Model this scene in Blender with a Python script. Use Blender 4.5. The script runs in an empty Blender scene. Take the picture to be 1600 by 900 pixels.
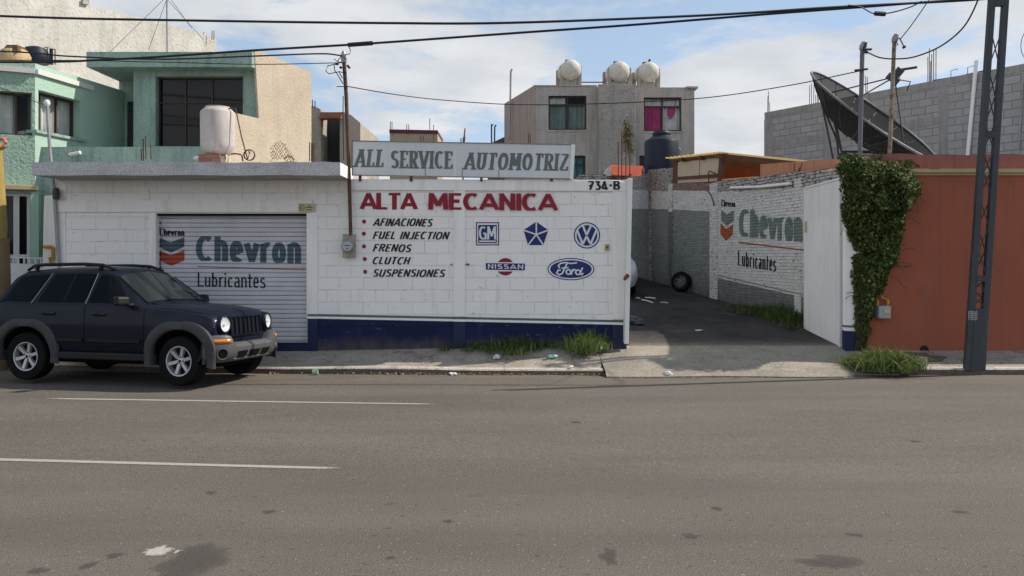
import bpy, bmesh, math, random
from mathutils import Vector, Matrix
R = math.radians
random.seed(7)
SC = bpy.context.scene
COL = SC.collection

# ------------------------------------------------------------------ camera, sky, sun, exposure
EYE = 1.9                      # camera height
F = 1250.0                     # focal length in photo pixels (1600 wide)
HOR = 400.0                    # horizon row of the photo
cam_data = bpy.data.cameras.new("camera")
cam = bpy.data.objects.new("camera", cam_data)
COL.objects.link(cam)
cam.location = (0, 0, EYE)
cam.rotation_euler = (R(90), 0, 0)
cam_data.sensor_width = 36.0
cam_data.lens = 36.0 * F / 1600.0
cam_data.shift_y = -(450.0 - HOR) / 1600.0
cam_data.clip_start = 0.05
cam_data.clip_end = 3000
SC.camera = cam

SUNV = Vector((1.0, 0.205, 0.98)).normalized()          # towards the sun
SUN_EL = math.asin(SUNV.z)
SUN_AZ = math.atan2(SUNV.x, SUNV.y)
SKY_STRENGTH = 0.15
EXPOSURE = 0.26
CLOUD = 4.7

world = bpy.data.worlds.new("World")
SC.world = world
world.use_nodes = True
wn, wl = world.node_tree.nodes, world.node_tree.links
wn.clear()
w_out = wn.new("ShaderNodeOutputWorld")
w_bg = wn.new("ShaderNodeBackground")
w_bg.inputs["Strength"].default_value = SKY_STRENGTH
w_sky = wn.new("ShaderNodeTexSky")
w_sky.sky_type = 'NISHITA'
w_sky.sun_disc = False
w_sky.sun_elevation = SUN_EL
w_sky.sun_rotation = SUN_AZ
w_sky.altitude = 1900
w_sky.air_density = 1.0
w_sky.dust_density = 2.0
w_tc = wn.new("ShaderNodeTexCoord")
w_sep = wn.new("ShaderNodeSeparateXYZ")
wl.new(w_tc.outputs["Generated"], w_sep.inputs[0])
w_add = wn.new("ShaderNodeMath"); w_add.operation = 'ADD'; w_add.inputs[1].default_value = 0.16
wl.new(w_sep.outputs["Z"], w_add.inputs[0])
w_max = wn.new("ShaderNodeMath"); w_max.operation = 'MAXIMUM'; w_max.inputs[1].default_value = 0.05
wl.new(w_add.outputs[0], w_max.inputs[0])
w_dx = wn.new("ShaderNodeMath"); w_dx.operation = 'DIVIDE'
w_dy = wn.new("ShaderNodeMath"); w_dy.operation = 'DIVIDE'
wl.new(w_sep.outputs["X"], w_dx.inputs[0]); wl.new(w_max.outputs[0], w_dx.inputs[1])
wl.new(w_sep.outputs["Y"], w_dy.inputs[0]); wl.new(w_max.outputs[0], w_dy.inputs[1])
w_cmb = wn.new("ShaderNodeCombineXYZ")
wl.new(w_dx.outputs[0], w_cmb.inputs[0]); wl.new(w_dy.outputs[0], w_cmb.inputs[1])
w_n1 = wn.new("ShaderNodeTexNoise")
w_n1.inputs["Scale"].default_value = 1.25
w_n1.inputs["Detail"].default_value = 9
w_n1.inputs["Roughness"].default_value = 0.60
w_n1.inputs["Distortion"].default_value = 0.25
w_map = wn.new("ShaderNodeMapping")
w_map.inputs["Location"].default_value = (3.4, 1.7, 0.3)
wl.new(w_cmb.outputs[0], w_map.inputs["Vector"])
wl.new(w_map.outputs[0], w_n1.inputs["Vector"])
w_ramp = wn.new("ShaderNodeValToRGB")
w_ramp.color_ramp.elements[0].position = 0.445
w_ramp.color_ramp.elements[0].color = (0.0, 0.0, 0.0, 1)
w_ramp.color_ramp.elements[1].position = 0.535
w_ramp.color_ramp.elements[1].color = (0.96, 0.96, 0.96, 1)
wl.new(w_n1.outputs["Fac"], w_ramp.inputs["Fac"])
w_n2 = wn.new("ShaderNodeTexNoise")
w_n2.inputs["Scale"].default_value = 3.0
w_n2.inputs["Detail"].default_value = 6
wl.new(w_map.outputs[0], w_n2.inputs["Vector"])
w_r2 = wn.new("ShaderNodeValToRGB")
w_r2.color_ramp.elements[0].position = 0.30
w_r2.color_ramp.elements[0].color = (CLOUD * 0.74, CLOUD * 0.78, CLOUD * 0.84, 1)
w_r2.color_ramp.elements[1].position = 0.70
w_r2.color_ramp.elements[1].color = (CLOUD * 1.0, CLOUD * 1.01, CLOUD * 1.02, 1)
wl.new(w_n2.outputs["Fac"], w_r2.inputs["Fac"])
w_mix = wn.new("ShaderNodeMixRGB")
wl.new(w_ramp.outputs["Color"], w_mix.inputs["Fac"])
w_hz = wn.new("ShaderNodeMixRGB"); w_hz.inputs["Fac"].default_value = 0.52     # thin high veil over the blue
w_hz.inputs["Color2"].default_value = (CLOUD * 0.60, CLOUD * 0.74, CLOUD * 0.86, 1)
wl.new(w_sky.outputs["Color"], w_hz.inputs["Color1"])
wl.new(w_hz.outputs[0], w_mix.inputs["Color1"])
w_by = wn.new("ShaderNodeMapRange")          # cloud brightness raised behind the camera to add light on shaded fronts
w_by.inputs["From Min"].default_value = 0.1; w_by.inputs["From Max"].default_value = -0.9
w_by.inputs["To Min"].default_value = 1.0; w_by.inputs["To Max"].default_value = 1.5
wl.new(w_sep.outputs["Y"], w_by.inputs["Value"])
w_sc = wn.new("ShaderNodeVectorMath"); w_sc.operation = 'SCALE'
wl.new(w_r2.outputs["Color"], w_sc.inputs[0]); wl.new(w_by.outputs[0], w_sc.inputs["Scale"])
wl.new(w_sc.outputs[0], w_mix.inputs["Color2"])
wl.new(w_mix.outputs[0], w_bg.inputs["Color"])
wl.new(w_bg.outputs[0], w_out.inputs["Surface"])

sun_d = bpy.data.lights.new("sun", 'SUN')
sun_d.energy = 4.5
sun_d.angle = R(0.6)
sun_d.color = (1.0, 0.93, 0.82)
sun = bpy.data.objects.new("sun", sun_d)
COL.objects.link(sun)
sun.location = (30, 10, 40)
sun.rotation_euler = SUNV.to_track_quat('Z', 'Y').to_euler()

vs = SC.view_settings
vs.view_transform = 'Standard'
vs.look = 'None'
vs.exposure = EXPOSURE
vs.gamma = 1.0
vs.use_curve_mapping = False
SC.cycles.max_bounces = 6
SC.cycles.transparent_max_bounces = 12
SC.cycles.use_denoising = True

# ------------------------------------------------------------------ helpers
def wm(o):
    return o.matrix_basis if o.parent is None else wm(o.parent) @ o.matrix_basis

def tag(o, label, cat, group=None, kind=None):
    if label: o["label"] = label
    if cat: o["category"] = cat
    if group: o["group"] = group
    if kind: o["kind"] = kind
    return o

def thing(name, label, cat, loc=(0, 0, 0), rotz=0.0, group=None):
    o = bpy.data.objects.new(name, None)
    o.empty_display_size = 0.2
    COL.objects.link(o)
    o.location = loc
    o.rotation_euler = (0, 0, rotz)
    return tag(o, label, cat, group)

def P(px, py, Y):
    return Vector(((px - 800.0) * Y / F, Y, EYE - (py - HOR) * Y / F))

class Pl:
    """vertical plane through p0 along horizontal dir; off is measured towards the camera"""
    def __init__(s, p0, d=(1, 0)):
        s.p = Vector((p0[0], p0[1])); s.d = Vector((d[0], d[1])).normalized()
        n = Vector((s.d.y, -s.d.x))
        if n.dot(Vector((0, 0)) - s.p) < 0: n = -n
        s.n = n
    def uz(s, px, py):
        a = (px - 800.0) / F
        # p.x+u dx = t a ; p.y+u dy = t
        den = s.d.x - a * s.d.y
        u = (a * s.p.y - s.p.x) / den
        t = s.p.y + u * s.d.y
        return u, EYE - (py - HOR) * t / F
    def w(s, u, z, off=0.0):
        return Vector((s.p.x + u * s.d.x + off * s.n.x, s.p.y + u * s.d.y + off * s.n.y, z))
    def pw(s, px, py, off=0.0):
        u, z = s.uz(px, py)
        return s.w(u, z, off)

class MB:
    def __init__(s):
        s.v = []; s.f = []; s.m = []; s.sm = []
    def add(s, vs_, fs, mi=0, smooth=False):
        b = len(s.v)
        s.v += [Vector(v) for v in vs_]
        for f in fs:
            s.f.append([b + i for i in f]); s.m.append(mi); s.sm.append(smooth)
        return s
    def quad(s, a, b, c, d, mi=0):
        return s.add([a, b, c, d], [[0, 1, 2, 3]], mi)
    def poly(s, pts, mi=0):
        return s.add(pts, [list(range(len(pts)))], mi)
    def hexa(s, p, mi=0):
        """8 points: bottom ring 0-3, top ring 4-7"""
        return s.add(p, [[3, 2, 1, 0], [4, 5, 6, 7], [0, 1, 5, 4], [1, 2, 6, 5], [2, 3, 7, 6], [3, 0, 4, 7]], mi)
    def box(s, x0, x1, y0, y1, z0, z1, mi=0):
        return s.hexa([(x0, y0, z0), (x1, y0, z0), (x1, y1, z0), (x0, y1, z0),
                       (x0, y0, z1), (x1, y0, z1), (x1, y1, z1), (x0, y1, z1)], mi)
    def pbox(s, pl, u0, u1, z0, z1, o0, o1, mi=0):
        w = pl.w
        return s.hexa([w(u0, z0, o1), w(u1, z0, o1), w(u1, z0, o0), w(u0, z0, o0),
                       w(u0, z1, o1), w(u1, z1, o1), w(u1, z1, o0), w(u0, z1, o0)], mi)
    def pxbox(s, pl, x0, y0, x1, y1, o0, o1, mi=0):
        """box from a pixel rectangle lying on plane pl"""
        u0, z1 = pl.uz(x0, y0); u1, z0 = pl.uz(x1, y1)
        return s.pbox(pl, u0, u1, z0, z1, o0, o1, mi)
    def pxslab(s, pl, pts, o0, o1, mi=0):
        """extruded pixel polygon on plane pl between offsets o0<o1"""
        n = len(pts)
        fr = [pl.pw(x, y, o1) for x, y in pts]; bk = []
        for x, y in pts:
            u, z = pl.uz(x, y); bk.append(pl.w(u, z, o0))
        fs = [list(range(n)), list(range(2 * n - 1, n - 1, -1))]
        for i in range(n):
            j = (i + 1) % n
            fs.append([i, n + i, n + j, j])
        return s.add(fr + bk, fs, mi)
    def tube(s, pts, r, n=8, mi=0, cap=True, smooth=True):
        pts = [Vector(p) for p in pts]
        rs = r if isinstance(r, (list, tuple)) else [r] * len(pts)
        vs_, fs = [], []
        t0 = (pts[1] - pts[0]).normalized()
        up = Vector((0, 0, 1)) if abs(t0.z) < 0.9 else Vector((1, 0, 0))
        for i, p in enumerate(pts):
            t = (pts[min(i + 1, len(pts) - 1)] - pts[max(i - 1, 0)])
            t = t.normalized() if t.length > 1e-9 else t0
            a = t.cross(up)
            if a.length < 1e-4: a = t.cross(Vector((0, 1, 0)))
            a.normalize(); b = t.cross(a)
            for k in range(n):
                q = 2 * math.pi * k / n
                vs_.append(p + (a * math.cos(q) + b * math.sin(q)) * rs[i])
        for i in range(len(pts) - 1):
            for k in range(n):
                k2 = (k + 1) % n
                fs.append([i * n + k, i * n + k2, (i + 1) * n + k2, (i + 1) * n + k])
        s.add(vs_, fs, mi, smooth)
        if cap:
            m = len(pts) - 1
            s.add([vs_[k] for k in range(n)], [list(range(n - 1, -1, -1))], mi)
            s.add([vs_[m * n + k] for k in range(n)], [list(range(n))], mi)
        return s
    def lathe(s, prof, n=24, M=None, mi=0, smooth=True):
        """profile (r, h) about local Z, placed by matrix M"""
        M = M or Matrix()
        vs_, fs = [], []
        for (r, h) in prof:
            for k in range(n):
                q = 2 * math.pi * k / n
                vs_.append(M @ Vector((r * math.cos(q), r * math.sin(q), h)))
        for i in range(len(prof) - 1):
            for k in range(n):
                k2 = (k + 1) % n
                fs.append([i * n + k, i * n + k2, (i + 1) * n + k2, (i + 1) * n + k])
        return s.add(vs_, fs, mi, smooth)
    def disc(s, r, n=24, M=None, mi=0, r2=None):
        M = M or Matrix(); r2 = r2 or r
        vs_ = [M @ Vector((r * math.cos(2 * math.pi * k / n), r2 * math.sin(2 * math.pi * k / n), 0)) for k in range(n)]
        return s.add(vs_, [list(range(n))], mi)
    def build(s, name, mat, parent=None, bevel=0.0, local=False, smooth=None, sharp=35, fix=True):
        if parent is not None and not local:
            inv = wm(parent).inverted()
            vs_ = [inv @ v for v in s.v]
        else:
            vs_ = s.v
        me = bpy.data.meshes.new(name)
        me.from_pydata([tuple(v) for v in vs_], [], s.f)
        mats = mat if isinstance(mat, (list, tuple)) else [mat]
        for m in mats: me.materials.append(m)
        for i, p in enumerate(me.polygons):
            p.material_index = s.m[i]
            p.use_smooth = s.sm[i] if smooth is None else smooth
        bm = bmesh.new(); bm.from_mesh(me)
        if bevel > 0:
            bmesh.ops.remove_doubles(bm, verts=bm.verts, dist=0.0002)
            bmesh.ops.recalc_face_normals(bm, faces=bm.faces)
            es = [e for e in bm.edges if len(e.link_faces) == 2 and e.calc_face_angle(0) > 0.6]
            if es:
                bmesh.ops.bevel(bm, geom=es, offset=bevel, segments=2, profile=0.6, affect='EDGES', clamp_overlap=True)
        elif fix:
            bmesh.ops.recalc_face_normals(bm, faces=bm.faces)
        bm.to_mesh(me); bm.free()
        if any(p.use_smooth for p in me.polygons):
            me.set_sharp_from_angle(angle=R(sharp))
        o = bpy.data.objects.new(name, me)
        COL.objects.link(o)
        if parent is not None: o.parent = parent
        return o

def facade(mb, pl, u0, u1, z0, z1, holes, depth, mi=0, mr=None):
    """front of a wall on plane pl with rectangular holes (u0,u1,z0,z1) and reveals"""
    mr = mi if mr is None else mr
    us = sorted(set([u0, u1] + [h[0] for h in holes] + [h[1] for h in holes]))
    zs = sorted(set([z0, z1] + [h[2] for h in holes] + [h[3] for h in holes]))
    for i in range(len(us) - 1):
        for j in range(len(zs) - 1):
            cu, cz = (us[i] + us[i + 1]) / 2, (zs[j] + zs[j + 1]) / 2
            if any(h[0] < cu < h[1] and h[2] < cz < h[3] for h in holes): continue
            mb.quad(pl.w(us[i], zs[j]), pl.w(us[i + 1], zs[j]), pl.w(us[i + 1], zs[j + 1]), pl.w(us[i], zs[j + 1]), mi)
    for (a, b, c, d) in holes:
        q = [(a, c), (b, c), (b, d), (a, d)]
        for k in range(4):
            (ua, za), (ub, zb) = q[k], q[(k + 1) % 4]
            mb.quad(pl.w(ua, za), pl.w(ub, zb), pl.w(ub, zb, -depth), pl.w(ua, za, -depth), mr)

# ------------------------------------------------------------------ materials
def nt(name):
    m = bpy.data.materials.new(name); m.use_nodes = True
    n, l = m.node_tree.nodes, m.node_tree.links
    b = n["Principled BSDF"]
    return m, n, l, b

def node(n, t, **kw):
    x = n.new(t)
    for k, v in kw.items():
        if k in x.inputs: x.inputs[k].default_value = v
        else: setattr(x, k, v)
    return x

def rgb(c): return (c[0], c[1], c[2], 1)

def coords(n, l, scale=(1, 1, 1), island=False):
    tc = node(n, "ShaderNodeTexCoord")
    mp = node(n, "ShaderNodeMapping"); mp.inputs["Scale"].default_value = scale
    l.new(tc.outputs["Object"], mp.inputs["Vector"])
    return mp.outputs[0]

def noise(n, l, vec, scale, detail=5, rough=0.6):
    x = node(n, "ShaderNodeTexNoise")
    x.inputs["Scale"].default_value = scale; x.inputs["Detail"].default_value = detail
    x.inputs["Roughness"].default_value = rough
    l.new(vec, x.inputs["Vector"])
    return x.outputs["Fac"]

def ramp(n, l, fac, p0, c0, p1, c1):
    r = node(n, "ShaderNodeValToRGB")
    r.color_ramp.elements[0].position = p0; r.color_ramp.elements[0].color = rgb(c0) if not isinstance(c0, float) else (c0, c0, c0, 1)
    r.color_ramp.elements[1].position = p1; r.color_ramp.elements[1].color = rgb(c1) if not isinstance(c1, float) else (c1, c1, c1, 1)
    l.new(fac, r.inputs["Fac"])
    return r.outputs["Color"]

def mixc(n, l, fac, a, b, mode='MIX'):
    x = node(n, "ShaderNodeMixRGB"); x.blend_type = mode
    for i, v in (("Fac", fac), ("Color1", a), ("Color2", b)):
        if isinstance(v, (int, float)): x.inputs[i].default_value = v
        elif isinstance(v, (tuple, list)): x.inputs[i].default_value = rgb(v)
        else: l.new(v, x.inputs[i])
    return x.outputs["Color"]

def bump(n, l, b, h, strength, dist, prev=None):
    x = node(n, "ShaderNodeBump")
    x.inputs["Strength"].default_value = strength; x.inputs["Distance"].default_value = dist
    l.new(h, x.inputs["Height"])
    if prev is not None: l.new(prev, x.inputs["Normal"])
    l.new(x.outputs[0], b.inputs["Normal"])
    return x.outputs[0]

def mul(c, k): return tuple(min(1.0, v * k) for v in c)

def MAT(name, col, rough=0.75, var=0.12, scale=2.0, fine=60.0, bstr=0.15, bdist=0.003, metal=0.0, spec=0.4,
        streak=None, streak_amt=0.5, spots=None, spots_lo=0.62, coat=0.0):
    m, n, l, b = nt(name)
    v = coords(n, l)
    big = noise(n, l, v, scale, 6)
    c = ramp(n, l, big, 0.3, mul(col, 1 - var), 0.7, mul(col, 1 + var))
    fn = noise(n, l, v, fine, 3, 0.7)
    c = mixc(n, l, 0.5 * var + 0.04, c, fn, 'OVERLAY')
    if streak:
        sv = coords(n, l, (5.0, 5.0, 0.35))
        sn = noise(n, l, sv, 1.6, 6, 0.65)
        sf = ramp(n, l, sn, 0.50, 0.0, 0.74, streak_amt)
        c = mixc(n, l, sf, c, streak)
    if spots:
        sp = noise(n, l, v, scale * 3.1, 7, 0.7)
        sf = ramp(n, l, sp, spots_lo, 0.0, spots_lo + 0.08, 0.9)
        c = mixc(n, l, sf, c, spots)
    l.new(c, b.inputs["Base Color"])
    b.inputs["Roughness"].default_value = rough
    b.inputs["Metallic"].default_value = metal
    b.inputs["Specular IOR Level"].default_value = spec
    b.inputs["Coat Weight"].default_value = coat
    b.inputs["Coat Roughness"].default_value = 0.04
    if bstr > 0: bump(n, l, b, fn, bstr, bdist)
    return m

def STUCCO(name, col, dirt, grain=16.0, bdist=0.03, var=0.12, dirt_lo=0.52, dirt_amt=0.55, patch=None, pit=(0.30, 0.46, 0.55)):
    """rough thrown plaster"""
    m, n, l, b = nt(name)
    v = coords(n, l)
    big = noise(n, l, v, 1.3, 7)
    c = ramp(n, l, big, 0.3, mul(col, 1 - var), 0.7, mul(col, 1 + var))
    sv = coords(n, l, (3.0, 3.0, 0.4))
    sn = noise(n, l, sv, 1.5, 8, 0.68)
    c = mixc(n, l, ramp(n, l, sn, dirt_lo, 0.0, dirt_lo + 0.22, dirt_amt), c, dirt)
    g = noise(n, l, v, grain, 6, 0.62)
    g2 = noise(n, l, v, grain * 5, 3, 0.6)
    c = mixc(n, l, ramp(n, l, g, pit[0], pit[2], pit[1], 0.0), c, mul(col, 0.45))
    if patch:
        pn = noise(n, l, v, 0.8, 5, 0.5)
        c = mixc(n, l, ramp(n, l, pn, 0.58, 0.0, 0.63, 0.55), c, patch)
    l.new(c, b.inputs["Base Color"])
    b.inputs["Roughness"].default_value = 0.92
    b.inputs["Specular IOR Level"].default_value = 0.2
    p = bump(n, l, b, g, 1.0, bdist)
    bump(n, l, b, g2, 0.5, bdist * 0.2, p)
    return m

def BLOCKS(name, col, bw=0.44, bh=0.22, mortar=0.007, joint=0.75, jvar=0.35, var=0.06, bdist=0.008, dirt=None, dirt_lo=0.6,
           col2=None, reveal=None, reveal_lo=0.6, rough=0.8, seam=1.0, shift=(0, 0, 0), fine_amt=0.06, specks=None, specks_lo=0.6, splash=None, splash_h=0.42):
    """courses of blocks or bricks in local XZ, painted or bare"""
    m, n, l, b = nt(name)
    tc = node(n, "ShaderNodeTexCoord")
    sx = node(n, "ShaderNodeSeparateXYZ"); l.new(tc.outputs["Object"], sx.inputs[0])
    cb = node(n, "ShaderNodeCombineXYZ"); l.new(sx.outputs["X"], cb.inputs[0]); l.new(sx.outputs["Z"], cb.inputs[1])
    mp = node(n, "ShaderNodeMapping"); mp.inputs["Location"].default_value = shift
    l.new(cb.outputs[0], mp.inputs["Vector"])
    # wobble the courses a little
    wob = node(n, "ShaderNodeTexNoise"); wob.inputs["Scale"].default_value = 2.5; wob.inputs["Detail"].default_value = 4
    l.new(tc.outputs["Object"], wob.inputs["Vector"])
    ws = node(n, "ShaderNodeVectorMath"); ws.operation = 'SCALE'; ws.inputs["Scale"].default_value = bh * 0.10
    l.new(wob.outputs["Color"], ws.inputs[0])
    wa = node(n, "ShaderNodeVectorMath"); wa.operation = 'ADD'
    l.new(mp.outputs[0], wa.inputs[0]); l.new(ws.outputs[0], wa.inputs[1])
    br = node(n, "ShaderNodeTexBrick")
    br.inputs["Scale"].default_value = 1.0
    br.inputs["Brick Width"].default_value = bw; br.inputs["Row Height"].default_value = bh
    br.inputs["Mortar Size"].default_value = mortar; br.inputs["Mortar Smooth"].default_value = 0.6
    c2 = col2 or mul(col, 1 - var * 2)
    br.inputs["Color1"].default_value = rgb(mul(col, 1 + var)); br.inputs["Color2"].default_value = rgb(c2)
    br.inputs["Mortar"].default_value = rgb(mul(col, joint))
    l.new(wa.outputs[0], br.inputs["Vector"])
    v = coords(n, l)
    big = noise(n, l, v, 1.1, 6)
    c = mixc(n, l, 0.55 * var + 0.05, br.outputs["Color"], big, 'OVERLAY')
    fn = noise(n, l, v, 45.0, 4, 0.7)
    c = mixc(n, l, fine_amt, c, fn, 'OVERLAY')
    # open joints where the paint did not reach
    jn = noise(n, l, v, 2.2, 5, 0.7)
    jf = ramp(n, l, jn, 0.50, 0.0, 0.66, jvar)
    jm = node(n, "ShaderNodeMath"); jm.operation = 'MULTIPLY'
    l.new(jf, jm.inputs[0]); l.new(br.outputs["Fac"], jm.inputs[1])
    c = mixc(n, l, jm.outputs[0], c, mul(col, 0.22))
    if reveal:
        rn = noise(n, l, v, 3.0, 8, 0.75)
        c = mixc(n, l, ramp(n, l, rn, reveal_lo, 0.0, reveal_lo + 0.05, 0.85), c, reveal)
    if specks:
        kv = coords(n, l, (7.0, 7.0, 19.0))
        kn = noise(n, l, kv, 1.0, 5, 0.6)
        big2 = ramp(n, l, noise(n, l, v, 0.9, 4, 0.6), 0.35, -0.06, 0.65, 0.06)
        ka = node(n, 'ShaderNodeMath'); ka.operation = 'ADD'; l.new(kn, ka.inputs[0]); l.new(big2, ka.inputs[1])
        c = mixc(n, l, ramp(n, l, ka.outputs[0], specks_lo, 0.0, specks_lo + 0.05, 0.8), c, specks)
    if splash:                                      # dried mud splashed up from the pavement
        mz = node(n, 'ShaderNodeMapRange'); mz.inputs['From Min'].default_value = splash_h; mz.inputs['From Max'].default_value = 0.0
        l.new(sx.outputs['Z'], mz.inputs['Value'])
        sn_ = noise(n, l, coords(n, l, (2.2, 2.2, 1.2)), 2.6, 7, 0.7)
        sm_ = node(n, 'ShaderNodeMath'); sm_.operation = 'MULTIPLY'; l.new(mz.outputs[0], sm_.inputs[0]); l.new(sn_, sm_.inputs[1])
        c = mixc(n, l, ramp(n, l, sm_.outputs[0], 0.16, 0.0, 0.5, 0.75), c, splash)
    if dirt:
        sv = coords(n, l, (3.0, 3.0, 0.35))
        dn = noise(n, l, sv, 1.7, 7, 0.66)
        c = mixc(n, l, ramp(n, l, dn, dirt_lo, 0.0, dirt_lo + 0.2, 0.5), c, dirt)
    l.new(c, b.inputs["Base Color"])
    b.inputs["Roughness"].default_value = rough
    b.inputs["Specular IOR Level"].default_value = 0.25
    inv = node(n, "ShaderNodeMath"); inv.operation = 'SUBTRACT'; inv.inputs[0].default_value = 1.0
    l.new(br.outputs["Fac"], inv.inputs[1])
    p = bump(n, l, b, inv.outputs[0], 0.8 * seam, bdist)
    md = noise(n, l, v, 14.0, 6, 0.7)
    bump(n, l, b, md, 0.5, bdist * 0.7, p)
    return m

def SLATS(name, col, pitch=0.0825, var=0.08, dirt=(0.12, 0.11, 0.10)):
    """roll-up shutter steel: horizontal slats by height"""
    m, n, l, b = nt(name)
    tc = node(n, "ShaderNodeTexCoord")
    sx = node(n, "ShaderNodeSeparateXYZ"); l.new(tc.outputs["Object"], sx.inputs[0])
    dv = node(n, "ShaderNodeMath"); dv.operation = 'DIVIDE'; dv.inputs[1].default_value = pitch
    wv = coords(n, l, (0.8, 0.8, 6.0))
    wn_ = noise(n, l, wv, 1.2, 3)
    wsc = node(n, "ShaderNodeMath"); wsc.operation = 'MULTIPLY_ADD'; wsc.inputs[1].default_value = 0.012; l.new(wn_, wsc.inputs[0]); l.new(sx.outputs["Z"], wsc.inputs[2])
    l.new(wsc.outputs[0], dv.inputs[0])
    fr = node(n, "ShaderNodeMath"); fr.operation = 'FRACT'; l.new(dv.outputs[0], fr.inputs[0])
    pr = node(n, "ShaderNodeValToRGB")                 # height profile of one slat
    e = pr.color_ramp.elements
    e[0].position = 0.0; e[0].color = (0, 0, 0, 1)
    e[1].position = 1.0; e[1].color = (0.1, 0.1, 0.1, 1)
    for p_, c_ in ((0.07, 0.15), (0.16, 0.85), (0.5, 1.0), (0.85, 0.75)):
        x = e.new(p_); x.color = (c_, c_, c_, 1)
    l.new(fr.outputs[0], pr.inputs["Fac"])
    v = coords(n, l)
    big = noise(n, l, v, 2.0, 5)
    c = ramp(n, l, big, 0.3, mul(col, 1 - var), 0.7, mul(col, 1 + var))
    gap = ramp(n, l, fr.outputs[0], 0.05, 0.95, 0.20, 0.0)
    gv = coords(n, l, (1.5, 1.5, 9.0))
    gn = ramp(n, l, noise(n, l, gv, 1.4, 6, 0.7), 0.38, 0.25, 0.66, 1.0)
    gm = node(n, "ShaderNodeMath"); gm.operation = 'MULTIPLY'; l.new(gap, gm.inputs[0]); l.new(gn, gm.inputs[1])
    c = mixc(n, l, gm.outputs[0], c, dirt)
    st = coords(n, l, (1.2, 1.2, 14.0))
    sn = noise(n, l, st, 1.0, 6, 0.65)
    c = mixc(n, l, ramp(n, l, sn, 0.55, 0.0, 0.75, 0.35), c, mul(col, 0.5))
    l.new(c, b.inputs["Base Color"])
    b.inputs["Roughness"].default_value = 0.55
    b.inputs["Specular IOR Level"].default_value = 0.35
    bump(n, l, b, pr.outputs["Color"], 0.8, 0.018)
    return m

def GLASS(name, tint=(0.02, 0.025, 0.03), alpha=0.35, rough=0.04, spec=0.6):
    """window pane: reflections over a partly see-through tint"""
    m, n, l, b = nt(name)
    b.inputs["Base Color"].default_value = rgb(tint)
    b.inputs["Roughness"].default_value = rough
    b.inputs["Specular IOR Level"].default_value = spec
    tr = node(n, "ShaderNodeBsdfTransparent"); tr.inputs["Color"].default_value = (0.85, 0.88, 0.88, 1)
    mx = node(n, "ShaderNodeMixShader"); mx.inputs[0].default_value = alpha
    v = coords(n, l)
    bump(n, l, b, noise(n, l, v, 1.2, 2), 0.05, 0.02)
    l.new(tr.outputs[0], mx.inputs[1]); l.new(b.outputs[0], mx.inputs[2])
    l.new(mx.outputs[0], n["Material Output"].inputs["Surface"])
    return m

def LEAF(name, c0, c1, rough=0.5, tip=None):
    m, n, l, b = nt(name)
    g = node(n, "ShaderNodeNewGeometry")
    c = ramp(n, l, g.outputs["Random Per Island"], 0.0, c0, 0.88, c1)
    if tip:
        e_ = c.node.color_ramp.elements.new(0.98); e_.color = rgb(tip)
    l.new(c, b.inputs["Base Color"])
    b.inputs["Roughness"].default_value = rough
    b.inputs["Specular IOR Level"].default_value = 0.12
    tl = node(n, "ShaderNodeBsdfTranslucent"); l.new(c, tl.inputs["Color"])
    mx = node(n, "ShaderNodeMixShader"); mx.inputs[0].default_value = 0.25
    l.new(b.outputs[0], mx.inputs[1]); l.new(tl.outputs[0], mx.inputs[2])
    l.new(mx.outputs[0], n["Material Output"].inputs["Surface"])
    return m

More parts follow.
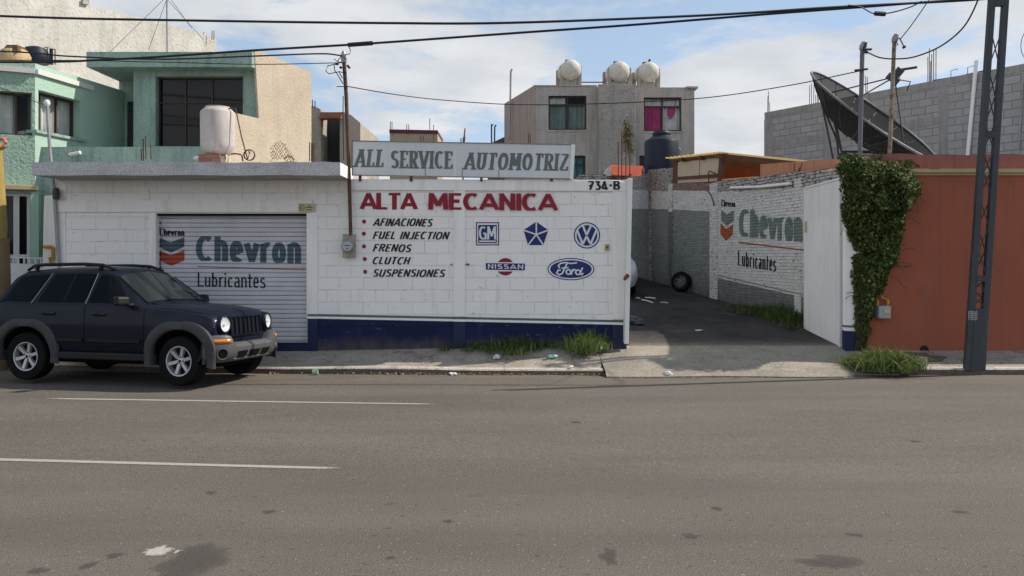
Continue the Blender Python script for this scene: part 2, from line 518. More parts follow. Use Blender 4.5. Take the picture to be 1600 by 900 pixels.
# ------------------------------------------------------------------ painted lettering (strokes of a brush)
def arc(cx, cy, rx, ry, a0, a1, n=10):
    return [(cx + rx * math.cos(R(a0 + (a1 - a0) * i / n)), cy + ry * math.sin(R(a0 + (a1 - a0) * i / n))) for i in range(n + 1)]
GL = {
 'A': (.8, [[(0, 0), (.4, 1)], [(.4, 1), (.8, 0)], [(.13, .3), (.67, .3)]]),
 'B': (.62, [[(.08, 0), (.08, 1)], [(.08, .96)] + arc(.34, .75, .22, .21, 90, -90) + [(.08, .54)], [(.08, .5)] + arc(.36, .27, .24, .23, 90, -90) + [(.08, .04)]]),
 'C': (.68, [arc(.38, .5, .32, .46, 50, 310, 16)]),
 'D': (.68, [[(.08, 0), (.08, 1)], [(.08, .95)] + arc(.26, .5, .36, .45, 90, -90, 12) + [(.08, .05)]]),
 'E': (.58, [[(.08, 0), (.08, 1)], [(.08, .95), (.56, .95)], [(.08, .52), (.48, .52)], [(.08, .05), (.58, .05)]]),
 'F': (.55, [[(.08, 0), (.08, 1)], [(.08, .95), (.56, .95)], [(.08, .52), (.46, .52)]]),
 'G': (.72, [arc(.38, .5, .32, .46, 50, 300, 16), [(.66, .46), (.66, 0.0)], [(.4, .46), (.7, .46)]]),
 'H': (.68, [[(.08, 0), (.08, 1)], [(.6, 0), (.6, 1)], [(.08, .5), (.6, .5)]]),
 'I': (.16, [[(.08, 0), (.08, 1)]]),
 'J': (.5, [[(.42, 1), (.42, .3)] + arc(.22, .26, .2, .22, 0, -160, 8)]),
 'L': (.55, [[(.08, 0), (.08, 1)], [(.08, .05), (.56, .05)]]),
 'M': (.86, [[(.06, 0), (.1, 1)], [(.1, 1), (.43, .25)], [(.43, .25), (.76, 1)], [(.76, 1), (.8, 0)]]),
 'N': (.7, [[(.08, 0), (.08, 1)], [(.08, 1), (.62, 0)], [(.62, 0), (.62, 1)]]),
 'O': (.76, [arc(.38, .5, .32, .46, 90, 450, 24)]),
 'P': (.58, [[(.08, 0), (.08, 1)], [(.08, .95)] + arc(.3, .72, .24, .23, 90, -90) + [(.08, .49)]]),
 'R': (.64, [[(.08, 0), (.08, 1)], [(.08, .95)] + arc(.32, .73, .24, .22, 90, -90) + [(.08, .51)], [(.3, .51), (.62, 0)]]),
 'S': (.62, [arc(.31, .73, .23, .22, 30, 270, 12) + arc(.31, .27, .25, .23, 90, -150, 12)[1:]]),
 'T': (.66, [[(.33, 0), (.33, 1)], [(0, .95), (.66, .95)]]),
 'U': (.68, [[(.08, 1), (.08, .34)] + arc(.34, .32, .26, .28, 180, 360, 12) + [(.6, 1)]]),
 'V': (.74, [[(0, 1), (.37, 0)], [(.37, 0), (.74, 1)]]),
 'W': (1.0, [[(0, 1), (.25, 0)], [(.25, 0), (.5, .8)], [(.5, .8), (.75, 0)], [(.75, 0), (1, 1)]]),
 'Z': (.62, [[(.02, .95), (.6, .95)], [(.58, .95), (.04, .05)], [(.02, .05), (.62, .05)]]),
 '7': (.6, [[(0, .95), (.58, .95)], [(.56, .95), (.2, 0)], [(.1, .45), (.5, .5)]]),
 '3': (.6, [[(.04, .95), (.5, .95)], [(.5, .95), (.24, .6)], [(.24, .6)] + arc(.28, .3, .26, .28, 80, -140, 12)]),
 '4': (.68, [[(.34, 1), (.02, .18)], [(.02, .18), (.7, .16)], [(.3, 1), (.52, 0.0)]]),
 '-': (.36, [[(.03, .5), (.33, .5)]]),
 ' ': (.34, []),
 # lower case on an x-height of .72
 'h': (.56, [[(.1, 0), (.1, 1)], [(.1, .6)] + arc(.28, .5, .18, .2, 120, 0, 8) + [(.46, 0)]]),
 'e': (.56, [[(.12, .36), (.46, .36)], [(.46, .33)] + arc(.28, .4, .18, .28, 0, 180, 10) + [(.1, .3)] + arc(.28, .3, .18, .26, 180, 320, 8)]),
 'v': (.56, [[(.03, .68), (.28, 0)], [(.28, 0), (.53, .68)]]),
 'r': (.4, [[(.1, 0), (.1, .68)], [(.1, .55)] + arc(.3, .46, .18, .19, 150, 60, 6)]),
 'o': (.56, [arc(.28, .34, .19, .31, 90, 450, 20)]),
 'n': (.56, [[(.1, 0), (.1, .68)], [(.1, .58)] + arc(.28, .47, .18, .2, 120, 0, 8) + [(.46, 0)]]),
 'u': (.56, [[(.1, .68), (.1, .22)] + arc(.28, .22, .18, .2, 180, 330, 8), [(.46, 0), (.46, .68)]]),
 'b': (.56, [[(.1, 0), (.1, 1)], arc(.28, .34, .18, .31, 150, -150, 14)]),
 'i': (.2, [[(.1, 0), (.1, .68)], [(.1, .84), (.1, .96)]]),
 'c': (.52, [arc(.28, .34, .18, .31, 45, 315, 14)]),
 'a': (.54, [arc(.27, .5, .17, .17, 150, 0, 8) + [(.44, 0)], [(.44, .4)] + arc(.25, .2, .16, .18, 80, 290, 10) + [(.44, .12)]]),
 't': (.36, [[(.15, .92), (.15, .16)] + arc(.26, .14, .11, .12, 180, 290, 5), [(-.04, .64), (.40, .64)]]),
 's': (.5, [arc(.25, .5, .16, .16, 30, 260, 9) + arc(.25, .18, .18, .16, 80, -150, 9)]),
 'd': (.56, [[(.46, 0), (.46, 1)], arc(.28, .34, .18, .31, 30, 330, 14)]),
}
GL['Ch'] = GL['C']

def stroke_px(pts, tx, ty, clip=None):
    """ribbon polygon strip around a pixel polyline; returns (left,right) lists"""
    n = len(pts)
    closed = n > 3 and math.hypot(pts[0][0] - pts[-1][0], pts[0][1] - pts[-1][1]) < 1e-6
    L, Rr = [], []
    for i in range(n):
        if closed:
            a, b, c = pts[i - 1 if i > 0 else n - 2], pts[i], pts[i + 1 if i < n - 1 else 1]
        else:
            a, b, c = pts[max(i - 1, 0)], pts[i], pts[min(i + 1, n - 1)]
        d1 = Vector((b[0] - a[0], b[1] - a[1])); d2 = Vector((c[0] - b[0], c[1] - b[1]))
        if d1.length < 1e-9: d1 = d2.copy()
        if d2.length < 1e-9: d2 = d1.copy()
        d1.normalize(); d2.normalize()
        t = d1 + d2
        t = t.normalized() if t.length > 1e-6 else d2
        nn = Vector((-t.y, t.x))
        cosh = max(0.55, nn.dot(Vector((-d2.y, d2.x))))
        w = math.sqrt((tx * t.y) ** 2 + (ty * t.x) ** 2) * 0.5 / cosh
        p = Vector(b)
        l_, r_ = p + nn * w, p - nn * w
        L.append(l_); Rr.append(r_)
    if clip:
        for q in L + Rr:
            q.y = min(max(q.y, clip[0]), clip[1])
    return L, Rr

def lettering(mb, pl, text, quad, tx, ty, off=0.004, gap=0.12, slant=0.0, serif=0.0, mi=0, jit=0.0, xh=1.0):
    """paint text on plane pl inside the pixel quad (bl, br, tr, tl); tx/ty stroke thickness in px"""
    rng = random.Random(len(text) * 31 + int(quad[0][0]))
    adv, x = [], 0.0
    for ch in text:
        adv.append(x); x += GL[ch][0] + gap
    total = x - gap
    bl, br, tr, tl = [Vector(q) for q in quad]
    def m(gx, gy):
        a = gx / total
        lo = bl.lerp(br, a); hi = tl.lerp(tr, a)
        p = lo.lerp(hi, gy)
        h = (hi - lo).length
        p.x += slant * h * (gy - 0.5)
        return p
    k = 0
    for ci, ch in enumerate(text):
        jy = rng.uniform(-jit, jit)
        for st in GL[ch][1]:
            lo = ch.islower() and xh != 1.0
            fy = (lambda y: (y * xh if y <= .72 else .72 * xh + (y - .72) * (1 - .72 * xh) / .28)) if lo else (lambda y: y)
            px = [m(adv[ci] + gx, fy(gy) + jy) for gx, gy in st]
            ym = [m(adv[ci], 0 + jy).y, m(adv[ci], 1 + jy).y]
            strokes = [(px, tx, ty, (min(ym) , max(ym)))]
            if serif:
                for e, o in ((0, 1), (-1, -2)):
                    gx, gy = st[e]; g2 = st[o]
                    if (gy in (0, 1)) and abs(g2[1] - gy) > abs(g2[0] - gx) * 0.8:
                        c = m(adv[ci] + gx, gy)
                        dy = ty * 0.5 if gy == 1 else -ty * 0.5
                        strokes.append(([c + Vector((-serif, dy)), c + Vector((serif, dy))], ty, ty, None))
                    elif abs(g2[0] - gx) > abs(g2[1] - gy) and gx > 0.3 and gy > .9 or (abs(g2[0] - gx) > abs(g2[1] - gy) and gx > .3 and gy < .1):
                        c = m(adv[ci] + gx, gy)
                        s_ = 1 if gy > .5 else -1
                        strokes.append(([c + Vector((0, -s_ * ty * .4)), c + Vector((s_ * -0.5, s_ * serif * 1.3))], ty * 1.2, ty, None))
            for (pp, a, b, cl) in strokes:
                L, Rr = stroke_px(pp, a, b, cl)
                o_ = off + 0.0004 * (k % 7); k += 1
                vs_ = [pl.pw(q.x, q.y, o_) for q in L] + [pl.pw(q.x, q.y, o_) for q in Rr]
                n = len(L)
                mb.add(vs_, [[i, i + 1, n + i + 1, n + i] for i in range(n - 1)], mi)
    return mb

def pxpoly(mb, pl, pts, off, mi=0):
    return mb.poly([pl.pw(x, y, off) for x, y in pts], mi)

def pxring(mb, pl, cx, cy, rx, ry, t, off, mi=0, n=48):
    vs_ = []
    for k in range(n):
        a = 2 * math.pi * k / n
        vs_.append(pl.pw(cx + rx * math.cos(a), cy + ry * math.sin(a), off))
        vs_.append(pl.pw(cx + (rx - t) * math.cos(a), cy + (ry - t) * math.sin(a), off))
    return mb.add(vs_, [[2 * k, 2 * ((k + 1) % n), 2 * ((k + 1) % n) + 1, 2 * k + 1] for k in range(n)], mi)

def pxell(mb, pl, cx, cy, rx, ry, off, mi=0, n=40):
    return pxpoly(mb, pl, [(cx + rx * math.cos(2 * math.pi * k / n), cy + ry * math.sin(2 * math.pi * k / n)) for k in range(n)], off, mi)

def pxline(mb, pl, a, b, t, off, mi=0):
    d = Vector((b[0] - a[0], b[1] - a[1])).normalized(); nn = Vector((-d.y, d.x)) * t / 2
    A, B = Vector(a), Vector(b)
    return mb.poly([pl.pw(*(A + nn), off), pl.pw(*(B + nn), off), pl.pw(*(B - nn), off), pl.pw(*(A - nn), off)], mi)

# ================================================================== GROUND
def kerbY(x):
    pts = [(-60, 20.2), (-20, 15.35), (-8.9, 14.0), (-3.96, 13.42), (1.55, 13.25), (6, 13.28), (60, 13.3)]
    for (a, b), (c, d) in zip(pts, pts[1:]):
        if a <= x <= c: return b + (d - b) * (x - a) / (c - a)
    return 13.3
def roadZ(x, y):
    return 0.0 if y < 6 else -0.075 * min(1.4, (y - 6) / 7.3) ** 2
def frange(a, b, n): return [a + (b - a) * i / n for i in range(n + 1)]

def struct(o):
    o["kind"] = "structure"; return o

# asphalt: dusty, sun-bleached, with aggregate, dark drips and dust along the gutter
m, n, l, b = nt("asphalt")
v = coords(n, l)
big = noise(n, l, coords(n, l, (0.25, 0.9, 1)), 0.9, 6)
ag = noise(n, l, v, 80, 4, 0.8)
ag2 = noise(n, l, v, 210, 2, 0.7)
c = ramp(n, l, big, 0.3, (0.091, 0.078, 0.065), 0.7, (0.126, 0.109, 0.091))
c = mixc(n, l, 0.75, c, ramp(n, l, ag, 0.34, 0.08, 0.66, 0.92), 'OVERLAY')
c = mixc(n, l, 0.7, c, ramp(n, l, ag2, 0.34, 0.06, 0.66, 0.94), 'OVERLAY')
sp = noise(n, l, coords(n, l, (0.8, 1.6, 1)), 3.1, 5, 0.5)
c = mixc(n, l, ramp(n, l, sp, 0.69, 0.0, 0.72, 0.40), c, (0.042, 0.038, 0.035))
st = noise(n, l, coords(n, l, (0.6, 1.4, 1)), 24, 2, 0.5)
c = mixc(n, l, ramp(n, l, st, 0.675, 0.0, 0.69, 0.8), c, (0.03, 0.028, 0.026))
st2 = noise(n, l, coords(n, l, (1, 1, 1)), 33, 2, 0.5)
c = mixc(n, l, ramp(n, l, st2, 0.69, 0.0, 0.70, 0.5), c, (0.36, 0.33, 0.29))
# faint dark tyre tracks along the lanes
tw = noise(n, l, coords(n, l, (0.05, 1.3, 1)), 1.1, 4, 0.55)
c = mixc(n, l, ramp(n, l, tw, 0.50, 0.0, 0.72, 0.30), c, (0.070, 0.062, 0.057))
tc_ = node(n, "ShaderNodeTexCoord"); sx_ = node(n, "ShaderNodeSeparateXYZ"); l.new(tc_.outputs["Object"], sx_.inputs[0])
mr = node(n, "ShaderNodeMapRange"); mr.inputs["From Min"].default_value = 11.9; mr.inputs["From Max"].default_value = 13.3
l.new(sx_.outputs["Y"], mr.inputs["Value"])
du = noise(n, l, coords(n, l, (0.5, 1.5, 1)), 1.7, 6, 0.6)
dm = node(n, "ShaderNodeMath"); dm.operation = 'MULTIPLY'
l.new(mr.outputs[0], dm.inputs[0]); l.new(ramp(n, l, du, 0.35, 0.0, 0.7, 0.9), dm.inputs[1])
c = mixc(n, l, dm.outputs[0], c, (0.165, 0.135, 0.102))
l.new(c, b.inputs["Base Color"])
b.inputs["Roughness"].default_value = 0.82; b.inputs["Specular IOR Level"].default_value = 0.3
p_ = bump(n, l, b, ag, 0.6, 0.008); bump(n, l, b, ag2, 0.5, 0.003, p_)
M_asphalt = m

M_soil = MAT("bare_soil", (0.11, 0.085, 0.062), 0.95, 0.3, 2.0, 30, 0.5, 0.02)
def CONC(name, col, dirt, lo=0.50, bd=0.006, crk=0.6):
    m, n, l, b = nt(name)
    v = coords(n, l)
    c = ramp(n, l, noise(n, l, v, 1.6, 7, 0.65), 0.3, mul(col, 0.78), 0.7, mul(col, 1.12))
    c = mixc(n, l, ramp(n, l, noise(n, l, v, 3.3, 8, 0.7), lo, 0.0, lo + 0.2, 0.7), c, dirt)
    f1 = noise(n, l, v, 30, 5, 0.7)
    c = mixc(n, l, 0.5, c, ramp(n, l, f1, .3, .15, .7, .85), 'OVERLAY')
    f2 = noise(n, l, v, 75, 3, 0.7); c = mixc(n, l, 0.32, c, ramp(n, l, f2, .32, .15, .68, .85), 'OVERLAY')
    vo = node(n, "ShaderNodeTexVoronoi"); vo.feature = 'DISTANCE_TO_EDGE'; vo.inputs["Scale"].default_value = 0.85
    wv = node(n, "ShaderNodeVectorMath"); wv.operation = 'ADD'
    nn_ = node(n, "ShaderNodeTexNoise"); nn_.inputs["Scale"].default_value = 2.0; nn_.inputs["Detail"].default_value = 6
    l.new(v, nn_.inputs["Vector"]); l.new(v, wv.inputs[0]); l.new(nn_.outputs["Color"], wv.inputs[1]); l.new(wv.outputs[0], vo.inputs["Vector"])
    cr = ramp(n, l, vo.outputs["Distance"], 0.003, crk, 0.011, 0.0)
    c = mixc(n, l, cr, c, (0.05, 0.045, 0.04))
    l.new(c, b.inputs["Base Color"]); b.inputs["Roughness"].default_value = 0.9; b.inputs["Specular IOR Level"].default_value = 0.2
    bump(n, l, b, f1, 0.7, bd)
    return m
M_pave = CONC("pavement_concrete", (0.31, 0.275, 0.23), (0.14, 0.12, 0.10))
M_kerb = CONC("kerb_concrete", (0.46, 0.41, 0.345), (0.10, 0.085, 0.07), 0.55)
M_kerbface = CONC("dirty_shaded_kerb_face", (0.13, 0.105, 0.09), (0.05, 0.04, 0.036))  # darker copy of the kerb: street dirt and the face's shade in one colour
M_drive = CONC("driveway_concrete", (0.27, 0.24, 0.195), (0.16, 0.14, 0.115), 0.5, 0.012, 0.25)
m, n, l, b = nt("stained_shade_toned_floor")  # stained floor; the yard's deep shade is put into its dark base
v = coords(n, l)
c = ramp(n, l, noise(n, l, coords(n, l, (1, .6, 1)), 1.1, 7, .65), 0.32, (0.014, 0.013, 0.014), 0.68, (0.052, 0.045, 0.040))
c = mixc(n, l, ramp(n, l, noise(n, l, coords(n, l, (.7, 1.6, 1)), 2.4, 8, .72), 0.56, 0.0, 0.70, 0.75), c, (0.105, 0.090, 0.072))
g_ = noise(n, l, v, 34, 5, .75); c = mixc(n, l, 0.7, c, ramp(n, l, g_, .3, .1, .7, .9), 'OVERLAY')
l.new(c, b.inputs["Base Color"]); b.inputs["Roughness"].default_value = .88; b.inputs["Specular IOR Level"].default_value = .25
bump(n, l, b, g_, .8, .012)
M_alley = m

mb = MB(); mb.quad((-1500, -1500, -0.14), (1500, -1500, -0.14), (1500, 1500, -0.14), (-1500, 1500, -0.14))
struct(mb.build("ground", M_soil))

mb = MB()
xs = [-120, -80, -60, -40, -30, -20, -15, -10, -8.9, -6, -3.96, -2, 0, 1.55, 3, 6, 10, 15, 20, 30, 40, 60, 80, 120]
ys = [2.0, 4, 6, 7, 8, 9, 10, 11, 12, 12.6]
for i in range(len(xs) - 1):
    for j in range(len(ys)):
        def pt(x, jj):
            y = ys[jj] if jj < len(ys) else kerbY(x) + 0.06
            return (x, y, roadZ(x, y))
        mb.quad(pt(xs[i], j), pt(xs[i + 1], j), pt(xs[i + 1], j + 1), pt(xs[i], j + 1))
for f in mb.f: pass
struct(mb.build("road", M_asphalt))

# pavement on the camera's side
mb = MB(); mb.box(-60, 60, -3.0, 1.85, -0.1, 0.15)
struct(mb.build("near_pavement", M_pave))
mb = MB(); mb.box(-60, 60, 1.85, 2.03, -0.1, 0.155)
struct(mb.build("near_kerb", M_kerb, bevel=0.015))

def paveZ(x):
    if x < -3.7: return 0.195
    if x < 2.2: return 0.195 + (x + 3.7) * 0.115 / 5.7
    return 0.20
rng = random.Random(3)
def strip(x0, x1, step, kt):
    """pavement slab and kerb stones between x0 and x1; kt = kerb top height"""
    pv, kb = MB(), MB()
    xs = frange(x0, x1, max(1, int((x1 - x0) / step)))
    jz = [rng.uniform(-.012, .012) for _ in xs]
    for i in range(len(xs) - 1):
        a, b_ = xs[i], xs[i + 1]
        za, zb = kt + jz[i], kt + jz[i + 1]
        ka, kb_ = kerbY(a), kerbY(b_)
        ia = 14.46 if a > -8.4 else 15.9 + max(0, (-9.5 - a)) * 0.13; ib = 14.46 if b_ > -8.4 else 15.9 + max(0, (-9.5 - b_)) * 0.13
        def kp(x, k_, z): return [(x, k_, z - .2), (x, k_ + .006, z - .022), (x, k_ + .022, z), (x, k_ + .09, z + .006), (x, k_ + .166, z + .009), (x, k_ + .166, z - .2)]
        pa, pb = kp(a, ka, za), kp(b_, kb_, zb)
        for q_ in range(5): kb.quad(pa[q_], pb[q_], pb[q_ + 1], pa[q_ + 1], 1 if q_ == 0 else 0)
        for k in range(3):
            f0, f1 = k / 3, (k + 1) / 3
            def q(x, kk, inn, z, f):
                y = kk + .165 + (inn - kk - .165) * f
                return (x, y, z + .008 + (paveZ(x) - z) * f)
            pv.quad(q(a, ka, ia, za, f0), q(b_, kb_, ib, zb, f0), q(b_, kb_, ib, zb, f1), q(a, ka, ia, za, f1))
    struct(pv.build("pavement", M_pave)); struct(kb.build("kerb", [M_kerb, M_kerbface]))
strip(-40, 1.52, 1.05, 0.022)
strip(6.35, 40, 1.2, 0.03)

# driveway ramp into the yard, and the yard floor
mb = MB()
nx, ny = 14, 8
def dz(x, t):
    s = -0.045 + (0.266 + 0.045) * (t ** 0.85)
    return s + 0.010 * math.sin(x * 5.1 + t * 7) * math.sin(t * math.pi)
for i in range(nx):
    for j in range(ny):
        def q(i, j):
            x = 1.53 + (6.4 - 1.53) * i / nx; t = j / ny
            y0 = 12.93 + 0.05 * math.sin(x * 2.3) + (0.25 if x > 5.6 else 0)
            return (x, y0 + (14.62 - y0) * t, dz(x, t))
        mb.quad(q(i, j), q(i + 1, j), q(i + 1, j + 1), q(i, j + 1))
for i in range(nx):          # lip and the broken side
    x0, x1 = [1.53 + (6.4 - 1.53) * k / nx for k in (i, i + 1)]
    a = 12.93 + 0.05 * math.sin(x0 * 2.3) + (0.25 if x0 > 5.6 else 0); c_ = 12.93 + 0.05 * math.sin(x1 * 2.3) + (0.25 if x1 > 5.6 else 0)
    mb.quad((x0, a, -.12), (x1, c_, -.12), (x1, c_, dz(x1, 0)), (x0, a, dz(x0, 0)))
for o_ in [struct(mb.build("driveway", M_drive))]:
    for p in o_.data.polygons: p.use_smooth = True
def alleyZ(y): return 0.262 + 0.070 * (y - 14.6)
mb = MB()
for i, y in enumerate(frange(14.58, 46, 16)):
    y2 = y + (46 - 14.58) / 16
    if i == 16: break
    mb.quad((-9, y, alleyZ(y) - .004), (8.5, y, alleyZ(y) - .004), (8.5, y2, alleyZ(y2) - .004), (-9, y2, alleyZ(y2) - .004))
struct(mb.build("yard_floor", M_alley))

# lane markings and stains: thin sheets that wear away towards their edges
def WORN(name, c0, c1, sc=22, lo=0.35, hi=0.6, amax=0.95, rough=0.82):
    m, n, l, b = nt(name)
    v = coords(n, l)
    w1 = noise(n, l, v, sc, 6, 0.75); w2 = noise(n, l, v, 90, 3, 0.7)
    c = mixc(n, l, w1, c0, c1); c = mixc(n, l, 0.5, c, ramp(n, l, w2, 0.3, 0.15, 0.7, 0.85), 'OVERLAY')
    l.new(c, b.inputs["Base Color"]); b.inputs["Roughness"].default_value = rough; b.inputs["Specular IOR Level"].default_value = 0.25
    bump(n, l, b, w2, 0.5, 0.004)
    at = node(n, "ShaderNodeAttribute"); at.attribute_name = "fade"
    sm = node(n, "ShaderNodeMath"); sm.operation = 'MULTIPLY_ADD'; sm.inputs[1].default_value = 0.9; sm.inputs[2].default_value = -0.45
    l.new(w1, sm.inputs[0])
    ad = node(n, "ShaderNodeMath"); ad.operation = 'ADD'; l.new(at.outputs["Fac"], ad.inputs[0]); l.new(sm.outputs[0], ad.inputs[1])
    al = ramp(n, l, ad.outputs[0], lo, 0.0, hi, amax)
    tr = node(n, "ShaderNodeBsdfTransparent"); mx = node(n, "ShaderNodeMixShader")
    l.new(al, mx.inputs[0]); l.new(tr.outputs[0], mx.inputs[1]); l.new(b.outputs[0], mx.inputs[2])
    l.new(mx.outputs[0], n["Material Output"].inputs["Surface"])
    return m
def setfade(o, vals):
    a = o.data.attributes.new("fade", 'FLOAT', 'POINT')
    for k, v_ in enumerate(vals): a.data[k].value = v_
M_paint = WORN("worn_road_paint", (0.40, 0.375, 0.34), (0.27, 0.25, 0.225), 26, 0.28, 0.62, 0.92)
def groundpt(px, py, dz_=0.0):
    y = F * EYE / (py - HOR)
    for _ in range(6): y = F * (EYE - roadZ(0, y) - dz_) / (py - HOR)
    return Vector(((px - 800) * y / F, y, roadZ(0, y) + dz_))
def marking(a, b_, w0, w1, nseg=50):
    A, B = groundpt(*a), groundpt(*b_)
    mb = MB(); r = random.Random(5); V = []; fade = []
    for i in range(nseg + 1):
        t = i / nseg; p = A.lerp(B, t)
        h = (w0 + (w1 - w0) * t) / 2; e = min(1.0, min(t, 1 - t) * 9)
        for q, f in ((-1, .1), (-.55, .95), (.55, .95), (1, .1)):
            y = p.y + h * q; V.append((p.x, y, roadZ(0, y) + .004)); fade.append(f * e * r.uniform(.8, 1.0))
    mb.add(V, [[i * 4 + k, (i + 1) * 4 + k, (i + 1) * 4 + k + 1, i * 4 + k + 1] for i in range(nseg) for k in range(3)])
    o = struct(mb.build("lane_marking", M_paint)); setfade(o, fade); return o
marking((45, 622.6), (712, 632.3), 0.12, 0.10)
marking((-320, 710), (575, 733.6), 0.115, 0.10, 70)

def blob(name, cx, cy, rx, ry, mat, seed, dz_=0.005, nn=40, rough=0.35):
    r = random.Random(seed); c0 = groundpt(cx, cy)
    ph = [(r.uniform(0, 6.28), r.uniform(.1, 1) * rough / k ** .6, k) for k in range(2, 11)]
    sx = rx * c0.y / F; sy = ry * c0.y * c0.y / (F * EYE)
    V = [(c0.x, c0.y, roadZ(0, c0.y) + dz_)]; fade = [1.0]
    for f, v_ in ((.45, .95), (.85, .6), (1.15, .0)):
        for k in range(nn):
            a = 2 * math.pi * k / nn
            q = 1 + sum(am * math.sin(kk * a + p0) for p0, am, kk in ph)
            x, y = c0.x + sx * q * f * math.cos(a), c0.y + sy * q * f * math.sin(a)
            V.append((x, y, roadZ(0, y) + dz_)); fade.append(v_)
    fs = [[0, 1 + k, 1 + (k + 1) % nn] for k in range(nn)]
    for g in (0, 1): fs += [[1 + g * nn + k, 1 + (g + 1) * nn + k, 1 + (g + 1) * nn + (k + 1) % nn, 1 + g * nn + (k + 1) % nn] for k in range(nn)]
    mb = MB(); mb.add(V, fs)
    o = struct(mb.build(name, mat)); setfade(o, fade); return o
M_oil = WORN("old_asphalt_stain", (0.068, 0.059, 0.053), (0.090, 0.079, 0.071), 9, 0.20, 1.05, 0.62)
M_spill = WORN("dried_white_paint", (0.44, 0.42, 0.38), (0.28, 0.26, 0.23), 30, 0.50, 0.86, 0.95)
blob("paint_spill", 247, 862, 25, 10, M_spill, 4, .0045, 60, .26)
blob("paint_spill", 276, 863, 4, 4, M_spill, 9, .0045, 30, .5)
for k, (cx, cy, rx, ry) in enumerate([(952, 870, 15, 12), (1300, 878, 46, 12), (180, 868, 14, 5), (138, 884, 13, 6), (1080, 838, 15, 4), (1335, 836, 13, 4), (60, 892, 18, 5), (1120, 795, 10, 3), (1500, 800, 14, 3), (700, 815, 9, 3), (420, 800, 12, 3), (610, 872, 8, 3), (1430, 690, 10, 2), (900, 660, 9, 2), (330, 770, 9, 3)]):
    blob("asphalt_stain", cx, cy, rx, ry, M_oil, 20 + k, .003, 40, .3)
mb = MB()
mb = None
blob("asphalt_patch", 302, 878, 52, 30, M_oil, 77, .0025, 60, .16)

# dust and gravel dragged from the ramp over the dark yard floor
M_dust = WORN("ramp_dust", (0.20, 0.175, 0.14), (0.11, 0.095, 0.08), 7, 0.30, 0.95, 0.9)
mb = MB(); fade = []; V = []
for i in range(25):
    x = 2.15 + 4.0 * i / 24
    for y, f in ((14.60, 1.0), (14.68, .9), (14.95, .55), (15.4, .3), (16.3, 0.0)):
        V.append((x, y, alleyZ(y) + .003)); fade.append(f)
mb.add(V, [[i * 5 + k, (i + 1) * 5 + k, (i + 1) * 5 + k + 1, i * 5 + k + 1] for i in range(24) for k in range(4)])
o_ = struct(mb.build("ramp_dust", M_dust)); setfade(o_, fade)

# ================================================================== WORKSHOP FRONT
WHITE = (0.80, 0.775, 0.75)
M_wall = BLOCKS("white_painted_blocks", WHITE, joint=0.93, jvar=0.55, var=0.016, dirt=(0.46, 0.43, 0.39), dirt_lo=0.58, bdist=0.006, specks=(0.50, 0.47, 0.44), specks_lo=0.655)
M_smooth = MAT("white_painted_concrete", (0.80, 0.775, 0.75), 0.75, 0.05, 1.5, 40, 0.25, 0.003, streak=(0.42, 0.40, 0.37), streak_amt=0.35)
M_blue = BLOCKS("navy_painted_blocks", (0.0055, 0.0105, 0.054), joint=0.8, jvar=0.2, var=0.12, dirt=(0.035, 0.04, 0.09), dirt_lo=0.6, bdist=0.008, rough=0.7, specks=(0.10, 0.10, 0.12), specks_lo=0.66, splash=(0.085, 0.075, 0.065))
M_blue_s = MAT("navy_painted_concrete", (0.0055, 0.0105, 0.054), 0.6, 0.12, 2, 40, 0.25, 0.003)
M_greyline = MAT("grey_band_paint", (0.10, 0.125, 0.14), 0.75, 0.1)
M_fascia = CONC("grey_weathered_concrete", (0.50, 0.49, 0.495), (0.32, 0.31, 0.31), 0.46, 0.014, 0.0)
M_red = MAT("dark_red_sign_paint", (0.245, 0.010, 0.024), 0.7, 0.12, 4, 40, 0.2, 0.002)
M_black = MAT("black_sign_paint", (0.012, 0.012, 0.013), 0.6, 0.15, 4, 40, 0.15, 0.002)
M_navy = MAT("navy_sign_paint", (0.013, 0.022, 0.125), 0.65, 0.15, 5, 40, 0.2, 0.002)
M_wpaint = MAT("white_sign_paint", (0.66, 0.66, 0.68), 0.75, 0.05, 4, 40, 0.2, 0.002)
M_shutter = SLATS("white_shutter_steel", (0.52, 0.51, 0.54))
M_sh_teal = SLATS("slate_paint_on_shutter", (0.060, 0.090, 0.115), var=0.15, dirt=(0.015, 0.02, 0.025))
M_sh_red = SLATS("orange_red_paint_on_shutter", (0.34, 0.052, 0.022), var=0.15, dirt=(0.06, 0.015, 0.01))
M_sh_black = SLATS("black_paint_on_shutter", (0.010, 0.010, 0.011), var=0.15, dirt=(0.004, 0.004, 0.004))
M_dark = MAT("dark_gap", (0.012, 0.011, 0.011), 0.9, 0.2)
M_rust = MAT("rusty_steel", (0.095, 0.045, 0.030), 0.8, 0.35, 7, 50, 0.3, 0.003, spots=(0.20, 0.09, 0.05), spots_lo=0.55)
M_galv = MAT("dull_galvanised_steel", (0.30, 0.30, 0.30), 0.5, 0.2, 6, 50, 0.2, 0.002, metal=0.5)
FR = Pl((0, 14.40))

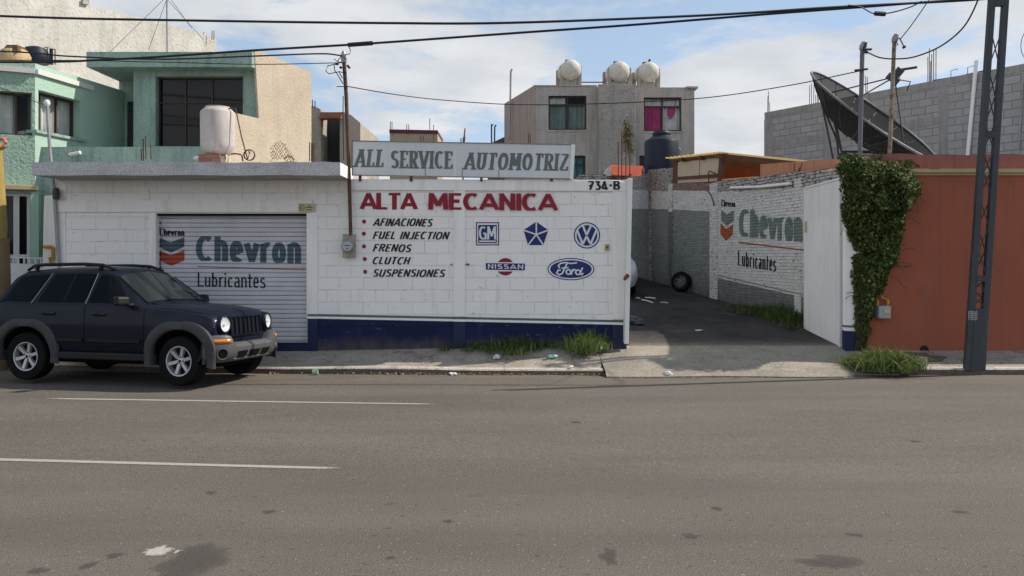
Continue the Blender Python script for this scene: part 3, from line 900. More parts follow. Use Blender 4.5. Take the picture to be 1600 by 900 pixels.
shop = thing("workshop", "long low white block workshop with flat concrete canopy and roll-up shutter", "workshop", (-5.5, 14.4, 0.19))
uL, _ = FR.uz(88, 400); uR, _ = FR.uz(488, 400)
s0, zt = FR.uz(244.5, 333.5); s1, zb = FR.uz(479.5, 536)
mb = MB()
facade(mb, FR, uL, uR, 0.0, 3.27, [(s0, s1, zb, zt)], 0.16)
mb.pbox(FR, uL, uL + 0.2, 0.0, 3.27, -4.6, -0.003)              # side walls and rear keep the shop solid
mb.pbox(FR, uR - 0.2, uR - 0.003, 0.0, 3.27, -4.6, -0.35)
mb.pbox(FR, uL, uR, 0.0, 3.27, -4.8, -4.6)
mb.build("wall", M_wall, shop)
mb = MB(); mb.pxbox(FR, 86.5, 312.5, 489, 331.5, -0.02, 0.035); mb.build("lintel_beam", M_smooth, shop, bevel=.006)
for a, b_, y0, y1, d in ((88, 104.5, 290, 312, .02), (219, 233.5, 291.5, 312, .02), (88.5, 103, 332, 560, .018), (233, 244.4, 332, 560, .022), (479.6, 496.5, 331.8, 497, .028), (480, 496, 278, 312.2, .02)):
    mb = MB(); mb.pxbox(FR, a, y0, b_, y1, -0.02, d); mb.build("pilaster", M_smooth, shop, bevel=.004)
mb = MB(); mb.pxbox(FR, 410, 536, 481, 560, -0.3, 0.01); mb.build("threshold", M_blue_s, shop)
# canopy slab
CF = Pl((0, 13.6))
mb = MB()
r = random.Random(2)
xa, xb = -8.16, -2.93
N = 46
for i in range(N):
    a, b_ = xa + (xb - xa) * i / N, xa + (xb - xa) * (i + 1) / N
def ztop(x): return 3.495 + 0.005 * math.sin(x * 3.1) + 0.006 * math.sin(x * 9.7 + 1) + 0.004 * math.sin(x * 23.0)
def zbot(x): return 3.272 + 0.004 * math.sin(x * 4.3)
xs = frange(xa, xb, N)
for i in range(N):
    a, b_ = xs[i], xs[i + 1]
    la = 0.13 * max(0, 1 - (a - xa) / 0.14) if False else 0
    mb.quad((a, 13.6, zbot(a)), (b_, 13.6, zbot(b_)), (b_, 13.6, ztop(b_)), (a, 13.6, ztop(a)))
    mb.quad((a, 13.6, ztop(a)), (b_, 13.6, ztop(b_)), (b_, 19.2, ztop(b_)), (a, 19.2, ztop(a)))
    mb.quad((a, 13.6, zbot(a)), (b_, 13.6, zbot(b_)), (b_, 19.2, zbot(b_)), (a, 19.2, zbot(a)))
mb.quad((xa, 13.6, zbot(xa)), (xa, 19.2, zbot(xa)), (xa, 19.2, ztop(xa)), (xa, 13.6, ztop(xa)))
mb.quad((xb, 13.6, zbot(xb)), (xb, 19.2, zbot(xb)), (xb, 19.2, ztop(xb)), (xb, 13.6, ztop(xb)))
mb.build("canopy_slab", M_fascia, shop)
mb = MB(); mb.box(xb + .002, xb + .012, 13.605, 14.62, 3.276, 3.49); mb.build("painted_slab_end", M_smooth, shop)
# shutter
SP = Pl((0, 14.53))
mb = MB(); mb.pbox(SP, s0 - .02, s1 + .02, zb, zt + .02, -0.03, 0.0)
sh = mb.build("shutter", M_shutter, shop)
mb = MB()
rr = random.Random(8)
for side in (0, 1):
    z = zb
    while z < zt - .05:
        if rr.random() < .8:
            w = rr.uniform(.012, .035); h = rr.uniform(.03, .07)
            u = s0 if side == 0 else s1 - w
            mb.pbox(SP, u, u + w, z, z + h, 0.004, 0.012)
        z += 0.0825
mb.build("slat_end_gaps", M_dark, sh)
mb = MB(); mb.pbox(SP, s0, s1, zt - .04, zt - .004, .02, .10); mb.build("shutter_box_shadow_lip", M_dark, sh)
mb = MB(); mb.pbox(SP, s0 + .02, s1 - .02, zb, zb + .06, .003, .03); mb.build("bottom_bar", M_shutter, sh)
mb = MB(); pxpoly(mb, SP, [(247, 370), (267, 378.7), (288, 370.5), (288, 385.3), (267.3, 395), (247, 384.7)], .006)
lettering(mb, SP, "Chevron", ((309, 407.5), (469, 412), (469, 371.5), (309, 369)), 9.6, 7.2, .006, gap=.17, xh=1.1)
mb.build("lettering", M_sh_teal, sh)
mb = MB(); pxpoly(mb, SP, [(247, 390.5), (267.5, 398.3), (288.3, 390.8), (288.3, 406.7), (268, 415.3), (247, 405.8)], .006)
pxline(mb, SP, (309, 416.3), (478, 421.5), 1.3, .006)
mb.build("emblem", M_sh_red, sh)
mb = MB()
lettering(mb, SP, "Chevron", ((249.5, 368), (288, 368.8), (288, 358), (249.5, 357)), 2.4, 1.9, .006, gap=.14)
lettering(mb, SP, "Lubricantes", ((309, 447.5), (415, 450.5), (415, 426.5), (309, 425.5)), 2.5, 2.0, .006, gap=.1)
mb.build("lettering", M_sh_black, sh)
# no-parking plate on the lintel
M_plate = MAT("faded_cream_plate", (0.52, 0.44, 0.27), 0.6, 0.15, 8, 40, .1)
PL_ = Pl((0, 14.35))
mb = MB(); mb.pxbox(PL_, 466.5, 318, 491, 331, -.008, 0.004)
pk = mb.build("no_parking_sign", M_plate); tag(pk, "small cream no-parking plate with a ringed letter E above the shutter corner", "sign")
M_maroon = MAT("maroon_print", (0.10, 0.03, 0.02), 0.6, .1)
mb = MB(); pxring(mb, PL_, 471.6, 324.2, 4.3, 5.0, .8, .006); lettering(mb, PL_, "E", ((469.8, 327), (473.4, 327), (473.4, 321.4), (469.8, 321.4)), 1.1, .9, .006)
for y, w in ((321, 1.2), (324, 5.5), (327.8, 4.8)):
    mb.poly([PL_.pw(x_, y_, .006) for x_, y_ in ((483 - w, y - .7), (483 + w, y - .7), (483 + w, y + .7), (483 - w, y + .7))])
mb.build("printed_notice", M_maroon, pk)

# ------------------------------------------------------------------ painted street wall
yw = thing("street_wall", "white block wall painted with a red and black service list and five car emblems", "wall", (-0.9, 14.4, 0.2))
w0, ztw = FR.uz(489.5, 281); w1, _ = FR.uz(978, 281)
mb = MB(); mb.pbox(FR, w0, w1, 0.0, ztw, -0.2, 0.0); mb.build("wall", M_wall, yw)
mb = MB()
mb.pxslab(FR, [(547, 280), (700, 280.5), (820, 281.5), (955, 281.5), (979.5, 286), (979.5, 299), (547, 297)], -.23, .035)
mb.build("coping_beam", M_smooth, yw, bevel=.008)
mb = MB(); mb.pxbox(FR, 709, 297.5, 727, 494.5, -.02, .026); mb.build("pilaster", M_smooth, yw, bevel=.004)
mb = MB(); mb.pxbox(FR, 957, 298.5, 978.5, 499, -.205, .022); mb.build("pilaster", M_smooth, yw, bevel=.004)
def ypx(a, x): return a[0] + (a[1] - a[0]) * (x - 480.0) / 495.0
segs = [(481, 496.5, .031), (496.5, 708.8, .004), (708.8, 727.2, .03), (727.2, 956.8, .004), (956.8, 978.7, .026)]
for nm, ma, mb_, top, bot in (("blue_dado", M_blue, M_blue_s, (497.5, 507.5), None), ("grey_band", M_greyline, M_greyline, (490.3, 500.2), (494.0, 503.8)), ("white_band", M_smooth, M_smooth, (494.0, 503.8), (497.5, 507.5))):
    mb = MB()
    for (a, b_, o_) in segs:
        sm = o_ > .01
        t = [(a, ypx(top, a)), (b_, ypx(top, b_))]
        bt = [(b_, ypx(bot, b_)), (a, ypx(bot, a))] if bot else [(b_, 562), (a, 562)]
        mb.pxslab(FR, t + bt, -.01, o_ + (0.001 if nm == "grey_band" else 0), 1 if sm else 0)
    mb.build(nm, [ma, mb_], yw)
def put(name, mat, fn):
    mb = MB(); fn(mb); return mb.build(name, mat, yw)
put("lettering", M_red, lambda m_: (
    lettering(m_, FR, "ALTA", ((565, 327.3), (650, 327.6), (650, 301.6), (565, 301.2)), 7.4, 5.2, .005, gap=.10),
    lettering(m_, FR, "MECANICA", ((671, 327.6), (869, 329.6), (869, 302.6), (671, 301.8)), 7.6, 5.4, .031, gap=.13),
    [pxell(m_, FR, x_, y_, 3.2, 3.3, .005, n=14) for x_, y_ in ((569, 346.2), (568.6, 365.2), (568.8, 385), (570, 404.8), (570.7, 424.6))]))
def items(m_):
    for t, x0, x1, yb, yt in (("AFINACIONES", 585, 675.5, 353.4, 341.2), ("FUEL INJECTION", 584.5, 701, 373.6, 361.6), ("FRENOS", 584.5, 642.5, 393.2, 381.2),
                              ("CLUTCH", 583.5, 640, 412.6, 401), ("SUSPENSIONES", 584, 695, 432.4, 420.6)):
        lettering(m_, FR, t, ((x0, yb), (x1, yb + .6), (x1, yt + .6), (x0, yt)), 2.9, 2.2, .005, gap=.2, slant=.34, jit=.03)
put("lettering", M_black, items)
put("house_number", M_black, lambda m_: lettering(m_, FR, "734-B", ((919, 297.2), (967, 296.6), (967, 283), (919, 283)), 3.6, 3.1, .040, gap=.16))
# emblems
def gm(m_):
    x0, y0, x1, y1, t = 743.8, 347.2, 779.8, 383.4, 1.6
    for q in (((x0, y0), (x1, y0), (x1, y0 + t), (x0, y0 + t)), ((x0, y1 - t), (x1, y1 - t), (x1, y1), (x0, y1)),
              ((x0, y0 + t), (x0 + t, y0 + t), (x0 + t, y1 - t), (x0, y1 - t)), ((x1 - t, y0 + t), (x1, y0 + t), (x1, y1 - t), (x1 - t, y1 - t))):
        pxpoly(m_, FR, q, .004)
    pxpoly(m_, FR, ((747.3, 351.4), (776.2, 351.4), (776.2, 380), (747.3, 380)), .004)
g_ = put("emblem", M_navy, gm)
mb = MB()
lettering(mb, FR, "GM", ((749, 374.2), (774.6, 374.2), (774.6, 353.8), (749, 353.8)), 3.3, 2.6, .0065, gap=.14)
pxpoly(mb, FR, ((749, 375.8), (774.8, 375.8), (774.8, 378.2), (749, 378.2)), .0065)
mb.build("emblem_letters", M_wpaint, g_)
Z = lambda x_, y_: (730 + x_ / 7.27, 330 + y_ / 7.27)
pent = [Z(785, 118), Z(922, 215), Z(865, 385), Z(690, 385), Z(640, 215)]
g_ = put("emblem", M_navy, lambda m_: pxpoly(m_, FR, pent, .004))
mb = MB()
for k, q in enumerate(pent): pxline(mb, FR, Z(785, 265), q, 2.2, .006 + k * .0004)
mb.build("emblem_star", M_wpaint, g_)
cx, cy = Z(1360, 275)
g_ = put("emblem", M_navy, lambda m_: pxell(m_, FR, cx, cy, 20.6, 20.6, .004, n=56))
mb = MB(); pxring(mb, FR, cx, cy, 18.8, 18.8, 2.7, .006)
for k, q in enumerate(([(910.6, 352.6), (916.6, 367.2)], [(916.6, 367.2), (923.3, 352.6)], [(902.0, 360.2), (910.3, 381.4)], [(910.3, 381.4), (916.5, 369.2)], [(916.5, 369.2), (922.8, 381.4)], [(922.8, 381.4), (931.6, 360.2)])):
    pxline(mb, FR, q[0], q[1], 3.3, .0064 + .0004 * k)
mb.build("emblem_letters", M_wpaint, g_)
def caps(m_):
    cx, cy, r_ = 789.7, 416.8, 13.6
    for s_ in (-1, 1):
        h = 7.2; a0 = math.asin(h / r_)
        pxpoly(m_, FR, [(cx + r_ * math.cos(a0 + (math.pi - 2 * a0) * k / 16), cy + s_ * r_ * math.sin(a0 + (math.pi - 2 * a0) * k / 16)) for k in range(17)], .004)
g_ = put("emblem", M_red, caps)
mb = MB(); pxpoly(mb, FR, ((759.2, 411.0), (820.2, 411.8), (820.2, 422.4), (759.2, 421.4)), .004); mb.build("emblem_bar", M_navy, g_)
mb = MB(); lettering(mb, FR, "NISSAN", ((762.5, 419.8), (817.5, 420.8), (817.5, 413.2), (762.5, 412.5)), 1.9, 1.5, .0065, gap=.2); mb.build("emblem_letters", M_wpaint, g_)
cx, cy = Z(1178, 658)
g_ = put("emblem", M_navy, lambda m_: (pxring(m_, FR, cx, cy, 36.6, 17.4, 1.5, .004), pxell(m_, FR, cx, cy, 32.4, 13.8, .004, n=56)))
mb = MB()
strokes = [[(1050, 648), (1036, 618), (1060, 592), (1120, 583), (1180, 594), (1248, 584)],
           [(1135, 592), (1105, 650), (1082, 705), (1045, 724), (1017, 702), (1030, 672), (1062, 668)], [(1072, 648), (1150, 638)],
           [(1150 + 25 * math.cos(a * .42), 690 + 27 * math.sin(a * .42)) for a in range(16)],
           [(1198, 658), (1180, 722)], [(1188, 690), (1212, 662), (1236, 668)],
           [(1258 + 26 * math.cos(a * .42), 694 + 26 * math.sin(a * .42)) for a in range(16)], [(1310, 640), (1282, 708), (1300, 722), (1318, 702)]]
for k, s_ in enumerate(strokes):
    pts = [Vector(Z(*q)) for q in s_]
    L, Rr = stroke_px(pts, 2.5, 2.1)
    vs_ = [FR.pw(q.x, q.y, .0064 + .0004 * k) for q in L] + [FR.pw(q.x, q.y, .0064 + .0004 * k) for q in Rr]
    n_ = len(L); mb.add(vs_, [[i, i + 1, n_ + i + 1, n_ + i] for i in range(n_ - 1)])
mb.build("emblem_script", M_wpaint, g_)
M_bell = MAT("yellowed_plastic", (0.40, 0.29, 0.12), 0.5, .1)
mb = MB(); mb.pxbox(FR, 945.2, 381.5, 952, 391.5, 0, .03); bl = mb.build("doorbell", M_bell, yw, bevel=.005)
mb = MB(); mb.pxbox(FR, 947, 384.5, 950, 388, .03, .036); mb.build("button", M_rust, bl)
mb = MB(); mb.pxbox(FR, 728.5, 411.8, 733, 413.8, 0, .05); mb.build("iron_hook", M_black, yw)
mb = MB(); mb.pxbox(FR, 704.5, 412.4, 706.5, 414, 0, .04); mb.build("iron_hook", M_black, yw)

# ------------------------------------------------------------------ sign board on the wall
SB = Pl((0, 14.32))
M_board = MAT("painted_sheet_sign", (0.60, 0.61, 0.63), 0.6, 0.05, 1.2, 30, 0.15, 0.003, streak=(0.45, 0.44, 0.43), streak_amt=.3)
M_edge = MAT("rusted_sign_edge", (0.24, 0.20, 0.18), 0.8, 0.3, 8)
M_grey_l = MAT("faded_grey_letters", (0.130, 0.152, 0.140), 0.75, 0.15, 5)
sg = thing("sign_board", "long grey sheet sign board with serif letters standing on the white wall", "sign", (-0.8, 14.32, 3.3))
mb = MB()
tl, tr, br, bl_ = (550.4, 220.2), (892, 226.2), (889.5, 279.0), (550.4, 273.2)
mb.pxslab(SB, [tl, tr, br, bl_], -.06, 0); mb.build("panel", M_board, sg)
mb = MB(); mb.pxslab(SB, [(892.2, 226.0), (898.6, 226.2), (895.6, 279.8), (889.8, 279.4)], -.09, .03); mb.build("end_frame", M_smooth, sg)
mb = MB(); mb.pxslab(SB, [(550, 219.4), (892, 225.4), (892, 226.6), (550, 220.8)], -.07, .012)
mb.pxslab(SB, [(550, 272.8), (890, 278.6), (890, 279.8), (550, 274)], -.07, .012)
mb.pxslab(SB, [(549.6, 219.5), (551.2, 219.5), (551.2, 274), (549.6, 274)], -.07, .012); mb.build("rim", M_edge, sg)
for q in (((710.2, 230), (711.6, 277)), ((664.3, 257), (664.6, 274.6)), ((722.4, 262), (722.0, 277)), ((779.3, 264), (779.6, 277.2))):
    mb = MB(); pxline(mb, SB, q[0], q[1], 1.1 if q[0][0] != 710.2 else 1.6, .004); mb.build("seam", M_edge if q[0][0] != 710.2 else M_smooth, sg)
mb = MB()
lettering(mb, SB, "ALL", ((556, 261.2), (598, 261.4), (600, 233.8), (558, 233.2)), 5.4, 2.4, .004, gap=.34, serif=4.6, slant=.05)
lettering(mb, SB, "SERVICE", ((612, 262.9), (706, 264.0), (706, 236.4), (612, 235.2)), 5.2, 2.4, .004, gap=.3, serif=4.2, slant=.03)
lettering(mb, SB, "AUTOMOTRIZ", ((727, 264.9), (886.5, 267), (887, 240.2), (729, 238.2)), 5.2, 2.4, .004, gap=.3, serif=4.2, slant=.06)
mb.build("lettering", M_grey_l, sg)
for x_ in (560, 640, 750, 860):
    mb = MB(); yb_ = 273.5 + (x_ - 550) * .017
    mb.pxbox(SB, x_, yb_ - 1, x_ + 4, 283, -.07, -.02); mb.build("foot_bracket", M_rust, sg)

# ================================================================== YARD WALL, GATES, ORANGE HOUSE
AD = Vector((5.48 - 6.32, 21.6 - 17.0)).normalized()
AW = Pl((6.32, 17.0), (AD.x, AD.y))            # u grows away from the street
AROT = math.atan2(AD.y, AD.x)
def awu(px): return AW.uz(px, 400)[0]
uN = -2.42                                      # near end, behind the gate pillar
uA = awu(1117); uB = awu(1050); uC = awu(984); uF = uC + 6.0
M_bw = BLOCKS("whitewashed_brick", (0.60, 0.59, 0.57), 0.24, 0.072, 0.009, 0.80, 0.95, 0.06, 0.016, dirt=(0.34, 0.32, 0.30), dirt_lo=0.56, reveal=(0.30, 0.22, 0.17), reveal_lo=0.665, specks=(0.17, 0.155, 0.145), specks_lo=0.61)
M_br = BLOCKS("bare_weathered_brick", (0.36, 0.32, 0.29), 0.24, 0.072, 0.011, 0.45, 0.9, 0.22, 0.03, col2=(0.42, 0.41, 0.40), dirt=(0.10, 0.09, 0.085), dirt_lo=0.52, reveal=(0.52, 0.51, 0.50), reveal_lo=0.56, specks=(0.06, 0.05, 0.045), specks_lo=0.54)
M_bg = BLOCKS("grey_green_painted_brick", (0.225, 0.242, 0.228), 0.24, 0.072, 0.009, 0.7, 0.8, 0.1, 0.022, dirt=(0.11, 0.12, 0.125), dirt_lo=0.56, reveal=(0.42, 0.42, 0.41), reveal_lo=0.62, specks=(0.09, 0.10, 0.105), specks_lo=0.615, splash=(0.06, 0.06, 0.062), splash_h=1.5)
M_bm = BLOCKS("dusky_red_brick", (0.24, 0.15, 0.12), 0.24, 0.072, 0.009, 0.7, 0.5, 0.18, 0.02, dirt=(0.12, 0.09, 0.08), dirt_lo=0.5)
bw_ = thing("yard_wall", "whitewashed brick wall along the yard with faded oil lettering and a grey-green lower band", "wall", (AW.w(0, 0).x, AW.w(0, 0).y, 0.45), AROT)
def aband(mb, xa, xb, ya, yb, off=0.0, mi=0):
    """pixel band on the yard wall between columns xa,xb; ya/yb = (row at xa, row at xb) for top and bottom"""
    mb.quad(AW.pw(xa, yb[0], off), AW.pw(xb, yb[1], off), AW.pw(xb, ya[1], off), AW.pw(xa, ya[0], off), mi)
TX = 0.16
mb = MB()
# core, so the wall is solid
def core(u0, u1, z0a, z0b, z1a, z1b):
    a = AW.w(u0, z0a, -.01); b_ = AW.w(u1, z0b, -.01); c_ = AW.w(u1, z0b, -TX); d_ = AW.w(u0, z0a, -TX)
    e = AW.w(u0, z1a, -.01); f = AW.w(u1, z1b, -.01); g = AW.w(u1, z1b, -TX); h = AW.w(u0, z1a, -TX)
    mb.hexa([a, b_, c_, d_, e, f, g, h], 1)
def zA(px, py): return AW.uz(px, py)[1]
core(uN, uA, 0, 0, zA(1262, 274.2), zA(1118, 283.8))
core(uA + .002, uB, 0, 0, zA(1116, 285.5), zA(1050, 286.0))
core(uB + .002, uF, 0, 0, zA(1049, 262), zA(985, 268))
# near section: bare courses, white, grey-green base
xN = 1375
aband(mb, 1118, 1262, (283.8, 274.2), (300, 292), 0, 1); aband(mb, 1262, xN, (274.2, 266.7), (292, 286), 0, 1)
aband(mb, 1118, 1262, (300, 292), (433.5, 466), 0, 0); aband(mb, 1262, xN, (292, 286), (466, 491), 0, 0)
aband(mb, 1118, 1262, (433.5, 466), (500, 545), 0, 2); aband(mb, 1262, xN, (466, 491), (545, 570), 0, 2)
# middle and far sections
aband(mb, 1050, 1116, (286, 285.5), (297.5, 298.5), 0, 3)
aband(mb, 1050, 1116, (297.5, 298.5), (327, 331), 0, 0)
aband(mb, 1050, 1116, (327, 331), (475, 500), 0, 2)
aband(mb, 985, 1049, (268, 262), (296, 299.5), 0, 1)
aband(mb, 985, 1049, (296, 299.5), (326, 327), 0, 0)
aband(mb, 985, 1049, (326, 327), (455, 475), 0, 2)
aband(mb, 940, 985, (272, 268), (450, 455), 0, 2)
mb.build("wall", [M_bw, M_br, M_bg, M_bm], bw_)
for xa, xb, ya, yb, mt in ((1110.5, 1121.5, 284, 478, M_bw), (1241, 1252, 276, 530, M_bw), (1046, 1051.5, 286, 329, M_bw), (1046, 1051.5, 329, 470, M_bg)):
    mb = MB()
    u0, zt_ = AW.uz(xb, ya); u1, _ = AW.uz(xa, ya)
    mb.pbox(AW, u0, u1, 0.2, zt_ - .02, -.02, .04 if xa != 1241 else .0045); mb.build("pilaster", mt, bw_, bevel=.01)
mb = MB()
for (a, b_, t) in (((1122, 430.0), (1258, 461.5), 1.3),): pxline(mb, AW, a, b_, t, .006)
mb.build("grey_band", M_greyline, bw_)
M_f_teal = BLOCKS("faded_slate_lettering", (0.16, 0.20, 0.185), 0.24, 0.072, 0.009, 0.7, 0.9, 0.1, 0.022, dirt=(0.28, 0.29, 0.28), dirt_lo=0.56, reveal=(0.42, 0.42, 0.40), reveal_lo=0.62)
M_f_or = BLOCKS("faded_orange_emblem", (0.36, 0.085, 0.025), 0.24, 0.072, 0.009, 0.6, 0.8, 0.1, 0.022, dirt=(0.3, 0.15, 0.1), dirt_lo=0.62)
M_f_blk = BLOCKS("worn_black_lettering", (0.020, 0.020, 0.021), 0.24, 0.072, 0.009, 0.6, 0.6, 0.1, 0.022, dirt=(0.10, 0.10, 0.10), dirt_lo=0.60, reveal=(0.40, 0.40, 0.39), reveal_lo=0.66)
mb = MB()
C6 = lambda x_, y_: (1100 + x_ / 6.0, 290 + y_ / 6.0)
pxpoly(mb, AW, [C6(162, 225), C6(218, 268), C6(282, 232), C6(282, 330), C6(214, 378), C6(162, 325)], .006)
lettering(mb, AW, "Chevron", (C6(338, 478), C6(918, 534), C6(916, 236), C6(345, 222)), 6.6, 6.0, .0065, gap=.2, xh=1.1)
mb.build("lettering", M_f_teal, bw_)
mb = MB(); pxpoly(mb, AW, [C6(157, 350), C6(212, 408), C6(276, 362), C6(270, 460), C6(208, 517), C6(154, 455)], .006)
pxline(mb, AW, C6(330, 533), C6(948, 605), 2.2, .007); mb.build("emblem", M_f_or, bw_)
mb = MB()
lettering(mb, AW, "Chevron", (C6(166, 195), C6(292, 200), C6(294, 145), C6(166, 130)), 1.5, 1.4, .006, gap=.22)
lettering(mb, AW, "Lubricantes", (C6(322, 750), C6(675, 808), C6(678, 660), C6(322, 610)), 2.0, 1.9, .006, gap=.2)
mb.build("lettering", M_f_blk, bw_)
mb = MB(); mb.tube([AW.pw(1145, 293.5, .05), AW.pw(1190, 292, .05), AW.pw(1239, 286.8, .05)], .035, 8); mb.build("conduit", M_smooth, bw_)
M_wire = MAT("black_cable", (0.012, 0.012, 0.014), 0.6, 0.1)
mb = MB(); mb.tube([AW.pw(1108, 297, .06), AW.pw(1114, 305, .06), AW.pw(1118, 315, .07), AW.pw(1119, 322, .06)], .015, 5); mb.build("stray_wire", M_wire, bw_)
mb = MB(); mb.box(-.5, 8.0, 35.5, 35.8, 0, 5.2); o_ = mb.build("rear_wall", M_br); tag(o_, "bare brick wall closing the far end of the yard", "wall")

# ---- gates
M_gate = MAT("white_gate_sheet", (0.70, 0.70, 0.69), 0.55, 0.05, 1.5, 30, 0.1, 0.002, streak=(0.38, 0.36, 0.34), streak_amt=.35)
gt = thing("yard_gate", "tall white ribbed metal gate leaf swung open against the yard wall", "gate", (5.95, 14.55, 0.25))
GA, GB = P(1313.5, 400, 14.55), P(1258.5, 400, 16.55)
gd = Vector((GB.x - GA.x, GB.y - GA.y)); GPL = Pl((GA.x, GA.y), (gd.x, gd.y))
ug = gd.length
zb_a, zb_b = GPL.uz(1313, 544.5)[1], GPL.uz(1253, 512)[1]
ztop_ = GPL.uz(1314, 278)[1]
mb = MB()
nr = 26
z_mid = GPL.uz(1290, 340)[1]
for i in range(nr):
    a, b_ = ug * i / nr, ug * (i + 1) / nr
    za = zb_a + (zb_b - zb_a) * i / nr; zb2 = zb_a + (zb_b - zb_a) * (i + 1) / nr
    m1, m2 = a + (b_ - a) * .3, a + (b_ - a) * .7
    prof = [(a, 0), (m1, .022), (m2, .022), (b_, 0)]
    for (p0, o0), (p1, o1) in zip(prof, prof[1:]):
        mb.quad(GPL.w(p0, za, o0), GPL.w(p1, zb2, o1), GPL.w(p1, z_mid, o1), GPL.w(p0, z_mid, o0))
mb.quad(GPL.w(0, zb_a, -.03), GPL.w(ug, zb_b, -.03), GPL.w(ug, z_mid, -.03), GPL.w(0, z_mid, -.03))
mb.build("ribbed_panel", M_gate, gt)
mb = MB(); mb.pbox(GPL, 0, ug, z_mid, ztop_, -.03, .012); mb.build("upper_panel", M_gate, gt)
mb = MB()
for u0_, u1_ in ((-.02, .03), (ug - .03, ug + .02)):
    zb_ = zb_a if u0_ < 1 else zb_b
    mb.pbox(GPL, u0_, u1_, zb_, ztop_ + .01, -.05, .03)
mb.pbox(GPL, .03, ug - .03, ztop_ - .03, ztop_ + .008, -.05, .028)
mb.build("frame", M_gate, gt, bevel=.004)
mb = MB(); mb.pbox(GPL, ug - .16, ug - .10, z_mid - .25, z_mid - .02, .025, .06); mb.build("latch_plate", M_plate, gt)

gl = thing("folded_gate", "narrow white edge of an open gate leaf beside the service-list wall, with a red latch", "gate", (2.1, 14.3, 0.3))
mb = MB()
Y0, Y1 = 14.18, 16.2
a0, a1 = P(975.5, 537.5, Y0), P(982.5, 537.5, Y0); t0, t1 = P(981.3, 278, Y0), P(988.3, 278, Y0)
sh_ = Vector((0.01, Y1 - Y0, 0.12)); sh2 = Vector((0.01, Y1 - Y0, 0.0))
mb.hexa([a0, a1, a1 + sh_, a0 + sh_, t0, t1, t1 + sh2, t0 + sh2]); mb.build("leaf", M_gate, gl, bevel=.008)
M_redlatch = MAT("rusty_red_latch", (0.20, 0.035, 0.02), 0.6, .3, 12)
mb = MB(); c_ = P(978.5, 433.5, 14.12)
mb.tube([c_ + Vector((-.03, -.03, -.02)), c_ + Vector((.035, -.03, .05))], .035, 8); mb.tube([c_ + Vector((-.04, -.02, -.05)), c_ + Vector((-.02, -.02, .02))], .02, 8); mb.build("latch", M_redlatch, gl)
mb = MB(); mb.tube([P(984, 276, 14.25), P(985, 272, 14.25)], .03, 8); mb.build("top_pivot", M_rust, gl)

# ---- gate pillar
pil = thing("gate_pillar", "white gate pillar with blue foot under the ivy", "pillar", (6.05, 14.4, .2))
mb = MB(); mb.pxbox(FR, 1317.5, 272, 1340, 560, -.03, .10); mb.build("shaft", M_smooth, pil, bevel=.006)
mb = MB(); mb.pxslab(FR, [(1317, 516), (1340.5, 517), (1340.5, 562), (1317, 562)], -.035, .104); mb.build("blue_foot", M_blue_s, pil)
mb = MB(); mb.pxslab(FR, [(1317, 507.3), (1340.5, 508), (1340.5, 511.4), (1317, 510.7)], -.034, .103); mb.build("grey_band", M_greyline, pil)

# ---- orange house
M_or = MAT("terracotta_wall_paint", (0.305, 0.089, 0.049), 0.85, 0.15, 0.5, 26, 0.35, 0.005, streak=(0.20, 0.070, 0.052), streak_amt=.6, spots=(0.24, 0.085, 0.062), spots_lo=.58)
M_or2 = MAT("red_terracotta_parapet", (0.28, 0.105, 0.088), 0.9, 0.15, 1.6, 22, 0.5, 0.012, streak=(0.16, 0.05, 0.04), streak_amt=.5)
M_or3 = MAT("pale_orange_parapet", (0.46, 0.21, 0.12), 0.9, 0.10, 1.6, 22, 0.4, 0.01, streak=(0.24, 0.10, 0.06), streak_amt=.6)
M_cream = MAT("cream_cornice_paint", (0.46, 0.36, 0.22), 0.8, 0.1, 2, 30, 0.2)
M_yel = MAT("ochre_yellow_paint", (0.45, 0.24, 0.045), 0.7, 0.15, 4)
oh = thing("orange_house", "low terracotta orange house wall with cream cornice beside the yard gate", "house", (11, 14.4, .2))
uo0, zo = FR.uz(1340, 274.5)
mb = MB()
mb.pbox(FR, uo0 + .003, 24.0, 0.0, zo, -.25, 0.0); mb.build("wall", M_or, oh)
_, zc0 = FR.uz(1400, 274.3); _, zc1 = FR.uz(1400, 264.5)
mb = MB()
prof = [(-.2, zc0), (.03, zc0 + .001), (.05, zc0 + .03), (.10, zc0 + .05), (.11, zc1), (-.2, zc1 + .002)]
pts = [FR.w(uo0 + .35, z, o) for o, z in prof] + [FR.w(24.0, z, o) for o, z in prof]
k = len(prof)
mb.add(pts, [[i, (i + 1) % k, k + (i + 1) % k, k + i] for i in range(k)] + [list(range(k)), list(range(2 * k - 1, k - 1, -1))])
mb.build("cornice", M_cream, oh)
mb = MB(); zpt = FR.uz(1500, 241)[1]
xs = frange(uo0 + .2, 24.0, 60)
rr = random.Random(11)
hs = [zpt + rr.uniform(-.022, .022) - .012 * max(0, (x - 12)) * .1 for x in xs]
for i in range(60):
    mb.hexa([FR.w(xs[i], zc1 + .004, -.03), FR.w(xs[i + 1], zc1 + .004, -.03), FR.w(xs[i + 1], zc1 + .004, -.26), FR.w(xs[i], zc1 + .004, -.26),
             FR.w(xs[i], hs[i], -.03), FR.w(xs[i + 1], hs[i + 1], -.03), FR.w(xs[i + 1], hs[i + 1], -.26), FR.w(xs[i], hs[i], -.26)])
mb.build("parapet", M_or2, oh)
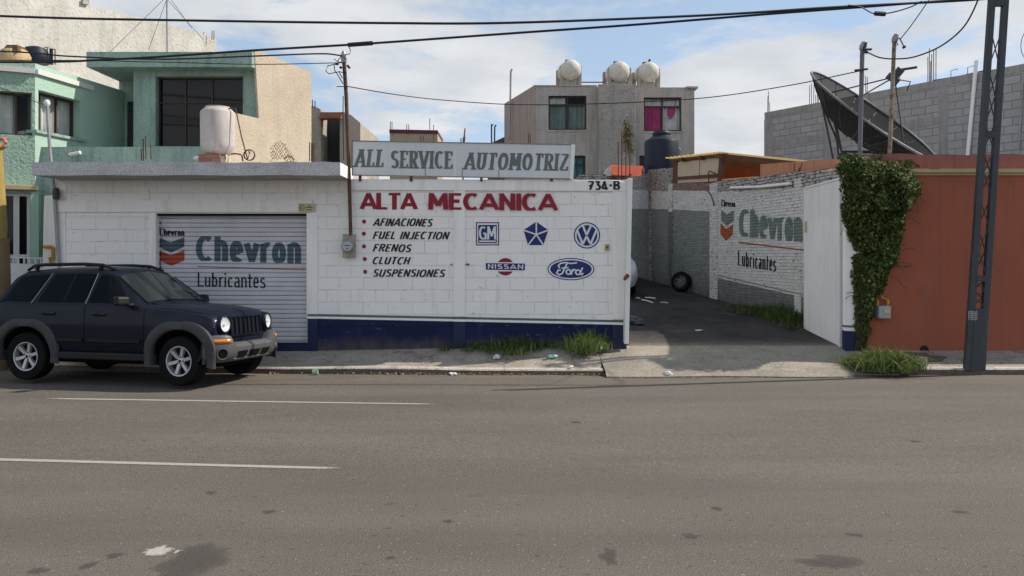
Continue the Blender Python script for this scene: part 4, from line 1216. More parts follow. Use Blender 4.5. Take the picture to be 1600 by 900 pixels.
# roof and the parapet along the yard
AP = Pl((AW.w(0, 0, -.22).x, AW.w(0, 0, -.22).y), (AD.x, AD.y))
mb = MB()
rz = 3.42
q0 = AP.w(-2.2, rz, -.1); q1 = AP.w(12, rz, -.1)
mb.poly([q0, (24, 14.7, rz), (24, 27, rz), q1]); mb.build("roof", M_fascia, oh)
mb = MB(); mb.pxslab(AP, [(1188, 256.8), (1330, 246.0), (1345, 245), (1345, 285), (1188, 284)], -.14, 0); mb.build("side_parapet", M_or3, oh)
mb = MB(); mb.tube([AP.pw(1124, 282.6, .16), AP.pw(1188, 277.8, .16), AP.pw(1262, 272.2, .16), AP.pw(1312, 269.6, .16)], .025, 8); mb.build("gas_pipe", M_yel, oh)
for (xa, ya, xb, yb) in ((1247.5, 277, 1247.5, 255), (1254, 274, 1259.5, 255), (1252, 276, 1256, 262)):
    mb = MB(); mb.tube([AP.pw(xa, ya, .1), AP.pw(xb, yb, .1)], .012, 5); mb.build("rebar", M_rust, oh)
# gas meter
M_meter = MAT("grey_meter_enamel", (0.30, 0.32, 0.34), 0.45, .08)
gm_ = thing("gas_meter", "grey gas meter with yellow brass pipes on the orange wall below the ivy", "gas meter", P(1376, 478, 14.33))
mb = MB(); mb.pxbox(FR, 1365.5, 477, 1384.5, 496.5, .03, .20); mb.build("body", M_meter, gm_, bevel=.02)
mb = MB(); mb.pxbox(FR, 1373, 482, 1383, 488, .20, .215); mb.build("dial", M_plate, gm_, bevel=.004)
mb = MB()
mb.tube([FR.pw(1382.5, 478, .1), FR.pw(1382.5, 467.5, .1), FR.pw(1378, 466, .06), FR.pw(1375.5, 465, .06), FR.pw(1375.5, 459.5, .05), FR.pw(1366, 459, .02)], .022, 8)
mb.tube([FR.pw(1367.5, 478, .1), FR.pw(1367.5, 470, .1), FR.pw(1367, 469, .02)], .022, 8)
mb.build("pipe", M_yel, gm_)
mb = MB(); mb.pxbox(FR, 1380.5, 468.5, 1385, 474.5, .07, .13); mb.build("valve", M_yel, gm_, bevel=.006)
tp = thing("water_tap", "small metal stopcock box and pipe low on the orange wall under the ivy", "tap", P(1348, 540, 14.35))
mb = MB(); mb.tube([FR.pw(1345.3, 552, .05), FR.pw(1345.3, 538, .05)], .018, 8); mb.build("pipe", M_galv, tp)
mb = MB(); mb.pxbox(FR, 1343, 547, 1348, 552, .02, .1); mb.build("box", M_galv, tp, bevel=.008)
mb = MB(); mb.pxbox(FR, 1350.5, 517, 1355.5, 522, 0, .1); mb.build("valve", M_galv, tp, bevel=.008)
mb = MB()
pts_ = [FR.pw(1437 + 0, 549, .004)] + [FR.pw(1444 + 7.5 * math.cos(R(180 - 18 * k)), 549 - 9.5 * math.sin(R(18 * k)), .004) for k in range(11)]
mb.poly(pts_[1:]); mb.build("drain_hole", M_dark, oh)

# ---- shed with the corrugated roof, on top of the yard wall
M_shedbrown = MAT("dark_red_brown_wood", (0.11, 0.042, 0.030), 0.8, 0.25, 3, 30, .3)
M_shedin = MAT("brick_red_inner_wall", (0.20, 0.045, 0.030), 0.85, 0.15, 2)
M_beige = MAT("beige_board", (0.50, 0.42, 0.30), 0.75, 0.07, 1.5, 30, .15, streak=(0.36, 0.29, 0.2), streak_amt=.3)
M_fibre = MAT("yellowed_corrugated_fibre", (0.55, 0.43, 0.15), 0.6, 0.2, 4, 40, .2, spots=(0.30, 0.22, 0.10), spots_lo=.58)
_n, _l = M_fibre.node_tree.nodes, M_fibre.node_tree.links
_t = _n.new("ShaderNodeBsdfTranslucent"); _t.inputs["Color"].default_value = (0.75, 0.58, 0.22, 1); _m = _n.new("ShaderNodeMixShader"); _m.inputs[0].default_value = .3
_l.new(_n["Principled BSDF"].outputs[0], _m.inputs[1]); _l.new(_t.outputs[0], _m.inputs[2]); _l.new(_m.outputs[0], _n["Material Output"].inputs["Surface"])
shd = thing("roof_shed", "small roof-top shed of beige boards and red-brown timber under a yellow corrugated roof", "shed", AW.w(awu(1128), 3.9, -.1))
UC_, UL_ = awu(1129.5), awu(1054)
SD = Pl((AW.w(0, 0, -.04).x, AW.w(0, 0, -.04).y), (AD.x, AD.y))
mb = MB(); mb.pxslab(SD, [(1059, 253.5), (1126, 245.5), (1123.5, 283), (1058, 286)], -.05, 0); mb.build("board_panel", M_beige, shd)
mb = MB(); pxline(mb, SD, (1093.5, 250), (1092.5, 276), .7, .004); mb.build("board_joint", M_shedbrown, shd)
for nm, q in (("post", [(1126, 240.5), (1131, 240), (1127, 282.5), (1122, 283)]), ("post", [(1053.5, 251), (1059, 250.5), (1058.5, 286), (1052.5, 286)]),
              ("rail", [(1058.5, 276.5), (1124, 271.5), (1123.5, 277.5), (1058.5, 281)]), ("fascia", [(1050, 248.8), (1134, 239.6), (1134, 244.6), (1050, 253)])):
    mb = MB(); mb.pxslab(SD, q, -.06 if nm != "rail" else .002, .03 if nm != "fascia" else .06); mb.build(nm, M_shedbrown, shd)
cn = SD.pw(1135.5, 237.5, .18); lf = SD.pw(1047, 247.0, .18)
dr_ = Vector((1.0, 0.50, 0)).normalized()
rt = cn + dr_ * 4.4 + Vector((0, 0, -.10))
bkv = lf - cn
mb = MB()
nc = 60
for i in range(nc):
    def cp(i, s_):
        base = cn.lerp(lf, i / nc); p = base + (rt - cn) * s_
        p.z += 0.025 * math.sin(i / nc * 2 * math.pi * 24); return p
    for s0_, s1_ in ((0, .5), (.5, 1)):
        mb.quad(cp(i, s0_), cp(i + 1, s0_), cp(i + 1, s1_), cp(i, s1_))
mb.build("corrugated_roof", M_fibre, shd)
mb = MB(); dn = Vector((0, 0, -.035)); dn2 = Vector((0, 0, -.15))
ov = Vector((-.02, .04, 0))
mb.hexa([cn + dn2 + ov, rt + dn2 + ov, rt + dn2 + ov + Vector((-.05, .1, 0)), cn + dn2 + ov + Vector((-.05, .1, 0)), cn + dn + ov, rt + dn + ov, rt + dn + ov + Vector((-.05, .1, 0)), cn + dn + ov + Vector((-.05, .1, 0))])
mb.build("fascia", M_shedbrown, shd)
for f_ in (.33, .66):
    b0 = cn.lerp(lf, f_); b1 = b0 + (rt - cn)
    mb = MB(); w_ = Vector((.0, .08, 0))
    mb.hexa([b0 + dn2, b1 + dn2, b1 + dn2 + w_, b0 + dn2 + w_, b0 + dn, b1 + dn, b1 + dn + w_, b0 + dn + w_]); mb.build("rafter", M_shedbrown, shd)
bk0 = lf + Vector((.75, -.1, 0)); bk1 = bk0 + dr_ * 3.6
mb = MB(); mb.hexa([Vector((p.x, p.y, 3.95)) for p in (bk0, bk1, bk1 + Vector((-.1, .2, 0)), bk0 + Vector((-.1, .2, 0)))] + [p + Vector((0, 0, -.12)) for p in (bk0, bk1, bk1 + Vector((-.1, .2, 0)), bk0 + Vector((-.1, .2, 0)))])
mb.build("rear_wall", M_shedin, shd)
mb = MB(); mb.tube([SD.pw(1113.5, 284, .12), SD.pw(1113.5, 269, .12), SD.pw(1115, 267.5, .12), SD.pw(1123, 271, .1)], .018, 6); mb.build("bent_pipe", M_rust, shd)

# ------------------------------------------------------------------ ivy over the gate pillar
M_ivy = LEAF("ivy_leaves", (0.024, 0.048, 0.015), (0.105, 0.135, 0.038), .55, (0.26, 0.27, 0.10))
M_stem = MAT("woody_stem", (0.06, 0.045, 0.03), 0.9, .2)
iv = thing("ivy", "thick green ivy hanging down over the gate pillar and orange wall", "ivy", P(1375, 420, 14.3))
outline = [(1312, 262), (1318, 246), (1335, 243), (1347, 240), (1362, 246), (1380, 247), (1394, 253), (1412, 250), (1420, 254), (1438, 259), (1424, 268), (1430, 285), (1427, 302), (1416, 318), (1412, 340),
           (1408, 365), (1400, 385), (1396, 410), (1386, 430), (1376, 450), (1364, 462), (1360, 490), (1354, 505), (1351, 530), (1344, 548), (1337, 535), (1333, 510), (1332, 480), (1334, 455), (1329, 430), (1331, 405), (1328, 385), (1326, 374), (1320, 368), (1316, 350), (1313, 325), (1311, 290)]
def inside(x, y, poly):
    c = False; j = len(poly) - 1
    for i in range(len(poly)):
        if (poly[i][1] > y) != (poly[j][1] > y) and x < (poly[j][0] - poly[i][0]) * (y - poly[i][1]) / (poly[j][1] - poly[i][1]) + poly[i][0]: c = not c
        j = i
    return c
def edge_d(x, y, poly):
    d = 1e9
    for i in range(len(poly)):
        a, b_ = Vector(poly[i - 1]), Vector(poly[i]); p = Vector((x, y)); ab = b_ - a
        t = max(0, min(1, (p - a).dot(ab) / ab.length_squared)); d = min(d, (p - a - ab * t).length)
    return d
def leaf(mb, p, size, nrm, rng, tip=None):
    """five-point leaf folded on its midrib"""
    nrm = nrm.normalized()
    dn_ = tip if tip is not None else Vector((rng.uniform(-.7, .7), rng.uniform(-.3, .3), -1))
    a = (dn_ - nrm * dn_.dot(nrm))
    a = a.normalized() if a.length > 1e-4 else Vector((0, 0, -1))
    b_ = nrm.cross(a); f = nrm * size * rng.uniform(.08, .25)
    v_ = [p - a * size * .5, p - a * size * .2 + b_ * size * .5 + f, p + a * size * .25 + b_ * size * .30 + f, p + a * size * .6,
          p + a * size * .25 - b_ * size * .30 + f, p - a * size * .2 - b_ * size * .5 + f]
    mb.add(v_, [[0, 3, 2, 1], [0, 5, 4, 3]])
rng = random.Random(21)
mb = MB()
clumps = []
while len(clumps) < 150:
    x, y = rng.uniform(1308, 1442), rng.uniform(238, 550)
    if inside(x, y, outline): clumps.append((x, y, rng.uniform(-.10, .16), rng.uniform(6, 15)))
cnt = 0
while cnt < 17000:
    if rng.random() < .72:
        c_ = rng.choice(clumps); x, y = rng.gauss(c_[0], c_[3] * .55), rng.gauss(c_[1], c_[3] * .6); dd = c_[2]
        ok = inside(x, y, outline) or (edge_d(x, y, outline) < 4 and rng.random() < .6)
    else:
        x, y = rng.uniform(1308, 1442), rng.uniform(238, 550); dd = 0; ok = inside(x, y, outline)
    if not ok: continue
    e = min(1, edge_d(x, y, outline) / 16) if inside(x, y, outline) else .1
    off = .02 + (.34 * e + dd) * rng.uniform(.25, 1.0) * (1.15 if y < 330 else .8)
    if y < 272: off -= rng.uniform(0, .45) * (1 - (y - 238) / 36)
    off = max(off, .125 if (x < 1342 and y > 275) else (.02 if y > 270 else -.5))
    p = FR.pw(x, y, 0) + Vector((0, -off, 0))
    leaf(mb, p, rng.uniform(.034, .072), Vector((rng.gauss(0, .75), -1, rng.gauss(.35, .7))), rng)
    cnt += 1
mb.build("foliage", M_ivy, iv, fix=False)
mb = MB()
for k in range(9):
    x = 1345 + rng.uniform(-9, 12); pts_ = []
    for j in range(9):
        t = j / 8; pts_.append(FR.pw(x + (rng.uniform(-6, 6)) + 26 * t ** 2 * rng.uniform(.2, 1.2), 546 - 270 * t, .13 if x < 1342 else .10))
    mb.tube(pts_, .012, 5)
mb.build("stems", M_stem, iv)
mb = MB()
for k in range(26):            # loose shoots hanging off the edge
    q = outline[rng.randrange(len(outline))]
    p = FR.pw(q[0], q[1], .1); pts_ = [p]
    for j in range(4): p = p + Vector((rng.uniform(-.06, .06) + (.05 if q[0] > 1370 else -.05), -rng.uniform(0, .03), rng.uniform(-.08, .03))); pts_.append(p)
    mb.tube(pts_, .004, 4)
mb.build("shoots", M_stem, iv)

# ------------------------------------------------------------------ satellite dish on the orange roof
m, n, l, b = nt("dark_dish_mesh")
b.inputs["Base Color"].default_value = (0.011, 0.010, 0.011, 1); b.inputs["Roughness"].default_value = .75; b.inputs["Specular IOR Level"].default_value = .06
tr_ = node(n, "ShaderNodeBsdfTransparent"); mx = node(n, "ShaderNodeMixShader"); mx.inputs[0].default_value = .90
l.new(tr_.outputs[0], mx.inputs[1]); l.new(b.outputs[0], mx.inputs[2]); l.new(mx.outputs[0], n["Material Output"].inputs["Surface"])
M_mesh = m
M_dark_st = MAT("dark_painted_steel", (0.040, 0.040, 0.045), 0.55, .2, 5)
M_mastg = MAT("dull_grey_mast", (0.13, 0.13, 0.145), .6, .2, 5)
YD = 18.6
dish = thing("satellite_dish", "huge dark mesh satellite dish tilted up on the roof of the orange house", "satellite dish", (P(1350, 240, YD).x, YD, rz))
A_, B_ = P(1268, 116, YD), P(1460, 242, YD)
rimc = (A_ + B_) / 2; rad = (B_ - A_).length / 2
ax = Vector((.48, -.46, .73)).normalized()
e1 = (B_ - A_).normalized(); ax = (ax - e1 * ax.dot(e1)).normalized(); e2 = ax.cross(e1)
foc = 1.05; dep = rad * rad / (4 * foc)
def dp(r_, a): return rimc + e1 * r_ * math.cos(a) + e2 * r_ * math.sin(a) - ax * (dep - r_ * r_ / (4 * foc))
mb = MB(); NR, NA = 8, 48
vs_ = [dp(rad * i / NR, 2 * math.pi * k / NA) for i in range(1, NR + 1) for k in range(NA)]
fs = [[i * NA + k, i * NA + (k + 1) % NA, (i + 1) * NA + (k + 1) % NA, (i + 1) * NA + k] for i in range(NR - 1) for k in range(NA)]
vs_.append(dp(0, 0)); fs += [[len(vs_) - 1, k, (k + 1) % NA] for k in range(NA)]
mb.add(vs_, fs, 0, True); mb.build("mesh_bowl", M_mesh, dish, fix=False)
mb = MB(); mb.tube([dp(rad, 2 * math.pi * k / 48) for k in range(49)], .028, 6, cap=False); mb.build("rim", M_mastg, dish)
for k in range(16):
    mb = MB(); a = 2 * math.pi * (k + .3) / 16
    mb.tube([dp(rad * t / 6, a) - ax * .015 for t in range(1, 7)], .014, 5); mb.build("rib", M_dark_st, dish)
fp = rimc + ax * .92 + e1 * -.18
for k in range(4):
    mb = MB(); a = 2 * math.pi * (k + .5) / 4; mb.tube([dp(rad * .78, a), fp], .016, 6); mb.build("feed_strut", M_dark_st, dish)
mb = MB(); M_ = Matrix.Translation(fp) @ ax.to_track_quat('Z', 'Y').to_matrix().to_4x4()
mb.lathe([(0, -.12), (.15, -.12), (.15, .02), (.09, .06), (.09, .22), (0, .22)], 16, M_)
mb.tube([fp + ax * .1 + e1 * -.1, fp + ax * .42 + e1 * .25], .03, 6); mb.tube([fp + e1 * .12, fp + e1 * .35 + ax * .1, fp + e1 * .42 - ax * .1], .015, 5); mb.build("feed_horn", M_dark_st, dish)
hub = dp(0, 0); base = Vector((P(1331, 240, YD).x, YD, rz))
mb = MB()
mb.tube([base, hub - ax * .35 + Vector((0, 0, -.1))], .11, 10); mb.build("mount_post", M_dark_st, dish)
for k, (r_, a, bx, by) in enumerate(((rad * .62, math.pi * .94, -.25, .1), (rad * .55, math.pi * 1.2, -.1, -.2), (rad * .55, math.pi * .72, -.1, .3), (rad * .45, 0.15, 1.0, .1), (rad * .4, -.6, .7, -.2))):
    mb = MB(); mb.tube([dp(r_, a) - ax * .02, hub - ax * .38], .022, 6); mb.tube([dp(r_, a) - ax * .02, base + Vector((bx, by, .05))], .022, 6); mb.build("brace", M_dark_st, dish)

# ------------------------------------------------------------------ service masts beside the dish
def mast(px0, py0, px1, py1, Y, r_, mats, label, hood=True):
    a, t = P(px0, py0, Y), P(px1, py1, Y)
    o = thing("service_mast", label, "mast", a, 0, "service masts in the ivy")
    mb = MB(); mb.tube([a, a.lerp(t, .5), t], r_, 10); mb.build("pipe", mats, o)
    if hood:
        mb = MB(); mb.lathe([(r_ * 1.15, -.03), (r_ * 1.5, 0), (r_ * 1.7, .05), (r_ * 1.2, .12), (0, .15)], 12, Matrix.Translation(t) @ Matrix.Rotation(R(18), 4, 'Y')); mb.build("weather_head", M_galv, o)
    return o
M_mastr = MAT("rust_speckled_mast", (0.26, 0.21, 0.16), .7, .25, 3, 40, .2, spots=(0.10, 0.055, 0.04), spots_lo=.5)
m1 = mast(1343, 262, 1347.5, 76, 14.75, .040, M_mastg, "dull steel service mast standing in the ivy left of the rusty mast")
m2 = mast(1389, 262, 1397.5, 64, 14.75, .036, M_mastr, "rusty service mast with a domed cap rising behind the ivy")
for o, (xx, yy) in ((m1, (1346.5, 110)),):
    mb = MB(); c_ = P(xx, yy, 14.7)
    mb.tube([c_ + Vector((-.13, 0, 0)), c_ + Vector((.1, -.02, .02))], .02, 6); mb.build("insulator", M_dark_st, o)
    mb = MB()
    mb.tube([P(1349, 76, 14.7), P(1354, 66, 14.65)], .02, 6)
    mb.tube([P(1349, 77.5, 14.7), P(1362, 77, 14.68)], .022, 6); mb.tube([P(1351, 81, 14.7), P(1355, 82, 14.66)], .03, 6)
    mb.build("cable_clamps", M_dark_st, o)
mb = MB(); mb.tube([P(1405, 59, 14.7), P(1409, 66, 14.7), P(1412.5, 73, 14.7)], .012, 5); mb.tube([P(1412, 72, 14.7), P(1414, 75, 14.7)], .035, 6)
mb.tube([P(1400, 64, 14.7), P(1403, 70, 14.7), P(1400, 71, 14.7)], .01, 5); mb.build("cable_tail", M_wire, m2)

# ================================================================== HOUSES BEHIND
M_green = STUCCO("green_thrown_plaster", (0.37, 0.52, 0.425), (0.15, 0.19, 0.17), 19, 0.075, 0.06, .60, .5, pit=(.34, .46, .55))
M_green_f = STUCCO("green_pitted_plaster", (0.38, 0.53, 0.435), (0.13, 0.17, 0.15), 24, 0.016, 0.06, .62, .5, pit=(.30, .40, .7))
M_green_s = STUCCO("green_weathered_plaster", (0.32, 0.44, 0.38), (0.09, 0.11, 0.105), 20, 0.03, 0.12, .50, .7, pit=(.34, .50, .5))
M_tan = STUCCO("sandy_cement_plaster", (0.49, 0.415, 0.315), (0.30, 0.25, 0.195), 24, 0.02, 0.12, .53, .5, patch=(0.54, 0.47, 0.37))
M_tan2 = STUCCO("grey_sandy_plaster", (0.42, 0.37, 0.30), (0.16, 0.14, 0.115), 20, 0.03, 0.12)
M_big = STUCCO("pale_cement_render", (0.52, 0.50, 0.45), (0.36, 0.34, 0.30), 12, 0.03, 0.10, .46, .6, patch=(0.60, 0.58, 0.54))
M_grey = STUCCO("grey_rough_plaster", (0.50, 0.455, 0.41), (0.24, 0.22, 0.205), 8, 0.20, 0.10, .50, .5, pit=(.33, .44, .45))
M_grey_s = STUCCO("grey_fine_plaster", (0.46, 0.415, 0.375), (0.22, 0.20, 0.185), 16, 0.05, 0.14, .48, .6, pit=(.32, .44, .4))
M_pinkgrey = STUCCO("pinkish_bare_plaster", (0.40, 0.32, 0.28), (0.22, 0.175, 0.16), 26, 0.01, 0.10, .46, .6)
M_ledge = MAT("white_ledge_paint", (0.62, 0.61, 0.58), 0.8, .08)
M_frame_br = MAT("brown_window_steel", (0.052, 0.028, 0.022), 0.6, .2)
M_frame_wh = MAT("white_door_frame", (0.55, 0.55, 0.56), 0.6, .06)
M_frame_dk = MAT("dark_window_steel", (0.050, 0.032, 0.030), 0.6, .2)
M_glass = GLASS("clear_pane", alpha=.12)
M_glass_dk = GLASS("dark_pane", (0.007, 0.008, 0.010), alpha=.95, rough=.06, spec=.25)
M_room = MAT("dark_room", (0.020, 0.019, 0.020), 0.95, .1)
def CURT(name, col, rough=.9): return MAT(name, col, rough, 0.18, 3, 40, .1, streak=mul(col, .6), streak_amt=.5)
M_cur_wh = CURT("white_curtain", (0.78, 0.77, 0.73)); M_cur_pink = CURT("magenta_curtain", (0.55, 0.05, 0.22)); M_cur_grn = CURT("grey_green_curtain", (0.26, 0.32, 0.29)); M_cur_teal = CURT("teal_curtain", (0.09, 0.38, 0.40))

def window(parent, pl, u0, u1, z0, z1, depth, fm, gm_, us=(), zs=(), curtain=None, fw=.04, room=True, name="window"):
    """steel window set at the back of its reveal: frame > pane, curtain"""
    mb = MB(); d0, d1 = -depth, -depth + .05
    mb.pbox(pl, u0, u0 + fw, z0, z1, d0, d1); mb.pbox(pl, u1 - fw, u1, z0, z1, d0, d1)
    mb.pbox(pl, u0 + fw, u1 - fw, z0, z0 + fw, d0, d1 - .002); mb.pbox(pl, u0 + fw, u1 - fw, z1 - fw, z1, d0, d1 - .002)
    for f in us:
        x = u0 + (u1 - u0) * f; mb.pbox(pl, x - fw * .45, x + fw * .45, z0 + fw, z1 - fw, d0, d1 - .004)
    for f in zs:
        z = z0 + (z1 - z0) * f; mb.pbox(pl, u0 + fw, u1 - fw, z - fw * .4, z + fw * .4, d0, d1 - .006)
    w = mb.build(name, fm, parent)
    mb = MB(); mb.quad(pl.w(u0 + .01, z0 + .01, d0 + .015), pl.w(u1 - .01, z0 + .01, d0 + .015), pl.w(u1 - .01, z1 - .01, d0 + .015), pl.w(u0 + .01, z1 - .01, d0 + .015)); mb.build("pane", gm_, w)
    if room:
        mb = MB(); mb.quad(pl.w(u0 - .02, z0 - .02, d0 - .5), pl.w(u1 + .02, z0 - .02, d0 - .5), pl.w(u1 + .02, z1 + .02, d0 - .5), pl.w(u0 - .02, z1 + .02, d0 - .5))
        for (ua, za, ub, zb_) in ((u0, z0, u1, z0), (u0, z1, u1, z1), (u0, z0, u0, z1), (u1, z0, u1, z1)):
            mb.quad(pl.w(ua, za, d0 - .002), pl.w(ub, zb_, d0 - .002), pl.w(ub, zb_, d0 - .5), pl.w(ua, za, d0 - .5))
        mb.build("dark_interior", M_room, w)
    for (c0, c1, cz0, cz1, cm) in (curtain or []):
        mb = MB(); nn = max(10, int((c1 - c0) * (u1 - u0) * 26)); rg = random.Random(int(u0 * 100) + int(c0 * 50))
        ph = rg.uniform(0, 6)
        pr = [(u0 + (u1 - u0) * (c0 + (c1 - c0) * i / nn), -.075 + .045 * math.sin(i * 1.25 + ph) + .02 * math.sin(i * .5)) for i in range(nn + 1)]
        for (a, oa), (b_, ob) in zip(pr, pr[1:]):
            mb.quad(pl.w(a, z0 + (z1 - z0) * cz0, d0 + oa), pl.w(b_, z0 + (z1 - z0) * cz0, d0 + ob), pl.w(b_, z0 + (z1 - z0) * cz1, d0 + ob), pl.w(a, z0 + (z1 - z0) * cz1, d0 + oa))
        for i in range(len(mb.sm)): mb.sm[i] = True
        mb.build("curtain", cm, w)
    return w
def rect(pl, x0, y0, x1, y1):
    ua, za = pl.uz(x0, y0); ub, zb_ = pl.uz(x1, y1)
    return min(ua, ub), max(ua, ub), min(za, zb_), max(za, zb_)

# ------------------------------------------------------------------ green house
gh = thing("green_house", "two-storey green stucco house with angled bay windows behind the white workshop", "house", (-8.5, 16, 0.2))
ca, sa = math.cos(R(25)), math.sin(R(25))
C0 = Vector((-9.3, 15.6))
B1 = Pl((C0.x - 6 * ca, C0.y - 6 * sa), (ca, sa))           # street bay, turned towards the sun
C1 = Vector((-8.84, 18.2))
B2 = Pl((C0.x, C0.y), (C1.x - C0.x, C1.y - C0.y))           # flank of the bay
uc = 6.0
ztopb = B1.uz(54, 99)[1]
wz = rect(B1, -60, 137, 50, 212)
hw = (wz[0], wz[1], wz[2], wz[3])
dz_ = rect(B1, -30, 300, 46.5, 470)
mb = MB(); facade(mb, B1, 0, uc, 0, ztopb, [hw, (dz_[0], dz_[1], .2, dz_[3])], .25); mb.build("bay_wall", M_green, gh)
window(gh, B1, *hw, .23, M_frame_br, M_glass, us=(.75,), curtain=[(0, 1, 0, 1, M_cur_wh)])
window(gh, B1, dz_[0], dz_[1], .2, dz_[3], .12, M_frame_wh, M_glass_dk, us=(.68, .74), zs=(.585,), fw=.055, name="door", curtain=[(.0, 1, .62, 1, M_cur_wh)])
mb = MB(); r_ = rect(B1, -60, 287, 59, 298); mb.pbox(B1, r_[0], r_[1], r_[2], r_[3], -.02, .14); mb.build("door_canopy", M_cream, gh, bevel=.01)
mb = MB(); r_ = rect(B1, 48, 298, 61, 520); mb.pbox(B1, r_[0], r_[1], r_[2], r_[3] - .003, -.02, .05); mb.build("pilaster", MAT("pale_mint_paint", (0.30, 0.46, 0.36), .8, .06), gh)
L2 = (C1 - C0).length
w2 = rect(B2, 60, 140, 126, 217)
mb = MB()
facade(mb, B2, 0, L2, 0, ztopb, [w2], .24); mb.build("bay_flank", M_green_f, gh)
window(gh, B2, *w2, .22, M_frame_br, M_glass, us=(.2, .6), curtain=[(0, .5, 0, 1, M_cur_wh), (.55, 1, 0, 1, M_cur_wh)], fw=.05)
mb = MB(); r_ = rect(B2, 60, 215.5, 109, 219); mb.pbox(B2, w2[0] - .1, w2[1] + .12, w2[2] - .06, w2[2] - .003, -.2, .05); mb.build("sill", M_green_s, gh)
for pl, x0, x1, ya, yb in ((B1, -60, 54.5, 104, 112), (B2, 55.5, 143, 107, 114)):
    z0_, z1_ = EYE + 0, 0
    u0_, _ = pl.uz(x0, 200); u1_, _ = pl.uz(x1, 200)
    zc_ = B1.uz(54.5, 111.5)[1]; mb = MB(); mb.pbox(pl, min(u0_, u1_) , max(u0_, u1_), zc_ - .05, zc_ + .05, .002, .06); mb.build("ledge", M_ledge, gh)
mb = MB()      # roof of the bay with low parapet
e0 = B1.w(0, ztopb - .25, -.2); e1_ = B1.w(uc, ztopb - .25, -.2); e2_ = B2.w(L2, ztopb - .25, -.2)
mb.poly([e0, e1_, e2_, Vector((-9.5, 24, ztopb - .25)), Vector((-20, 24, ztopb - .25)), Vector((-20, e0.y, ztopb - .25))]); mb.build("bay_roof", M_fascia, gh)
mb = MB(); mb.pbox(B1, 0, uc - .21, ztopb - .4, ztopb + .002, -.2, -.003); mb.pbox(B2, 0.003, L2, ztopb - .4, ztopb + .002, -.2, -.003); mb.build("bay_parapet", M_green_s, gh)
# upper room: frontal facade, roof slab, tan flank
UF = Pl((0, 17.25)); DD = 2.6
TN = Pl((-5.44, 17.0), (.37, .93))
fu0, _ = UF.uz(220, 200); fu1 = -5.36
win = rect(UF, 243, 119, 379.5, 229)
zr0 = UF.uz(300, 106)[1]
mb = MB(); facade(mb, UF, fu0, fu1, 2.6, zr0, [win], .22)
mb.pbox(UF, fu0 - .16, fu0 - .002, 2.6, zr0 - .003, -1.2, -.003); mb.build("upper_wall", M_green_s, gh)
window(gh, UF, *win, .20, M_frame_br, M_glass_dk, us=(.31, .62), zs=(.64,), fw=.032)
mb = MB(); mb.pxbox(UF, 236, 229, 384, 231.5, -.2, .05); mb.build("sill", M_green_s, gh)
# recess with door
RB = Pl((0, 18.25)); rd = rect(RB, 198.5, 158.5, 224, 230)
ru0, ru1 = RB.uz(186, 200)[0], RB.uz(236, 200)[0]
mb = MB(); facade(mb, RB, ru0, ru1, 2.6, zr0, [(rd[0], rd[1], 2.61, rd[3])], .1); mb.build("recess_wall", M_green_s, gh)
mb = MB(); mb.pbox(RB, rd[0], rd[1], 2.6, rd[3], -.1, -.06); dr = mb.build("door", MAT("dark_blue_grey_door", (0.028, 0.034, 0.045), .6, .15), gh)
mb = MB(); mb.pbox(RB, rd[0] + .08, rd[1] - .05, 2.9, rd[3] - .1, -.061, -.05); mb.build("door_panel", M_frame_dk, dr)
# roof slab / fascia
RS = Pl((0, 16.86))
sx0, sz1 = RS.uz(135, 84); sx1, sz0 = RS.uz(398, 104.5)
sz1 = RS.uz(300, 81)[1]
mb = MB()
mb.add([(sx0, 16.86, sz0), (sx1 - .06, 16.86, sz0), (TN.w(.1, 0).x - .02, 17.1, sz0), (-4.9, 18.6, sz0), (sx0, 21, sz0)] + [(sx0, 16.86, sz1), (sx1 - .06, 16.86, sz1), (TN.w(.1, 0).x - .02, 17.1, sz1), (-4.9, 18.6, sz1), (sx0, 21, sz1)],
       [[4, 3, 2, 1, 0], [5, 6, 7, 8, 9]] + [[i, (i + 1) % 5, 5 + (i + 1) % 5, 5 + i] for i in range(5)])
mb.build("roof_slab", M_green_s, gh)
# tan flank
mb = MB()
def tp_(x, y, o=0): return TN.pw(x, y, o)
pts_ = [(397.5, 80), (410, 81.5), (440, 94), (486, 113), (486, 420), (344, 420), (344, 172), (365, 176), (404, 185)]
mb.pxslab(TN, pts_, -.04, 0.01); mb.build("flank_wall", M_tan, gh)
# balcony parapet
BP = Pl((0, 15.75)); bx0 = BP.uz(64, 230)[0]; bx1 = TN.uz(350, 200)
mb = MB(); bz1 = BP.uz(200, 229.5)[1]
mb.box(bx0, -5.98, 15.75, 15.93, 2.2, bz1); mb.build("balcony_parapet", M_green_s, gh)
mb = MB(); mb.box(bx0 + .1, -5.95, 15.94, 18.24, 2.5, 2.62); mb.build("terrace_floor", M_fascia, gh)
mb = MB(); mb.box(-9.25, -8.25, 15.76, 15.9, 0, 2.2); mb.build("lower_wall", M_green_s, gh)
M_tube = MAT("white_lamp_tube", (0.75, 0.75, 0.74), 0.35, .03)
mb = MB(); mb.tube([BP.pw(113.5, 243.3, .12), BP.pw(131.5, 239.6, .14)], .035, 10); lt = mb.build("lamp_tube", M_tube, gh)
mb = MB(); mb.tube([BP.pw(112, 243.6, .12), BP.pw(113.6, 243.3, .12)], .037, 10); mb.build("end_cap", M_yel, lt)
for (x, y0, y1) in ((221, 249, 232), (224, 249, 217), (228, 247, 213), (236, 247, 227)):
    mb = MB(); mb.tube([P(x, y0 + 2, 15.3), P(x - .6, y1, 15.3)], .012, 5); mb.build("rebar", M_rust, gh)
